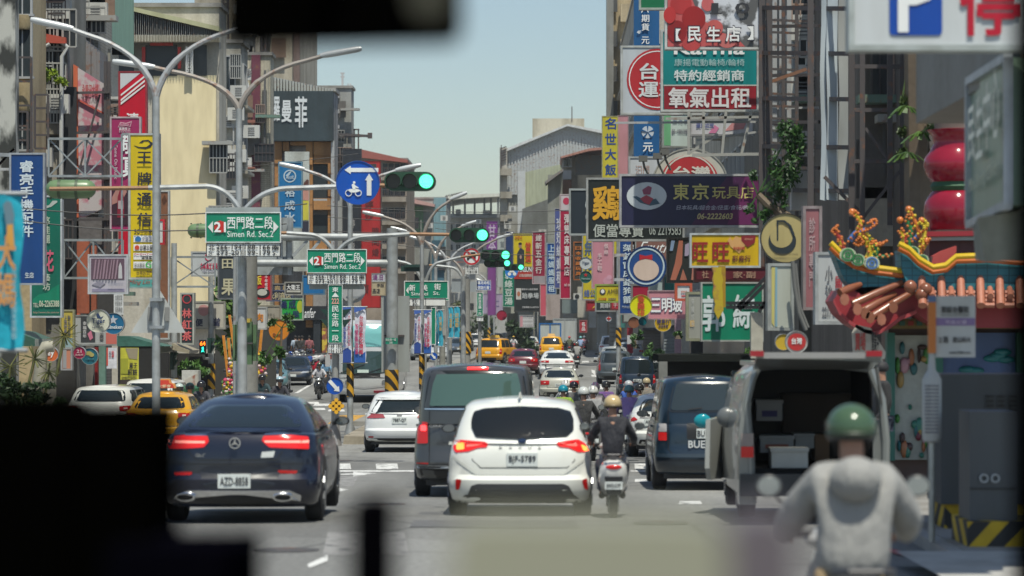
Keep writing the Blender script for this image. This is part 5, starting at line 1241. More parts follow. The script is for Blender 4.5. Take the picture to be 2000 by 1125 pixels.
# ---- left
S('shop_sign',22,302,84,553,83,(.0,.045,.19),'tall royal blue phone accessories sign at the far left',texts=[(c,39,314+i*25.3,65,336+i*25.3,(.55,.62,.66),dict(b=.035)) for i,c in enumerate('睿亮手機配件')]+[('生店',49,532,66,543,(.55,.6,.62))],frame=(.35,.38,.42),group=GR,thick=.3,brackets=BR(22,84,330,520))
S('shop_sign',62,385,118,617,86,(.0,.13,.085),'tall dark green art studio sign with phone number, partly behind the blue sign',frame=(.5,.53,.55),group=GR,thick=.3,shapes=[('p',[(66,392),(112,392),(112,395),(100,404),(86,408),(66,410)],(.42,.46,.42),'swoosh'),('p',[(66,392),(104,390),(96,400),(84,403),(66,404)],(.0,.16,.1),'swoosh_inner'),('p',[(64,585),(76,575),(92,572),(104,562),(116,555),(116,592),(64,592)],(.0,.20,.11),'hill')],
texts=[(c,84,423+i*18,98,439+i*18,(.42,.48,.38)) for i,c in enumerate('悠佳麗')]+[('花',84,489,105,530,(.55,.10,.16),dict(b=.04)),('藝',84,535,98,549,(.45,.5,.42)),('坊',84,552,98,567,(.45,.5,.42)),('TEL:',65,592,76,600,(.5,.55,.45)),('06-2265388',77,587,116,599,(.5,.55,.42),dict(b=.05)),('http://www.ckc.com.tw',65,608,116,613,(.4,.25,.2),dict(b=.01))])
S('shop_sign',255,264,308,542,80,(.62,.46,.0),'tall bright yellow phone shop sign behind the nearest lamp pole',frame=(.45,.47,.45),group=GR,thick=.3,shapes=[('p',[(262,284),(272,287),(286,287),(294,281),(290,276),(281,276),(278,279),(272,279),(278,274),(290,273),(299,280),(294,288),(284,291),(270,289)],K_,'emblem')]+[('r',261,460+i*17,306,473+i*17,W,'label_panel') for i in range(4)]+[('o',270,467,6,5,(.02,.15,.4),'emblem'),('o',268,483.5,4.5,4.5,(.55,.06,.02),'emblem')],
texts=[(c,269,y,296,y+h,K_,dict(b=.045)) for c,y,h in (('王',297,22),('牌',337,24),('通',377,25),('信',416,26))]+[('5G',263,448,273,457,K_,dict(b=.05)),('申辦優惠',275,448,304,457,K_),('中華電信',278,463,304,470,(.1,.12,.2)),('台灣大哥大',274,479,305,488,K_),('FarEasTone',263,495,305,498,(.4,.03,.1)),('遠傳電信',277,500,304,506,K_),('亞太電信',263,514,283,521,(.25,.25,.25)),('Gt',285,511,303,523,(.05,.4,.08),dict(b=.05)),('台南民生門市',267,529,305,537,K_)])
S('shop_sign',234,142,284,540,100,(.52,.0,.02),'tall red sign with white corner and slanting stripes',frame=(.35,.05,.06),group=GR,thick=.3,shapes=[('p',[(235,143),(274,143),(235,175)],(.55,.58,.6),'corner'),('p',[(236,184),(283,147),(283,151),(236,188)],W,'stripe'),('p',[(236,194),(283,156),(283,160),(236,198)],W,'stripe'),('p',[(236,200),(283,165),(283,168),(236,205)],W,'stripe')],texts=[('清',247,221,271,245,W,dict(b=.04))])
S('shop_sign',218,231,272,448,92,(.32,.015,.10),'magenta beer banner reading Come On Music',frame=(.5,.4,.42),group=GR,thick=.25,shapes=[('p',[(230,249),(235,238),(246,240),(258,236),(255,248),(246,246)],(.55,.3,.36),'logo_plate'),('p',[(232,247),(236,240),(246,242),(256,239),(253,246),(246,244)],(.32,.015,.10),'logo_inner'),('r',219,365,271,440,(.04,.01,.02),'photo_area'),('p',[(219,385),(230,365),(244,362),(248,375),(238,392),(219,400)],(.42,.2,.17),'hand'),('p',[(229,425),(230,385),(234,372),(238,372),(242,385),(243,425)],(.25,.01,.03),'bottle'),('r',231,392,241,408,(.45,.35,.36),'bottle_label')],
texts=[('Budweiser',235,240,253,246,(.6,.4,.45),dict(b=0,sx=.3)),('真我至上',233,249,255,255,W),('BE YOUR TRUE SELF',233,256,255,259,(.6,.45,.5),dict(b=0)),('敬',238,262,270,300,W,dict(b=.06)),('真',240,304,270,345,W,dict(b=.06))])
TJ_vert='Come On Music'
tq=[x for x in COL.objects if x.get('label') == 'magenta beer banner reading Come On Music'][0]
text(TJ_vert,(-Z(282,92),X(224,92),-Z(350,92),X(230,92)),(0,92-.06,0),Vector((0,0,-1)),Vector((1,0,0)),mat('plain',(.6,.45,.5),.5),tq,.02)
S('shop_sign',313,375,328,660,96,(.23,.10,.05),'narrow rust-brown vertical sign behind the nearest lamp pole',frame=(.5,.52,.52),group=GR,kind='wall',shapes=[('p',[(316,390),(322,380),(326,392),(320,400)],(.1,.04,.02),'ornament')])
S('shop_sign',303,432,318,474,79,(.55,.56,.54),'white sign edge with red rim behind the nearest lamp pole',frame=(.5,.02,.03),group=GR)
t=S('shop_sign',175,500,247,571,85,(.45,.43,.48),'grey-lilac photo sign with purple picture behind the X-braced frame',frame=(.5,.52,.54),group=GR,shapes=[('r',178,505,243,546,(.12,.07,.10),'picture'),('p',[(231,544),(232,520),(235,512),(238,520),(239,544)],(.5,.5,.52),'bottle'),('p',[(180,556),(192,549),(206,554),(196,561)],(.25,.24,.3),'emblem'),('r',180,564,243,570,(.25,.23,.33),'footer')]+[('p',[(182+i*6,545),(186+i*6+(i%3),507),(189+i*6+(i%2),507),(185+i*6,545)],(.30,.20,.25),'stalk') for i in range(8)],texts=[('白紙.咖啡豆',212,552,241,559,(.3,.3,.36))])
S('shop_sign',248,526,324,560,98,(.10,.38,.36),'turquoise sign in cursive lettering behind the yellow sign',frame=(.3,.45,.44),group=GR,texts=[('明 林 蘭',256,528,316,545,(.25,.06,.05)),('Ming Lin Lace',252,547,318,557,(.4,.09,.06),dict(b=0,sx=.4))])
S('shop_sign',120,608,142,685,92,(.50,.40,.07),'faded yellow hanging sign left of the grey fascia',frame=(.35,.34,.2),group=GR,texts=[('聯泓平價',132,616,138,656,(.12,.12,.12),dict(v=1)),('上海特產',125,616,131,650,(.15,.15,.2),dict(v=1))],shapes=[('r',121,660,142,684,(.30,.42,.44),'pale_panel')])
S('fascia_sign',143,618,228,672,97,(.40,.42,.42),'grey and salmon shop fascia behind the round beer signs',frame=(.3,.32,.32),group=GR,shapes=[('r',158,618,186,668,(.05,.055,.06),'dark_panel'),('r',207,650,228,672,(.55,.15,.12),'salmon_panel'),('p',[(171,652),(178,645),(182,660),(176,665)],(.6,.2,.3),'petals')],texts=[('幸福百年',162,628,169,660,(.6,.6,.6),dict(v=1)),('美髮',195,650,203,664,(.12,.12,.12),dict(v=1))])
S('hanging_banner',222,572,241,615,91,(.62,.63,.62),'small tilted white banner with small print above the blue beer sign',frame=None,group=GR,kind='cloth',thick=.03,texts=[('金屬鋁窗\n紗窗維修\n服務專線',225,576,239,610,(.15,.15,.15),dict(b=0))])
rsign('beer_sign',192,627,23,88,(.62,.63,.52),'round cream Tiger beer sign over the left shops',group='round beer signs',texts=[('Tiger',180,622,205,634,(.02,.05,.14),dict(b=.045)),('CRYSTAL',180,636,203,641,(.12,.14,.18),dict(b=.01))],shapes=[('p',[(190,621),(188,614),(192,611),(194,615),(197,620),(202,617),(198,623)],(.03,.06,.15),'emblem')])
rsign('beer_sign',222,632,21,89,(.01,.13,.27),'round blue star beer sign half behind the cream one',group='round beer signs',shapes=[('p',star(221,625,10),(.5,.53,.6),'star')],texts=[('Heineken',204,635,239,642,W,dict(b=.02))])
rsign('round_sign',155,689,12,90,(.32,.01,.06),'small round crimson sign hanging under the left fascia',group='round signs under the left fascia',texts=[('高梅茶',147,691,163,695,(.6,.4,.4)),('21',150,683,159,689,(.65,.5,.5))])
rsign('round_sign',175,696,16.5,90.5,(.01,.12,.17),'round teal sign with gold clouds hanging under the left fascia',group='round signs under the left fascia',shapes=[('o',173,690,7,4,(.4,.36,.12),'cloud'),('o',179,693,5,4,(.4,.36,.12),'cloud')],texts=[('一蘭行屋',167,699,184,703,(.05,.2,.25))])
rsign('round_sign',100,692,14,84,(.62,.13,.03),'round orange sign behind the pipe at the far left',group='round signs under the left fascia',texts=[('ey',92,686,106,698,W,dict(b=.03))])
S('hanging_banner',208,679,228,720,90,(.64,.64,.68),'white and red vertical banner beside the red pillar',frame=None,kind='cloth',thick=.03,group=GR,shapes=[('r',208,679,211,714,(.6,.08,.05),'red_edge')],texts=[('限定',213,686,217,698,(.2,.2,.25),dict(v=1)),('熱賣',218,685,223,698,(.6,.08,.1),dict(v=1))])
S('hanging_banner',235,679,271,742,92,(.50,.48,.04),'lime yellow pancake banner with food photo',frame=None,kind='cloth',thick=.03,group=GR,shapes=[('p',[(245,680),(270,680),(268,702),(252,700)],(.28,.24,.16),'food_photo'),('r',236,700,250,730,(.32,.33,.03),'dark_corner'),('r',235,742,269,758,(.05,.035,.03),'base_panel')],texts=[('果子',253,709,268,719,K_,dict(b=.03)),('煎餅',250,721,268,733,K_,dict(b=.03)),('0980226436',238,736,267,741,K_)])
S('menu_board',122,682,138,720,89,(.5,.2,.12),'orange and glass menu board under the yellow hanging sign',frame=(.35,.35,.35),group=GR,shapes=[('r',123,683,130,719,(.3,.3,.3),'glass')])
S('shop_sign',355,575,376,670,94,(.028,.035,.04),'tilted black tea shop sign with white-edged red characters',frame=(.42,.43,.38),group=GR,thick=.4,shapes=[('g',365,584,7,9,(.5,.05,.06),'emblem')],texts=[(c,356,603+i*22,374,621+i*22,(.62,.12,.12),dict(b=.05)) for i,c in enumerate('林紅茶')])
S('shop_sign',376,494,427,537,99,(.5,.53,.54),'white tea shop sign with red emblem high on the pipe frame',frame=(.45,.47,.47),group=GR,shapes=[('g',408,502,6,8,(.5,.05,.1),'emblem')],texts=[('林紅茶',391,514,426,526,(.5,.03,.08),dict(b=.04)),('TEA SHOP',395,528,420,532,(.3,.3,.4))])
S('shop_sign',380,591,437,640,100,(.50,.48,.42),'weathered cream lunchbox sign with pink sun',frame=(.38,.38,.34),group=GR,shapes=[('o',398,606,11,11,(.55,.28,.27),'sun')],texts=[('便',382,623,396,637,(.04,.045,.09),dict(b=.04)),('當',414,621,430,637,(.04,.045,.09),dict(b=.04))])
S('shop_sign',428,502,480,582,98,(.04,.05,.06),'slate sign with pale fruit characters behind the concrete pole',frame=(.15,.16,.17),group=GR,texts=[('田',434,506,455,524,(.48,.45,.30),dict(b=.04)),('果',433,545,461,576,(.48,.45,.30),dict(b=.04))])
S('shop_sign',497,537,528,584,104,(.5,.01,.02),'red rice shop sign with photo of a bowl',frame=(.3,.12,.12),group=GR,shapes=[('o',513,572,14,10,(.02,.02,.02),'bowl'),('o',512,571,10,6.5,(.5,.52,.45),'rice')],texts=[('飯',497,538,511,556,(.65,.55,.05),dict(b=.05)),('十年老店',517,538,523,566,W,dict(v=1))])
S('shop_sign',533,556,566,575,112,(.05,.06,.09),'faded navy sign with tan characters right of the rice sign',frame=(.2,.2,.2),group=GR,texts=[('春',536,558,548,570,(.4,.3,.15)),('松',552,557,564,569,(.4,.3,.15))])
S('shop_sign',522,569,570,586,110,(.035,.045,.09),'navy sign reading 永利商店 in raised cream characters',frame=(.1,.12,.2),group=GR,texts=[('永利商店',525,571,568,585,(.45,.40,.25),dict(b=.04))])
S('shop_sign',558,553,588,574,108,(.03,.03,.03),'black and cream sign reading 大衛王',frame=(.35,.35,.32),group=GR,shapes=[('r',560,567,587,571,(.5,.5,.45),'strip')],texts=[('大衛王',560,556,586,566,W,dict(b=.04))])
S('shop_sign',551,585,590,623,106,(.02,.33,.06),'bright green fruit shop sign reading 義成水果',frame=(.35,.45,.35),group=GR,shapes=[('o',586,599,6,12,(.4,.48,.03),'fruit')],texts=[('義',547,587,561,602,(.015,.02,.10),dict(b=.04)),('成',564,586,578,602,(.015,.02,.10),dict(b=.04)),('水',554,609,567,620,(.015,.02,.10),dict(b=.04)),('果',571,608,585,621,(.015,.02,.10),dict(b=.04))])
S('shop_sign',499,599,546,620,109,(.33,.31,.26),'beige horizontal sign left of the green fruit sign',frame=(.3,.28,.22),group=GR,texts=[('檢 中 心',521,612,537,618,K_,dict(b=0))])
S('shop_sign',496,602,519,641,103,(.55,.56,.55),'white sign with orange character beside the concrete pole',frame=(.45,.46,.45),group=GR,texts=[('肉',500,612,514,628,(.62,.22,.02),dict(b=.05))])
S('shop_sign',593,540,632,573,112,(.01,.14,.36),'mid-blue sign behind the second green road sign',frame=(.1,.2,.3),group=GR)
rsign('round_sign',545,645,20.5,105,(.62,.22,.02),'round orange shop sign among leaves',rim=(.12,.06,.04),texts=[('Quatto',533,651,552,658,(.1,.03,.02),dict(b=.03))])
S('shop_sign',546,318,588,443,116,(.01,.15,.36),'tall sky blue sign reading 裕成水 with round emblem',frame=(.15,.3,.42),group=GR,shapes=[('g',566,344,10,12.5,(.45,.55,.62),'emblem'),('p',[(558,343),(565,336),(570,334),(566,341),(560,346)],(.45,.55,.62),'emblem_leaf')],texts=[('裕成',559,343,574,350,(.45,.55,.62)),('裕',557,367,576,384,(.45,.55,.62),dict(b=.04)),('成',556,392,576,410,(.45,.55,.62),dict(b=.04)),('水',556,415,577,435,(.45,.55,.62),dict(b=.04))])
S('poster_banner',556,296,604,530,178,(.50,.53,.50),'long pale poster hanging on the orange stone front',frame=None,kind='wall',shapes=[('p',[(590,372),(594,356),(600,350),(603,352),(603,372)],(.10,.04,.03),'hair'),('p',[(590,390),(592,372),(603,372),(603,392)],(.5,.25,.2),'shoulder'),('p',[(588,430),(590,392),(603,392),(603,430)],(.55,.5,.06),'yellow_dress'),('r',590,432,603,462,(.03,.03,.05),'bag')])
S('shop_sign',707,316,742,600,196,(.40,.025,.025),'tall red wedding photo banner with dark characters',frame=(.25,.02,.02),group=GR,thick=.4,shapes=[('r',716,320,735,344,(.06,.05,.05),'picture')],texts=[('婷',713,392,729,407,(.12,.02,.02),dict(b=.03)),('莎',713,412,729,430,(.12,.02,.02),dict(b=.03)),('時',727,444,740,459,(.12,.02,.02),dict(b=.03)),('尚',727,465,740,479,(.12,.02,.02),dict(b=.03)),('婚',727,486,740,500,(.12,.02,.02),dict(b=.03)),('紗',727,506,740,520,(.12,.02,.02),dict(b=.03)),('濟',710,555,720,575,(.12,.02,.02),dict(b=.03))])
S('shop_sign',670,292,705,520,200,(.03,.035,.045),'tall black banner left of the red wedding banner',frame=(.08,.08,.09),group=GR,texts=[('婷',683,428,693,446,(.3,.3,.3)),('沙',683,452,693,468,(.3,.3,.3)),('龍',683,474,693,490,(.3,.3,.3))])
S('shop_sign',727,552,752,576,190,(.45,.38,.25),'small tan shop sign right of the red banner',frame=(.3,.26,.18),group=GR,texts=[('手服',736,554,750,561,K_),('品店',728,564,742,573,K_,dict(b=.04))])
S('shop_sign',727,535,752,550,192,(.5,.52,.55),'small white sign with blue and red print above the tan one',frame=(.3,.3,.3),group=GR,texts=[('漫.日',728,537,748,547,(.2,.05,.2),dict(b=.04))])
S('shop_sign',666,604,673,616,195,(.02,.25,.14),'tiny green sign above the bus roof',frame=None,group=GR,texts=[('武',667,606,672,614,W)]) if False else None
# banners on lamp posts
def flag(px0,px1,y0,y1,d,col,label,texts=(),shapes=(),sw=0):
 a=P(px0,y1,d); b=P(px1,y0,d); t=thing('pole_banner',label,'banner',((a.x+b.x)/2,d,a.z),group='banners tied to the street lamps')
 m=MB(); nx,nz=4,8
 for j in range(nz+1):
  for i in range(nx+1): m.v.append(Vector((a.x+(b.x-a.x)*i/nx+.02*math.sin(j*1.3),d+.03*math.sin(i*1.7+j*.9),a.z+(b.z-a.z)*j/nz)))
 for j in range(nz):
  for i in range(nx): k=j*(nx+1)+i; m.f.append((k,k+1,k+nx+2,k+nx+1))
 part('cloth',m,mat('cloth',col,.7),t)
 part('rod',MB().tube([(a.x-.05,d,b.z+.01),(b.x+.05,d,b.z+.01)],.02),STEEL(),t); part('rod',MB().tube([(a.x-.05,d,a.z-.01),(b.x+.05,d,a.z-.01)],.02),STEEL(),t)
 k=0
 for sh in shapes:
  k += 1; m=MB()
  if sh[0] == 'p': m.prism([(X(p[0],d),Z(p[1],d)) for p in sh[1]],d-.05-.004*k,d-.045-.004*k+.004)
  part(sh[-1],m,mat('plain',sh[-2],.6),t,smooth=False)
 for tx in texts:
  s,x0,y0_,x1,y1_,c=tx[:6]; q0=P(x0,y1_,d); q1=P(x1,y0_,d); text(vtext(s),(q0.x,q0.z,q1.x,q1.z),(0,d-.09,0),UX,UZ,mat('plain',c,.6),t,.03,ls=1.0)
 return t
for (a,b,c,e,y0,y1,d,lb) in ((670,686,692,714,600,708,83.7,'first lamp, left half'),(809,822,828,842,606,690,103.7,'second lamp, left half')):
 n1='nearer' if d < 90 else 'farther'; h=y1-y0; w1=b-a; w2=e-c
 flag(a,b,y0,y1,d,(.62,.64,.72),'left white exhibition banner of the %s pair'%n1,[('大臺南會展中心',a+w1*.08,y0+h*.22,a+w1*.42,y0+h*.72,(.05,.08,.3)),('4月26日至29日',a+w1*.55,y0+h*.15,a+w1*.95,y0+h*.7,(.5,.08,.12))],[('p',[(a,y1-h*.22),(a+w1*.5,y1-h*.27),(b,y1-h*.22),(b,y1),(a,y1)],(.02,.06,.28),'blue_foot'),('p',[(a,y0),(b,y0),(b,y0+h*.06),(a,y0+h*.1)],(.05,.12,.4),'blue_top')])
 flag(c,e,y0,y1,d,(.62,.64,.72),'right white exhibition banner of the %s pair'%n1,[('台南自動化機械',c+w2*.45,y0+h*.15,c+w2*.8,y0+h*.85,(.5,.02,.06)),('智慧製造展',c+w2*.1,y0+h*.3,c+w2*.38,y0+h*.85,(.45,.04,.15))],[('p',[(c,y1-h*.25),(c+w2*.5,y1-h*.12),(e,y1-h*.2),(e,y1),(c,y1)],(.02,.1,.38),'blue_foot'),('p',[(c,y0),(e,y0),(e,y0+h*.03),(c,y0+h*.1)],(.05,.12,.4),'blue_top')])
CY=(.03,.36,.50)
for x0,x1,y0,y1,d,lb in ((876,885,600,659,147,'pale cyan flag left of the flag pole'),(887,898,599,659,147,'pale cyan flag right of the flag pole'),(856,865,606,676,122,'pale cyan flag right of the farther white banners'),(850,855,608,674,122.4,'narrow pale cyan flag seen edge-on')):
 flag(x0,x1,y0,y1,d,CY,lb,[('府城藝',x0+2,y0+12,x1-2,y0+40,(.5,.35,.12))])
t=flag(-40,43,380,682,27,(.0,.34,.46),'large blurred cyan banner at the left edge, nearest of all banners',[('大媽',-2,462,34,600,(.55,.26,.08)),('台南文化中心週末音樂節',26,520,36,662,(.25,.45,.5))],[('p',[(8,400),(16,392),(24,396),(30,420),(26,462),(16,452),(12,428)],(.12,.2,.24),'figure'),('p',[(16,440),(27,438),(30,480),(22,486),(15,470)],(.6,.3,.06),'orange_robe')])
solo('banner_pole',MB().tube([(X(-45,27),27,0),(X(-45,27),27,4.2)],.06),STEEL(),'pole just outside the left edge carrying the large cyan banner','pole')
# ---- right: near
BD=25; S('parking_sign',1668,-75,2130,88,BD,(.52,.55,.56),'huge white car park sign with blue P and red character at the top right',frame=(.42,.46,.45),fw=.045,thick=.25,shapes=[('p',rnd_poly([(1737,-70),(1840,-70),(1840,69),(1737,69)],9),(.0,.055,.34),'blue_square'),],texts=[('P',1756,-62,1822,60,W,dict(b=.05)),('停',1876,-50,1987,68,(.42,.0,.02),dict(b=.03)),('車',2010,-50,2110,68,(.42,.0,.02),dict(b=.03))])
# clinic sign, turned towards the road
t=thing('clinic_sign','grey-green clinic sign turned edgewise at the right edge','sign',(X(1900,29),29,Z(440,29)))
p0,p1=P(1896,440,29),P(1972,400,25.6); q0,q1=P(1896,160,29),P(1972,112,25.6)
th=Vector((.16,.05,0)); off=Vector((X(1992,25.6),25.7,0))
m=MB().add([p0,p1,q1,q0,p0+th,p1+th,q1+th,q0+th],[(0,1,2,3),(5,4,7,6),(0,4,5,1),(1,5,6,2),(2,6,7,3),(3,7,4,0)])
part('panel',m,mat('sign',(.20,.30,.23),.3),t,smooth=False)
U_=(p1-p0); n=Vector((-.02,-.014,0)); m=MB()
for a,b in ((p0,p1),(p1,q1),(q1,q0),(q0,p0)): m.bar(a+n,b+n,.07,.07)
part('frame',m,mat('brushed',(.42,.46,.5),.4,.2),t,smooth=False)
Uu=U_.copy(); Vv=Vector((0,0,(q0-p0).z)); Uu.z=.06
for i,(c,y0,y1) in enumerate((('民',.42,.78),('生',.40,.80),('中',.42,.84),('心',.45,.88))): text(c,(.10+i*.21,y0,.28+i*.21,y1),p0+n*3,Uu,Vv,mat('plain',(.85,.85,.72),.5),t,.02)
text('Min Sheng Clinic',(.12,.18,.85,.3),p0+n*3,Uu,Vv,mat('plain',(.6,.65,.5),.5),t,.02)
m=MB().add([P(1905,508,30),P(1925,512,26),P(2080,505,26),P(2080,500,30),P(1900,440,30),P(1910,425,26),P(2080,395,26),P(2080,400,30)],[(0,1,2,3),(4,7,6,5),(0,4,5,1),(1,5,6,2),(2,6,7,3),(3,7,4,0)])
solo('canopy',m,mat('wall',(.24,.25,.21),.8),'grey concrete canopy edge under the clinic sign','canopy',smooth=False)
part_=solo('wall_pier',MB().box(P(1990,130,25.8),P(2200,-100,33)),mat('wall',(.2,.19,.17)),'wall behind the clinic sign at the right edge','wall',smooth=False)
S('shop_sign',1303,-60,1485,92,66,(.56,.57,.60),'white sign with red cherries, numerals 10 and 民生店',frame=(.55,.56,.54),thick=.3,group=GQ,bg=mat('print',(.58,.6,.64),.4,0,0,'paper'),shapes=[('p',[(1304,-20),(1345,-20),(1360,20),(1375,40),(1400,60),(1440,75),(1455,91),(1304,91)],(.50,.09,.09),'cherry_wash'),('o',1330,8,21,20,(.42,.03,.03),'cherry'),('o',1355,36,23,24,(.30,.01,.01),'cherry'),('o',1322,62,19,22,(.26,.008,.01),'cherry'),('o',1382,8,12,14,(.55,.12,.12),'cherry'),('o',1395,55,17,16,(.5,.10,.09),'cherry'),('o',1308,30,12,16,(.5,.03,.03),'cherry'),('o',1420,80,18,14,(.52,.14,.13),'cherry'),('o',1350,86,18,14,(.45,.05,.05),'cherry')],
texts=[('1',1391,7,1401,28,(.03,.03,.035),dict(b=.03)),('▬',1386,25,1410,28,(.03,.03,.035),dict(b=0)),('0',1436,6,1463,27,(.03,.03,.035),dict(b=.02)),('【',1318,55,1330,82,(.02,.02,.04),dict(b=.06)),('民',1342,51,1370,83,(.02,.02,.04),dict(b=.075)),('生',1379,51,1408,83,(.02,.02,.04),dict(b=.075)),('店',1416,50,1447,83,(.02,.02,.04),dict(b=.075)),('】',1459,50,1472,80,(.02,.02,.04),dict(b=.06)),
('【',1320,57,1329,80,W,dict(b=.02,n=1,name='lettering_fill')),('民',1344,53,1368,81,W,dict(b=.03,n=1,name='lettering_fill')),('生',1381,53,1406,81,W,dict(b=.03,n=1,name='lettering_fill')),('店',1418,52,1445,81,W,dict(b=.03,n=1,name='lettering_fill')),('】',1460,52,1471,78,W,dict(b=.02,n=1,name='lettering_fill'))])
S('shop_sign',1295,62,1478,214,70,(.0,.20,.205),'teal and red wheelchair and oxygen hire sign box',frame=(.5,.52,.5),thick=.35,group=GQ,shapes=[('r',1297,168,1477,213,(.27,.01,.02),'red_panel'),('r',1296,165.5,1478,168,(.5,.45,.42),'divider')],
texts=[('Karma',1317,82,1453,106,W,dict(b=.05)),('康揚電動輪椅/輪椅',1317,115,1454,129,(.35,.5,.5),dict(b=0)),('特約經銷商',1317,137,1453,158,(.58,.64,.64),dict(b=.03)),('氧氣出租',1306,172,1466,210,(.62,.6,.6),dict(b=.035))])
S('shop_sign',1216,93,1330,220,76,(.46,.50,.53),'square white sign with big red circle reading 台灣運',frame=(.5,.52,.5),thick=.35,group=GQ,shapes=[('o',1284,155,60,60,(.42,.02,.025),'red_disc'),('g',1284,155,54,56,W,'white_ring')],texts=[('台灣',1250,124,1330,155,(.6,.62,.62),dict(b=.03)),('運彩',1248,160,1326,190,(.6,.62,.62),dict(b=.03))])
S('shop_sign',1252,-80,1302,15,74,(.0,.14,.05),'green sign bottom peeking out left of the cherry sign',frame=(.4,.45,.4),group=GQ)
S('bank_sign',1238,-120,1288,306,88,(.01,.095,.26),'very tall navy blue brokerage sign with white wheel emblem',cat='sign',frame=None,thick=.5,group=GQ,shapes=[('o',1265,258,12,12,(.5,.55,.6),'emblem')]+[('p',[(1265,258),(1265+13*math.cos(R(a-8)),258+13*math.sin(R(a-8))),(1265+13*math.cos(R(a+8)),258+13*math.sin(R(a+8)))],(.01,.095,.26),'emblem_gap') for a in range(-90,270,72)],
texts=[('六',1252,10,1267,25,W),('期',1253,29,1268,43,W),('貨',1253,46,1268,60,W),('4F',1244,60,1252,66,W,dict(b=.03)),('元',1253,72,1268,86,W),('元',1256,279,1275,296,W,dict(b=.03))])
S('hotel_sign',1177,228,1206,500,190,(.52,.45,.03),'tall yellow hotel sign reading 名世大飯店',frame=(.4,.38,.2),group=GQ,thick=.4,texts=[(c,1182,231+i*30,1203,252+i*30,(.01,.05,.22),dict(b=.045)) for i,c in enumerate('名世大飯店')])
S('hotel_sign',1207,227,1226,480,192,(.50,.24,.27),'tall blank pink sign beside the yellow hotel sign',frame=(.4,.25,.27),group=GQ,thick=.4)
rsign('round_sign',1348,357,74,81,(.50,.49,.43),'large round cream sign with red disc behind the toy shop sign',ry=68,thick=.3,rim=(.42,.42,.38),shapes=[('o',1347,356,57,53,(.42,.03,.035),'red_disc'),('g',1347,356,50,53,(.6,.58,.52),'ring')],texts=[('台灣',1315,325,1386,352,(.6,.58,.52),dict(b=.04))])
S('shop_sign',1231,309,1296,350,86,(.48,.5,.52),'small white sign under the brokerage sign',frame=(.4,.42,.42),group=GQ,texts=[('汩門',1241,323,1268,342,(.35,.22,.18),dict(b=0))])
S('shop_sign',1296,224,1348,285,92,(.48,.56,.52),'pale poster with grey characters behind the sign stays',frame=(.3,.32,.3),group=GQ,texts=[('最新一代飛秒近視雷射',1312,252,1346,262,(.2,.2,.22)),('麻 光 明',1314,232,1344,242,(.1,.15,.25))],shapes=[('r',1297,225,1310,284,(.15,.4,.2),'green_edge')])
S('shop_sign',1350,236,1470,262,90,(.50,.5,.52),'white poster with pink ribbon behind the sign stays',frame=(.3,.3,.3),group=GQ,shapes=[('p',[(1415,256),(1430,240),(1458,238),(1452,252)],(.55,.25,.25),'ribbon'),('p',[(1384,260),(1396,244),(1404,250),(1398,260)],(.6,.2,.35),'pink_shape')],texts=[('鏡片近視',1360,238,1394,250,(.1,.12,.3))])
S('shop_sign',1214,344,1487,440,68,(.012,.012,.05),'wide navy and purple toy shop sign reading 東京玩具店',frame=(.42,.42,.42),thick=.3,group=GQ,shapes=[('p',[(1420,345),(1486,345),(1486,439),(1350,439)],(.06,.01,.06),'purple_fade'),('p',[(1455,345),(1486,345),(1486,439),(1420,439)],(.13,.015,.09),'magenta_fade'),('o',1263,383,39,27,(.5,.54,.56),'oval'),('p',[(1236,384),(1243,383),(1262,392),(1281,388),(1289,398),(1270,402),(1250,396)],(.04,.09,.13),'toy_wing'),('p',[(1254,371),(1266,363),(1273,366),(1270,380),(1257,380)],(.25,.05,.1),'toy_body'),('p',[(1250,388),(1262,381),(1276,388),(1268,400),(1258,396)],(.35,.04,.06),'toy_wheel')],
texts=[('東',1315,359,1345,390,(.55,.48,.16),dict(b=.02)),('京',1352,359,1384,390,(.55,.48,.16),dict(b=.02)),('玩具店',1391,364,1472,388,(.55,.48,.16),dict(b=.01)),('日本玩具/超合金/扭蛋/食玩/模型',1321,401,1472,410,(.45,.46,.52),dict(b=0,sx=.15)),('06-2222603',1362,417,1431,428,(.5,.42,.2),dict(b=.03,sx=.2))])
S('shop_sign',1149,351,1333,467,73,(.012,.016,.014),'black chicken lunchbox sign with orange character behind the toy sign',frame=(.36,.37,.36),thick=.3,group=GQ,texts=[('鷄',1158,364,1212,429,(.60,.32,.02),dict(b=.03)),('排',1200,378,1222,420,(.60,.32,.02),dict(b=.03)),('便當專賣',1159,438,1257,463,(.40,.43,.39),dict(b=.02)),('06 2219583',1268,440,1330,459,(.32,.35,.32),dict(b=.01))])
S('shop_sign',1115,372,1149,456,78,(.018,.026,.035),'dark slate sign left of the chicken lunchbox sign',frame=(.35,.38,.38),thick=.3,group=GQ,texts=[('公',1143,380,1152,430,(.4,.45,.45))])
S('shop_sign',1351,459,1482,519,62,(.56,.36,.0),'yellow lottery shop sign reading 旺旺 with hearts',frame=(.46,.5,.5),fw=.04,thick=.3,group=GQ,shapes=[('p',[(1430+8*0,470),(1437,461),(1446,465),(1455,463),(1459,474),(1444,495),(1427,482),(1421,470),(1426,462)],(.6,.33,.12),'heart'),('p',[(1455,460),(1464,456),(1476,461),(1474,474),(1460,483),(1448,470),(1448,461)],(.22,.015,.02),'heart')],texts=[('旺',1353,474,1382,511,(.25,.01,.01),dict(b=.06)),('旺',1392,474,1424,511,(.25,.01,.01),dict(b=.06)),('彩券行',1430,499,1466,511,(.12,.02,.02),dict(b=.04)),('刮刮樂',1432,482,1455,488,(.4,.05,.03),dict(b=.02)),('福券金行',1454,465,1471,469,(.6,.3,.2),dict(b=0))])
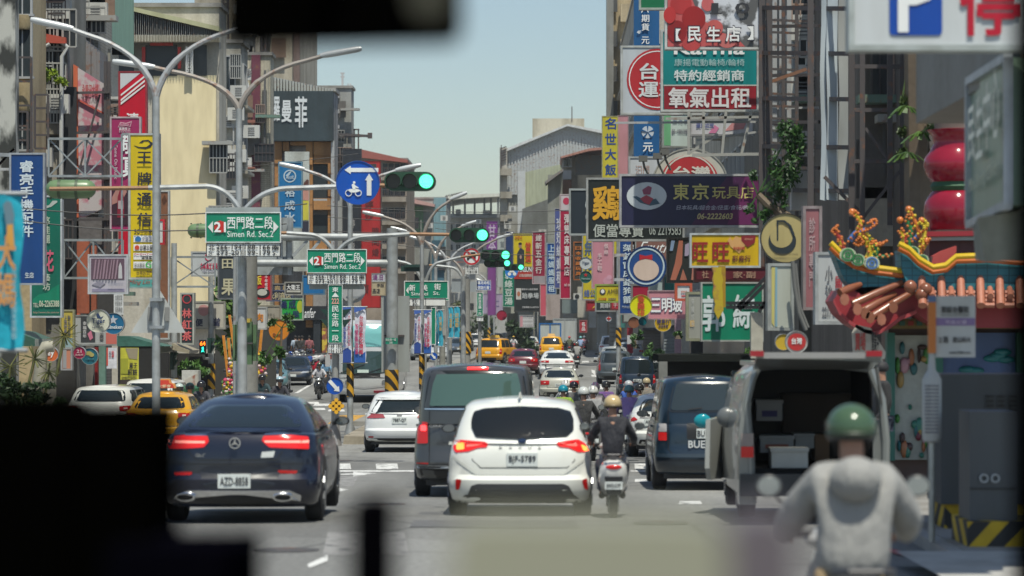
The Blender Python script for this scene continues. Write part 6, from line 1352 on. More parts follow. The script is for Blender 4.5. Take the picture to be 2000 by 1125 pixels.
rsign('round_sign',1534,465,49,55,(.40,.33,.14),'round gold sign with dark crescent letter D',thick=.16,rim=(.04,.04,.035),shapes=[('o',1528,471,27,26,(.02,.03,.035),'crescent'),('o',1526,463,22,21,(.40,.33,.14),'crescent_cut'),('p',[(1517,470),(1517,430),(1520,430),(1520,470)],(.02,.03,.035),'letter_stem'),('p',[(1518,430),(1532,430),(1545,440),(1552,458),(1548,462),(1540,442),(1530,433),(1518,433)],(.02,.03,.035),'letter_arc')],texts=[('預約專線06-2210602',1512,494,1558,499,(.08,.07,.04),dict(b=0))],brackets=((1560,490,1600,560),))
rsign('round_sign',1262,520,40,64,(.01,.055,.20),'round blue sign with white ring, pink centre and red bow',thick=.25,rim=(.02,.05,.15),shapes=[('g',1262,520,33,36,(.45,.55,.58),'white_ring'),('o',1262,527,25,21,(.56,.44,.36),'pink_disc'),('p',[(1249,497),(1261,500),(1274,497),(1274,508),(1261,505),(1249,508)],(.42,.01,.02),'bow')],brackets=((1222,498,1200,498),(1222,546,1200,546)))
S('led_screen',1307,468,1360,548,70,(.02,.022,.02),'dark LED screen with broken orange picture',cat='screen',frame=(.015,.015,.015),thick=.5,shapes=[('p',[(1309,547),(1318,515),(1326,470),(1334,470),(1332,515),(1320,547)],(.38,.13,.08),'picture_patch'),('p',[(1328,547),(1334,525),(1342,547)],(.38,.14,.09),'picture_patch'),('p',[(1308,490),(1311,470),(1318,470),(1314,490)],(.2,.28,.42),'picture_patch'),('p',[(1337,500),(1338,478),(1350,472),(1350,492),(1343,500)],(.35,.3,.42),'picture_patch'),('p',[(1350,547),(1352,522),(1360,520),(1360,547)],(.4,.16,.12),'picture_patch')])
S('shop_sign',1236,466,1306,505,84,(.22,.11,.09),'brown sign with white cursive lettering behind the round blue sign',frame=(.2,.12,.1),group=GQ,texts=[('Fruti',1246,472,1306,494,W,dict(b=.0,sx=.5))])
S('shop_sign',1267,569,1350,622,63,(.48,.20,.23),'pink sign with white blue-edged characters 三明玻',frame=(.45,.28,.3),fw=.02,thick=.2,group=GQ,texts=[(c,x,582,x+w_,610,(.08,.14,.24),dict(b=.075)) for c,x,w_ in (('三',1271,20),('明',1292,21),('玻',1313,20))]+[(c,x+1,583,x+w_-1,609,W,dict(b=.035,n=1,name='lettering_fill')) for c,x,w_ in (('三',1271,20),('明',1292,21),('玻',1313,20))])
rsign('round_sign',1252,597,21.5,61,(.60,.58,.0),'round acid-yellow fried chicken sign reading 香雞排',rim=(.5,.5,.1),texts=[(c,1245,577+i*14,1259,590+i*14,(.5,.05,.02),dict(b=.03)) for i,c in enumerate('香雞排')])
S('clinic_sign',1372,554,1488,664,57,(.0,.19,.10),'large green clinic sign with white brush characters',frame=(.4,.42,.38),fw=.03,thick=.25,group=GQ,texts=[('郭',1372,578,1416,646,(.55,.62,.62),dict(b=.03)),('綜',1432,576,1474,640,(.55,.62,.62),dict(b=.03))])
part_=S('light_box',1345,575,1370,661,58.5,(.30,.30,.26),'narrow grey light box left of the large green sign',frame=(.3,.3,.2),group=GQ,thick=.3,texts=[('牙醫診所',1350,584,1356,640,(.45,.45,.42),dict(v=1,b=0))],shapes=[('r',1348,626,1356,638,(.6,.4,.15),'orange_mark')])
rsign('round_sign',1295,631,17,66,(.52,.34,.02),'round amber motorcycle repair sign under the pink sign',texts=[('機車行',1283,622,1308,632,(.06,.05,.12),dict(b=.03)),('修理買賣',1286,634,1305,640,(.06,.05,.12),dict(b=.02))])
S('shop_sign',1323,558,1347,583,60,(.55,.56,.55),'small white sign with red arrow above the pink sign',frame=(.5,.1,.05),group=GQ,shapes=[('r',1331,577,1340,579,(.5,.02,.02),'arrow')],texts=[('停車場',1330,568,1342,572,(.5,.1,.05))])
S('shop_sign',1360,525,1500,546,64,(.10,.01,.02),'dark red sign strip under the yellow lottery sign',frame=(.05,.01,.01),group=GQ,texts=[('社',1371,529,1384,543,(.35,.22,.15)),('家·副',1432,530,1475,543,(.35,.22,.15))])
for (x0,y0,x1,y1,d,c,lb) in ((1298,540,1325,568,74,(.02,.16,.15),'teal sign end behind the LED screen'),(1236,558,1266,590,76,(.32,.01,.04),'dark red sign with black leaf pattern above the acid-yellow sign'),(1268,548,1300,570,78,(.35,.42,.42),'pale grey sign end above the pink sign')):
 S('shop_sign',x0,y0,x1,y1,d,c,lb,frame=(.2,.2,.2),group=GQ)
 # banana-like yellow hanging pole
m=MB(); b_=P(1400,610,56)
rp_=random.Random(8)
m.prism([(X(1391+rp_.uniform(-2,2)+k*.6,56.3),Z(522+k*12,56.3)) for k in range(8)]+[(X(1402,56.3),Z(624,56.3))]+[(X(1412+rp_.uniform(-2,2)-k*.3,56.3),Z(606-k*12,56.3)) for k in range(8)],56.2,56.4); solo('yellow_post',m,mat('print',(.42,.31,.01),.7,0,0,'brown'),'flaking yellow hanging post in front of the large green sign','post')
solo('yellow_post',MB().box(P(1404,600,56.6),P(1416,520,56.8)),mat('rust',(.33,.2,.01),.7),'ochre plate behind the flaking yellow post','post',smooth=False)
# ---- right: far, vertical signs getting smaller
def vs(x0,x1,y0,y1,d,bg_,label,chars='',cc=W,x=None,ys=None,fr=(.35,.35,.35),more=(),shp=()):
 ys=ys or (y0+6,y1-6); x=x or ((x0+(x1-x0)*.2),(x1-(x1-x0)*.2)); n_=max(1,len(chars)); st=(ys[1]-ys[0])/n_
 return S('shop_sign',x0,y0,x1,y1,d,bg_,label,frame=fr,group=GQ,fw=.04,thick=.3,shapes=shp,texts=[(c,x[0],ys[0]+i*st+1,x[1],ys[0]+(i+1)*st-2,cc,dict(b=.04)) for i,c in enumerate(chars)]+list(more))
vs(1158,1197,470,561,96,(.50,.22,.27),'pink shoe shop sign reading 佩絲手工鞋',fr=(.5,.35,.38),shp=[('o',1186,549,8,8,(.52,.27,.34),'flower'),('o',1190,542,5,5,(.55,.30,.38),'flower')],more=[('佩絲',1180,476,1188,497,(.65,.5,.52),dict(v=1)),('手工鞋',1167,495,1176,529,(.65,.5,.52),dict(v=1))])
vs(1211,1240,440,612,84,(.01,.055,.22),'dark blue aluminium cage sign reading 狗籠','架鋁窗床鋁狗籠',(.5,.58,.62),(1217,1238),(476,594),more=[('門市2252',1215,597,1234,602,(.4,.45,.5))])
vs(1139,1166,452,584,103,(.56,.46,.02),'yellow sign with big outlined characters above 總公司','無妙',(.08,.12,.2),(1142,1164),(470,530),more=[('總公',1141,566,1163,580,(.1,.14,.3),dict(b=.06))])
S('shop_sign',1165,558,1212,588,94,(.55,.45,.02),'yellow AM breakfast sign under the pink shoe sign',frame=(.3,.4,.1),group=GQ,shapes=[('o',1177,570,6,6,(.05,.05,.05),'emblem'),('o',1177,569,3.5,4,W,'emblem_inner')],texts=[('AM飯',1186,563,1211,575,(.06,.05,.03),dict(b=.0)),('中式飯糰',1169,582,1184,586,(.5,.05,.02)),('飯糰鐵盤',1188,582,1203,586,(.1,.1,.1))])
S('shop_sign',1165,589,1200,606,99,(.03,.045,.05),'small dark sign under the yellow breakfast sign',frame=(.3,.32,.32),group=GQ,texts=[('買婦時',1172,592,1197,602,(.5,.52,.52))])
S('shop_sign',1147,590,1168,605,101,(.35,.02,.03),'small red sign with yellow dash left of the dark one',frame=(.2,.05,.05),group=GQ,shapes=[('p',[(1156,603),(1160,598),(1166,594),(1163,600)],(.6,.4,.05),'dash')])
S('shop_sign',1195,588,1210,603,97,(.42,.03,.05),'small crimson sign right of the dark one',frame=(.2,.05,.05),group=GQ,texts=[('手',1198,590,1206,600,(.6,.45,.45))])
rsign('beer_sign',1144,514,12,93,(.52,.56,.58),'small round white Tiger sign over the right side',group='small round beer signs',rim=(.3,.33,.33),texts=[('Tiger',1137,511,1151,517,(.02,.04,.1),dict(b=.03))])
rsign('beer_sign',1144,541,12,93,(.015,.10,.08),'small round green star beer sign over the right side',group='small round beer signs',rim=(.3,.33,.33),shapes=[('p',star(1144,537,4.5),(.5,.03,.03),'star')],texts=[('Heineken',1136,542,1153,546,(.3,.4,.38),dict(b=.01))])
vs(1122,1138,474,545,112,(.05,.045,.04),'dark sign with orange characters 日本收藏玩具','日本收藏玩具',(.5,.16,.03),(1124,1135),(480,540),(.35,.12,.04))
vs(1095,1113,381,582,121,(.36,.01,.05),'tall crimson mattress shop sign reading 彈簧床專賣店','彈簧床專賣店',(.6,.56,.55),(1102,1112),(418,540),(.5,.42,.42),shp=[('r',1095.5,382,1113,412,(.5,.45,.47),'pale_top'),('o',1106,393,6.5,7,(.45,.03,.08),'emblem')],more=[('teh toi',1102,553,1114,559,(.6,.5,.5),dict(b=.02))])
vs(1084,1096,408,562,128,(.07,.09,.26),'narrow indigo sign partly behind the crimson sign','珍妤絲媽租',(.5,.52,.58),(1087,1096),(425,555))
vs(1069,1085,476,573,134,(.01,.07,.27),'blue dress hire sign reading 上琳媽媽服租','上琳媽媽服租',(.45,.55,.62),(1071,1083),(478,572),(.3,.38,.45))
vs(1041,1064,454,553,144,(.27,.015,.045),'maroon hardware shop sign reading 建新五金行','建新五金行',(.56,.5,.46),(1046,1058),(457,536),(.45,.35,.36),shp=[('r',1042,539,1064,553,(.30,.27,.28),'grey_foot')])
S('poster_banner',1004,458,1040,520,156,(.60,.46,.01),'yellow campaign banner with a person in a dark suit',cat='banner',frame=(.4,.35,.1),group=GQ,thick=.2,shapes=[('p',[(1010,519),(1010,495),(1014,487),(1018,484),(1024,489),(1024,519)],(.03,.035,.04),'suit'),('o',1016,480,3.2,4.5,(.35,.2,.14),'face'),('o',1016,476,3.4,2.5,(.03,.02,.02),'hair'),('o',1017,502,2,4,(.4,.25,.2),'hands')],texts=[('柯博文',1006,460,1020,468,(.5,.15,.02),dict(b=.04)),('當選',1026,473,1037,512,(.5,.04,.02),dict(v=1,b=.06))])
S('shop_sign',1006,545,1054,607,154,(.025,.03,.03),'charcoal gym sign with white characters',frame=(.06,.06,.06),group=GQ,shapes=[('r',1008,563,1018,585,(.5,.48,.45),'logo_plate'),('o',1013,574,3,5,(.4,.15,.08),'logo'),('r',1004,530,1040,545,(.40,.03,.02),'red_header')],texts=[('跆拳場',1020,572,1052,583,(.5,.52,.52),dict(b=.02)),('健身中心報名專線',1019,563,1050,567,(.5,.5,.5)),('洽詢專線 06-2207999',1020,598,1052,602,(.5,.5,.5)),('THAISUN',1008,522,1038,531,W,dict(b=.05)),('日本開太陽風精緻廣場',1014,535,1040,541,(.6,.5,.45))])
vs(1056,1066,556,616,148,(.55,.10,.14),'narrow coral pink vertical sign beside the gym sign',fr=(.45,.3,.3))
vs(983,1004,528,598,162,(.0,.17,.10),'green mung bean soup sign reading 綠豆湯','弱綠豆湯',(.5,.58,.52),(986,1001),(530,597),(.3,.4,.35))
solo('sign_board',MB().box(P(982,612,163),P(1005,599,163.3)),mat('wall',(.4,.41,.36)),'grey stained board under the green soup sign','board',smooth=False)
vs(951,971,433,520,200,(.19,.04,.25),'purple sign with white brush characters 甘本堂','甘本堂',(.5,.42,.55),(954,968),(438,518),(.2,.1,.25))
vs(953,968,522,615,205,(.20,.06,.24),'faded purple sign below the purple brush sign',fr=(.2,.15,.25))
vs(972,985,462,560,195,(.38,.42,.40),'pale grey vertical sign right of the purple one','首府',(.2,.22,.22),(977,985),(470,500))
vs(988,1003,453,520,190,(.02,.04,.12),'dark blue sign edge left of the yellow campaign banner')
S('shop_sign',938,575,985,612,230,(.36,.30,.42),'lilac distant sign with dim characters',frame=(.25,.22,.3),group=GQ,texts=[('順仁',950,585,975,600,(.15,.12,.25))])
rsign('round_sign',980,616,10,158,(.32,.02,.05),'dark red round sign beside the grey stained board',rim=(.25,.1,.1))
S('shop_sign',1016,617,1042,638,152,(.5,.5,.5),'white notice board with grey lines over the pavement',frame=(.3,.3,.3),group=GQ,texts=[('======\n======\n======',1022,619,1040,636,(.15,.15,.15),dict(b=0))],shapes=[('r',1016,617,1021,638,(.5,.25,.28),'pink_edge')])
S('shop_sign',1133,627,1145,648,150,(.42,.03,.05),'small red vertical sign low on the right',frame=(.3,.1,.1),group=GQ,texts=[('名品',1136,629,1143,646,W,dict(v=1))])
rsign('round_sign',1189,622,6,120,(.5,.5,.5),'tiny round white pharmacy sign with red cross',rim=(.1,.2,.4),thick=.1,shapes=[('r',1188,618,1190,626,(.5,.02,.02),'cross'),('r',1185,621,1193,623,(.5,.02,.02),'cross')])
rsign('round_sign',1238,630,11,90,(.22,.09,.05),'round brown sign beyond the striped kerb pole',rim=(.2,.1,.06)); rsign('round_sign',1255,628,8,88,(.0,.1,.12),'round dark teal sign beyond the acid-yellow sign',rim=(.02,.08,.1))
S('light_box',1218,608,1252,628,92,(.3,.32,.3),'small weathered light box under the dark blue cage sign',frame=(.08,.08,.08),group=GQ)
# sign stays and steel sign frames on the right
DS=DARKSTEEL()
t=thing('steel_scaffold','tall rusty steel sign frame rising behind the round gold sign','steel frame',P(1490,520,66))
for x in (1488,1502): part('post',MB().bar(P(x,560,66),P(x,-60,66),.13),DS,t,smooth=False)
for x in (1583,1663): part('post',MB().bar(P(x,560,62),P(x,-60,62),.12),DS,t,smooth=False)
for y in (15,103,192,286,371): part('rail',MB().bar(P(1490,y,66),P(1664,y+2,62),.09),DS,t,smooth=False)
for y in (52,148,240,330): part('rail',MB().bar(P(1487,y,67),P(1600,y-2,66),.07),DS,t,smooth=False)
for y in range(-10,430,24): part('rung',MB().bar(P(1487,y,69),P(1560,y+3,69),.05),DS,t,smooth=False)
for x in (1530,1556): part('post',MB().bar(P(x,470,69),P(x,-60,69),.08),DS,t,smooth=False)
for x,c in ((1513,1),(1526,0),(1541,1)): part('pipe',MB().bar(P(x,330,70),P(x,-60,70),.10),GALV(),t,smooth=False)
part('brace',MB().bar(P(1490,165,66),P(1575,135,66),.07),mat('rust',(.2,.1,.06)),t,smooth=False)
part('brace',MB().bar(P(1610,345,62),P(1690,425,62),.07),DS,t,smooth=False)
t=thing('steel_scaffold','second rusty steel frame between white banner and tree trunk','steel frame',P(1700,420,61))
for x in (1684,1738,1762): part('post',MB().bar(P(x,440,61),P(x,60,61),.1),DS,t,smooth=False)
for y in (130,215,315): part('rail',MB().bar(P(1668,y,61),P(1764,y,61),.08),DS,t,smooth=False)
part('brace',MB().bar(P(1690,420,61),P(1760,330,61),.06),DS,t,smooth=False); part('brace',MB().bar(P(1690,250,61),P(1740,320,61),.06),DS,t,smooth=False)
t=thing('torn_banner','tall peeling white billboard skin inside the steel frame','banner',P(1635,410,63))
for i,(xa,xb,o_) in enumerate(((1603,1614,0),(1615,1636,.08),(1638,1662,.02))):
 m=MB(); n_=10
 for j in range(n_+1):
  y=-40+j*43.0; k=math.sin(j*1.1+i)*1.5; m.v += [P(xa+k,y,63-o_+.06*math.sin(j)),P(xb+k*.5,y+2,63-o_)]
 m.f=[(2*j,2*j+1,2*j+3,2*j+2) for j in range(n_)]; part('sheet',m,mat('sign',(.44,.50,.54) if i < 2 else (.36,.38,.38),.6),t)
m=MB()
for x0,x1 in ((1345,1345),(1374,1374),(1418,1410),(1468,1448)): m.bar(P(x0,216,70),P(x1,302,70),.06)
m.bar(P(1352,303,70),P(1486,301,70),.07); m.bar(P(1490,228,70),P(1300,232,70),.06); m.bar(P(1345,300,70.2),P(1402,262,70.2),.06)
solo('sign_stays',m,mat('rust',(.36,.36,.33),.5,.2),'pale pipes holding up the teal and red sign box','pipe frame',smooth=False)
m=MB()
for a,b in (((1360,274),(1500,255)),((1200,240),(1482,238)),((1490,212),(1600,210))): m.bar(P(*a,71),P(*b,71),.05)
solo('cable_duct',m,GALV(),'thin yellow-taped pipes crossing behind the sign stays','pipe',smooth=False)
m=MB()
for x,y in ((1248,305),(1276,300),(1290,292)): m.box(P(x,y+10,80),P(x+16,y,80.3)); m.tube([P(x+8,y+8,80.1),P(x+10,y+20,80.1),P(x+20,y+40,80.2)],.03)
solo('floodlight',m,mat('plain',(.12,.12,.11),.5),'cluster of small floodlights over the toy shop sign','floodlight',smooth=False)
# black truss bracket under gold sign
m=MB()
for a,b in (((1418,592),(1540,592)),((1418,600),(1540,600)),((1440,600),(1520,516)),((1444,606),(1528,522)),((1482,610),(1540,520)),((1500,605),(1545,603))): m.bar(P(*a,54.5),P(*b,54.5),.06)
for i in range(12): m.bar(P(1424+i*8,592,54.5),P(1430+i*8,600,54.5),.03)
solo('steel_truss',m,mat('plain',(.02,.02,.022),.5),'black truss bracket crossing in front of the large green sign','steel truss',smooth=False)
# gear between the green sign and the temple
S('shop_sign',1505,520,1545,640,52.5,(.40,.42,.36),'pale yellow and blue sign box below the gold sign',frame=(.36,.38,.36),thick=.5,group=GQ,shapes=[('p',[(1507,522),(1514,522),(1512,638),(1507,630)],(.5,.45,.15),'yellow_edge'),('r',1514,522,1518,638,(.2,.35,.42),'blue_edge')])
solo('concrete_post',MB().box(P(1467,700,55.5),P(1488,610,55.8)),mat('wall',(.45,.43,.36)),'cream post with lamp at the corner of the green sign','post',smooth=False)
m=MB().tube([P(1548,510,52),P(1552,560,52),P(1560,610,52),P(1574,645,52)],.035,10); m.tube([P(1553,515,52.2),P(1562,600,52.2),P(1578,640,52.2)],.03,8)
solo('cable_duct',m,mat('plain',(.14,.14,.13),.5),'grey bundled conduit curving down beside the temple roof','pipe')
S('shop_sign',1598,498,1665,628,50,(.46,.48,.48),'white sign box with dark and red characters in front of the temple eave',frame=(.4,.42,.42),thick=.4,group=GQ,texts=[('小沙',1612,520,1626,590,(.12,.12,.13),dict(v=1,b=.05)),('國際',1632,540,1645,590,(.4,.05,.06),dict(v=1,b=.05)),('2217 098',1606,600,1640,618,(.15,.15,.16),dict(b=.05))])
S('shop_sign',1574,408,1600,600,53,(.30,.12,.13),'tall faded pink sign seen beside the white sign box',frame=(.3,.25,.25),thick=.4,group=GQ,texts=[('診所專門',1580,425,1592,560,(.42,.3,.3),dict(v=1))])
solo('air_conditioner',MB().box(P(1546,410,64.5),P(1580,336,65)),mat('sign',(.5,.5,.48),.5),'pale air conditioner mounted beside the steel frame','air conditioner',smooth=False)
rsign('round_sign',1556,668,22,47,(.42,.42,.40),'round white sign with red centre above the silver van',thick=.15,shapes=[('o',1556,668,18,17,(.45,.03,.03),'red_disc')],texts=[('台灣',1546,660,1566,672,W,dict(b=.04))])
rsign('round_sign',1530,668,16,47.5,(.5,.34,.03),'round yellow sign behind the red-centred one',thick=.15)
t=thing('hanging_banner','tilted cream banner with black and red characters under the temple eave','banner',P(1695,690,46)); part('cloth',MB().prism([(X(a,46),Z(b,46)) for a,b in ((1664,650),(1672,634),(1700,640),(1730,688),(1728,702),(1666,690))],46,46.04),mat('cloth',(.46,.43,.36)),t,smooth=False)
text('營業中',(X(1702,46),Z(686,46),X(1716,46),Z(648,46)),(0,45.97,0),UX,UZ,mat('plain',(.03,.03,.03)),t,.05); text('賣場',(X(1670,46),Z(684,46),X(1690,46),Z(650,46)),(0,45.97,0),UX,UZ,mat('plain',(.4,.05,.04)),t,.03)
# ================================================================ PEOPLE AND SCOOTERS
def skin(name,V,E,Rr,m,parent,sub=1):
 me=bpy.data.meshes.new(name); me.from_pydata(V,E,[]); o=link(name,me,parent); me.materials.append(m)
 md=o.modifiers.new('skin','SKIN'); md.use_smooth_shade=True
 for i,d in enumerate(me.skin_vertices[0].data): r=Rr[i]; d.radius=r if isinstance(r,tuple) else (r,r); d.use_root=i == 0
 s=o.modifiers.new('smooth','SUBSURF'); s.levels=s.render_levels=sub; return o
SKIN=(.36,.19,.12)
def person(label,loc,rz,top,legs=(.02,.03,.06),helmet=None,pose='ride',near=False,long=True,group=None,cap=None,bulk=1.0,skinc=SKIN,stripe=None,hair=(.015,.012,.01)):
 t=thing('person',label,'person',loc,rz,group); sm=mat('plain',skinc,.55)
 if pose == 'ride':
  J=dict(pel=(0,0,.80),sp=(0,.03,1.03),ch=(0,.07,1.26),nk=(0,.10,1.43),hd=(0,.12,1.52),ht=(0,.13,1.66),no=(0,.245,1.57))
  for s,k in ((-1,'L'),(1,'R')): J.update({'sh'+k: (s*.17,.07,1.36),'el'+k: (s*.31,.24,1.12),'wr'+k: (s*.31,.48,1.03),'ha'+k: (s*.31,.56,1.03),'hi'+k: (s*.10,.06,.78),'kn'+k: (s*.19,.46,.74),'an'+k: (s*.15,.40,.33),'to'+k: (s*.15,.54,.28)})
 else:
  J=dict(pel=(0,0,.93),sp=(0,0,1.12),ch=(0,0,1.30),nk=(0,.0,1.48),hd=(0,.01,1.56),ht=(0,.02,1.69),no=(0,.125,1.60))
  for s,k in ((-1,'L'),(1,'R')): J.update({'sh'+k: (s*.18,0,1.40),'el'+k: (s*.24,-.02,1.13),'wr'+k: (s*.22,.14,.93),'ha'+k: (s*.21,.19,.87),'hi'+k: (s*.10,0,.90),'kn'+k: (s*.11,.03,.50),'an'+k: (s*.12,-.02,.09),'to'+k: (s*.13,.13,.05)})
 def chain(parts,rad):
  names=[]; V=[]; E=[]; Rr=[]
  for ch in parts:
   for a in ch:
    if a not in names: names.append(a); V.append(J[a]); Rr.append(rad.get(a[:2],.05))
   for a,b in zip(ch,ch[1:]): E.append((names.index(a),names.index(b)))
  return V,E,Rr,names
 rad={'pe': (.13,.10),'sp': (.12,.09),'ch': (.145,.10),'nk': .055,'hd': (.07,.085),'ht': (.072,.085),'no': .016,'sh': .06,'el': .042,'wr': .03,'ha': (.035,.018),'hi': .085,'kn': .055,'an': .038,'to': .035}
 V,E,Rr,nm=chain([['pel','sp','ch','nk','hd','ht'],['hd','no']]+[['ch','sh'+k,'el'+k,'wr'+k,'ha'+k] for k in 'LR']+[['pel','hi'+k,'kn'+k,'an'+k,'to'+k] for k in 'LR'],rad)
 if near:
  for k,s in (('L',-1),('R',1)):
   h=Vector(J['ha'+k]); hi=nm.index('ha'+k)
   for f in range(5):
    off=Vector((s*(-.035+f*.018),0,0)) if f < 4 else Vector((-s*.045,-.03,-.01)); ln=(.03,.036,.034,.026,.02)[f]
    a=h+off+Vector((0,.02,.005)); b=a+Vector((0,ln,-.012)); c=b+Vector((0,-.004,-.03)); i0=len(V); V += [tuple(a),tuple(b),tuple(c)]; Rr += [.0095,.0088,.0075]; E += [(hi,i0),(i0,i0+1),(i0+1,i0+2)]
 skin('body',V,E,Rr,sm,t,1 if not near else 2)
 jr={'pe': (.165,.13),'sp': (.155,.12),'ch': (.185,.135),'nk': .068,'sh': .085,'el': .064,'wr': .045}
 if bulk != 1: jr={'pe': (.21,.17),'sp': (.205,.15),'ch': (.20,.15),'nk': .085,'sh': .105,'el': .088,'wr': .06}
 V,E,Rr,_=chain([['pel','sp','ch','nk']]+[['ch','sh'+k,'el'+k]+(['wr'+k] if long else []) for k in 'LR'],jr); skin('jacket' if long else 'shirt',V,E,Rr,mat('jacket',top,.75),t,2)
 V,E,Rr,_=chain([['pel','hi'+k,'kn'+k,'an'+k] for k in 'LR'],{'pe': (.14,.115),'hi': .105,'kn': .075,'an': .055}); skin('trousers',V,E,Rr,mat('cloth',legs,.8),t,2)
 for k in 'LR':
  a=Vector(J['to'+k]); part('shoe',MB().ball(a+Vector((0,-.04,0)),1,8,6,(.048,.13,.05)),mat('plain',(.03,.03,.03),.6),t,False)
 hc=(Vector(J['hd'])+Vector(J['ht']))/2+Vector((0,0,.035))
 if helmet:
  m=MB(); pr=[(.001,.125)]+[(.128*math.sin(R(a)),.125*math.cos(R(a))) for a in (15,30,45,60,75,90,102)]+[(.118,-.045)]
  m.lathe(hc,pr,20,'Z',1,1.14); o=part('helmet',m,mat('plain',helmet,.16),t,False)
  part('helmet_rim',MB().lathe(hc,[(.127,-.02),(.134,-.03),(.130,-.045),(.11,-.05)],20,'Z',1,1.14),mat('plain',tuple(v*.35 for v in helmet),.5),o,False)
  part('visor',MB().lathe(hc+Vector((0,.035,.0)),[(.13,.03),(.128,-.0),(.118,-.07)],20,'Z',1,1.0),mat('plain',(.03,.03,.035),.08),o,False)
  part('strap',MB().tube([hc+Vector((-.1,-.02,-.05)),hc+Vector((-.07,.03,-.14)),hc+Vector((.07,.03,-.14)),hc+Vector((.1,-.02,-.05))],.009,6),BLACK(),o,False)
  if stripe:
   for dx in (-.045,.045): part('stripe',MB().tube([hc+Vector((dx,1.03*.145*math.cos(R(a)),.13*math.sin(R(a))*.97)) for a in range(20,170,15)],.012,6),mat('plain',stripe,.3),o,False)
 else:
  part('hair',MB().lathe(hc+Vector((0,-.012,-.01)),[(.001,.10)]+[(.092*math.sin(R(a)),.10*math.cos(R(a))) for a in (20,40,60,80,100)]+[(.07,-.05)],14,'Z',1,1.12),mat('plain',cap or hair,.7),t,False)
  if cap: part('cap_peak',MB().ball(hc+Vector((0,.12,.02)),1,10,6,(.07,.08,.012)),mat('plain',cap,.7),t,False)
 return t
SCT={}
def scooter(label,loc,rz,col,plate=None,group=None,near=False):
 t=thing('scooter',label,'scooter',loc,rz,group); pm=mat('paint',col,.25)
 m=MB(); rows=[]
 for y,hw,z0,z1 in ((-.58,.10,.60,.76),(-.52,.16,.50,.82),(-.40,.20,.42,.84),(-.15,.215,.36,.78),(.10,.19,.32,.70),(.22,.15,.26,.40)):
  o=len(m.v)
  for k in range(14): a=2*math.pi*k/14; ca,sa=math.cos(a),math.sin(a); m.v.append(Vector((hw*math.copysign(abs(ca) **.7,ca),y,(z0+z1)/2+(z1-z0)/2*math.copysign(abs(sa) **.7,sa))))
  rows.append(o)
 for a,b in zip(rows,rows[1:]):
  for k in range(14): m.f.append((a+k,a+(k+1)%14,b+(k+1)%14,b+k))
 m.f.append(tuple(rows[0]+k for k in range(14))); m.f.append(tuple(rows[-1]+k for k in range(14))); part('tail_body',m,pm,t,False)
 part('seat',MB().ball((0,-.08,.80),1,14,8,(.15,.42,.07)),mat('plain',(.03,.03,.032),.6),t,False)
 part('grab_rail',MB().tube([(-.14,-.30,.86),(-.15,-.50,.90),(-.08,-.60,.91),(.08,-.60,.91),(.15,-.50,.90),(.14,-.30,.86)],.018),mat('plain',(.04,.04,.045),.4),t,False)
 part('tail_light',MB().ball((0,-.575,.735),1,14,8,(.115,.03,.035)),RED(.4),t,False)
 part('mudguard',MB().prism([(-.10,.34),(.10,.34),(.13,.60),(-.13,.60)],-.60,-.56),BLACK(),t,False)
 o=part('number_plate',MB().box((-.125,-.625,.42),(.125,-.61,.53)),PLATE(),t,False,False)
 if plate: text(plate,(-.10,.445,.10,.505),(0,-.63,0),UX,UZ,mat('plain',(.03,.03,.04)),t,.012,'plate_number',world=False)
 for y in (-.28,1.0):
  a,b=wheel_parts(.25,.11); w_=link('wheel',a,t); w_.location=(0,y,.25); link('rim',b,w_)
 m=MB(); m.prism([(-.22,.36),(.22,.36),(.2,.75),(.13,.98),(-.13,.98),(-.2,.75)],.58,.68); part('leg_shield',m,pm,t,False)
 m=MB().ball((0,.82,.62),1,14,8,(.17,.18,.26)); part('front_cowl',m,pm,t,False)
 part('footboard',MB().box((-.17,.15,.28),(.17,.66,.36)),BLACK(),t,False,False)
 part('headlight',MB().ball((0,.86,.93),1,12,8,(.12,.07,.07)),mat('plain',(.6,.62,.6),.1,.4),t,False); part('handlebar_cover',MB().ball((0,.64,.99),1,14,8,(.2,.11,.08)),pm,t,False)
 part('handlebar',MB().tube([(-.36,.55,1.02),(-.18,.62,1.02),(.18,.62,1.02),(.36,.55,1.02)],.018),BLACK(),t,False); part('fork',MB().tube([(0,.7,.75),(0,1.0,.25)],.03),BLACK(),t,False)
 for s in (-1,1):
  mo=part('mirror',MB().tube([(s*.24,.6,1.04),(s*.30,.62,1.16),(s*.40,.60,1.27)],.008,6).ball((s*.40,.60,1.28),1,12,8,(.075,.025,.06)),mat('plain',(.05,.05,.05),.3,.3),t,False)
  part('mirror_glass',MB().disc((s*.40,1.28),.062,.05,.568,.574,16),mat('plain',(.55,.6,.6),.05,1),mo,False)
 return t
def rider(px,d,lab,scol,top,helmet,face=1,g=None,sc=.92,**k):
 loc=(X(px,d),d,gz(d)); rz=R(k.pop('yaw',0))+(0 if face == 1 else math.pi); pl=k.pop('plate',None)
 a=scooter('scooter under the '+lab,loc,rz,scol,pl,'scooters in the traffic'); b=person(lab,loc,rz,top,helmet=helmet,group=g or 'scooter riders in traffic',**k); a.scale=b.scale=(sc,)*3; return b
wc=(.6,.6,.58)
rider(1197,38.4,'rider in black jacket with beige helmet beside the white hatchback',(.62,.62,.6),(.012,.013,.02),(.50,.38,.20),near=True,plate='EWD-0197',sc=.87)
fr=rider(1668,17.2,'foreground rider in pale grey hoodie and dull green helmet',(.5,.5,.5),(.27,.268,.255),(.055,.10,.055),near=True,sc=1.08,bulk=1.3,legs=(.30,.22,.12))
fr.scale=(1.1,1.12,1.07)
part('hood',MB().ball((0,-.075,1.36),1,16,10,(.135,.105,.12)),mat('jacket',(.27,.268,.255),.75),fr,False)
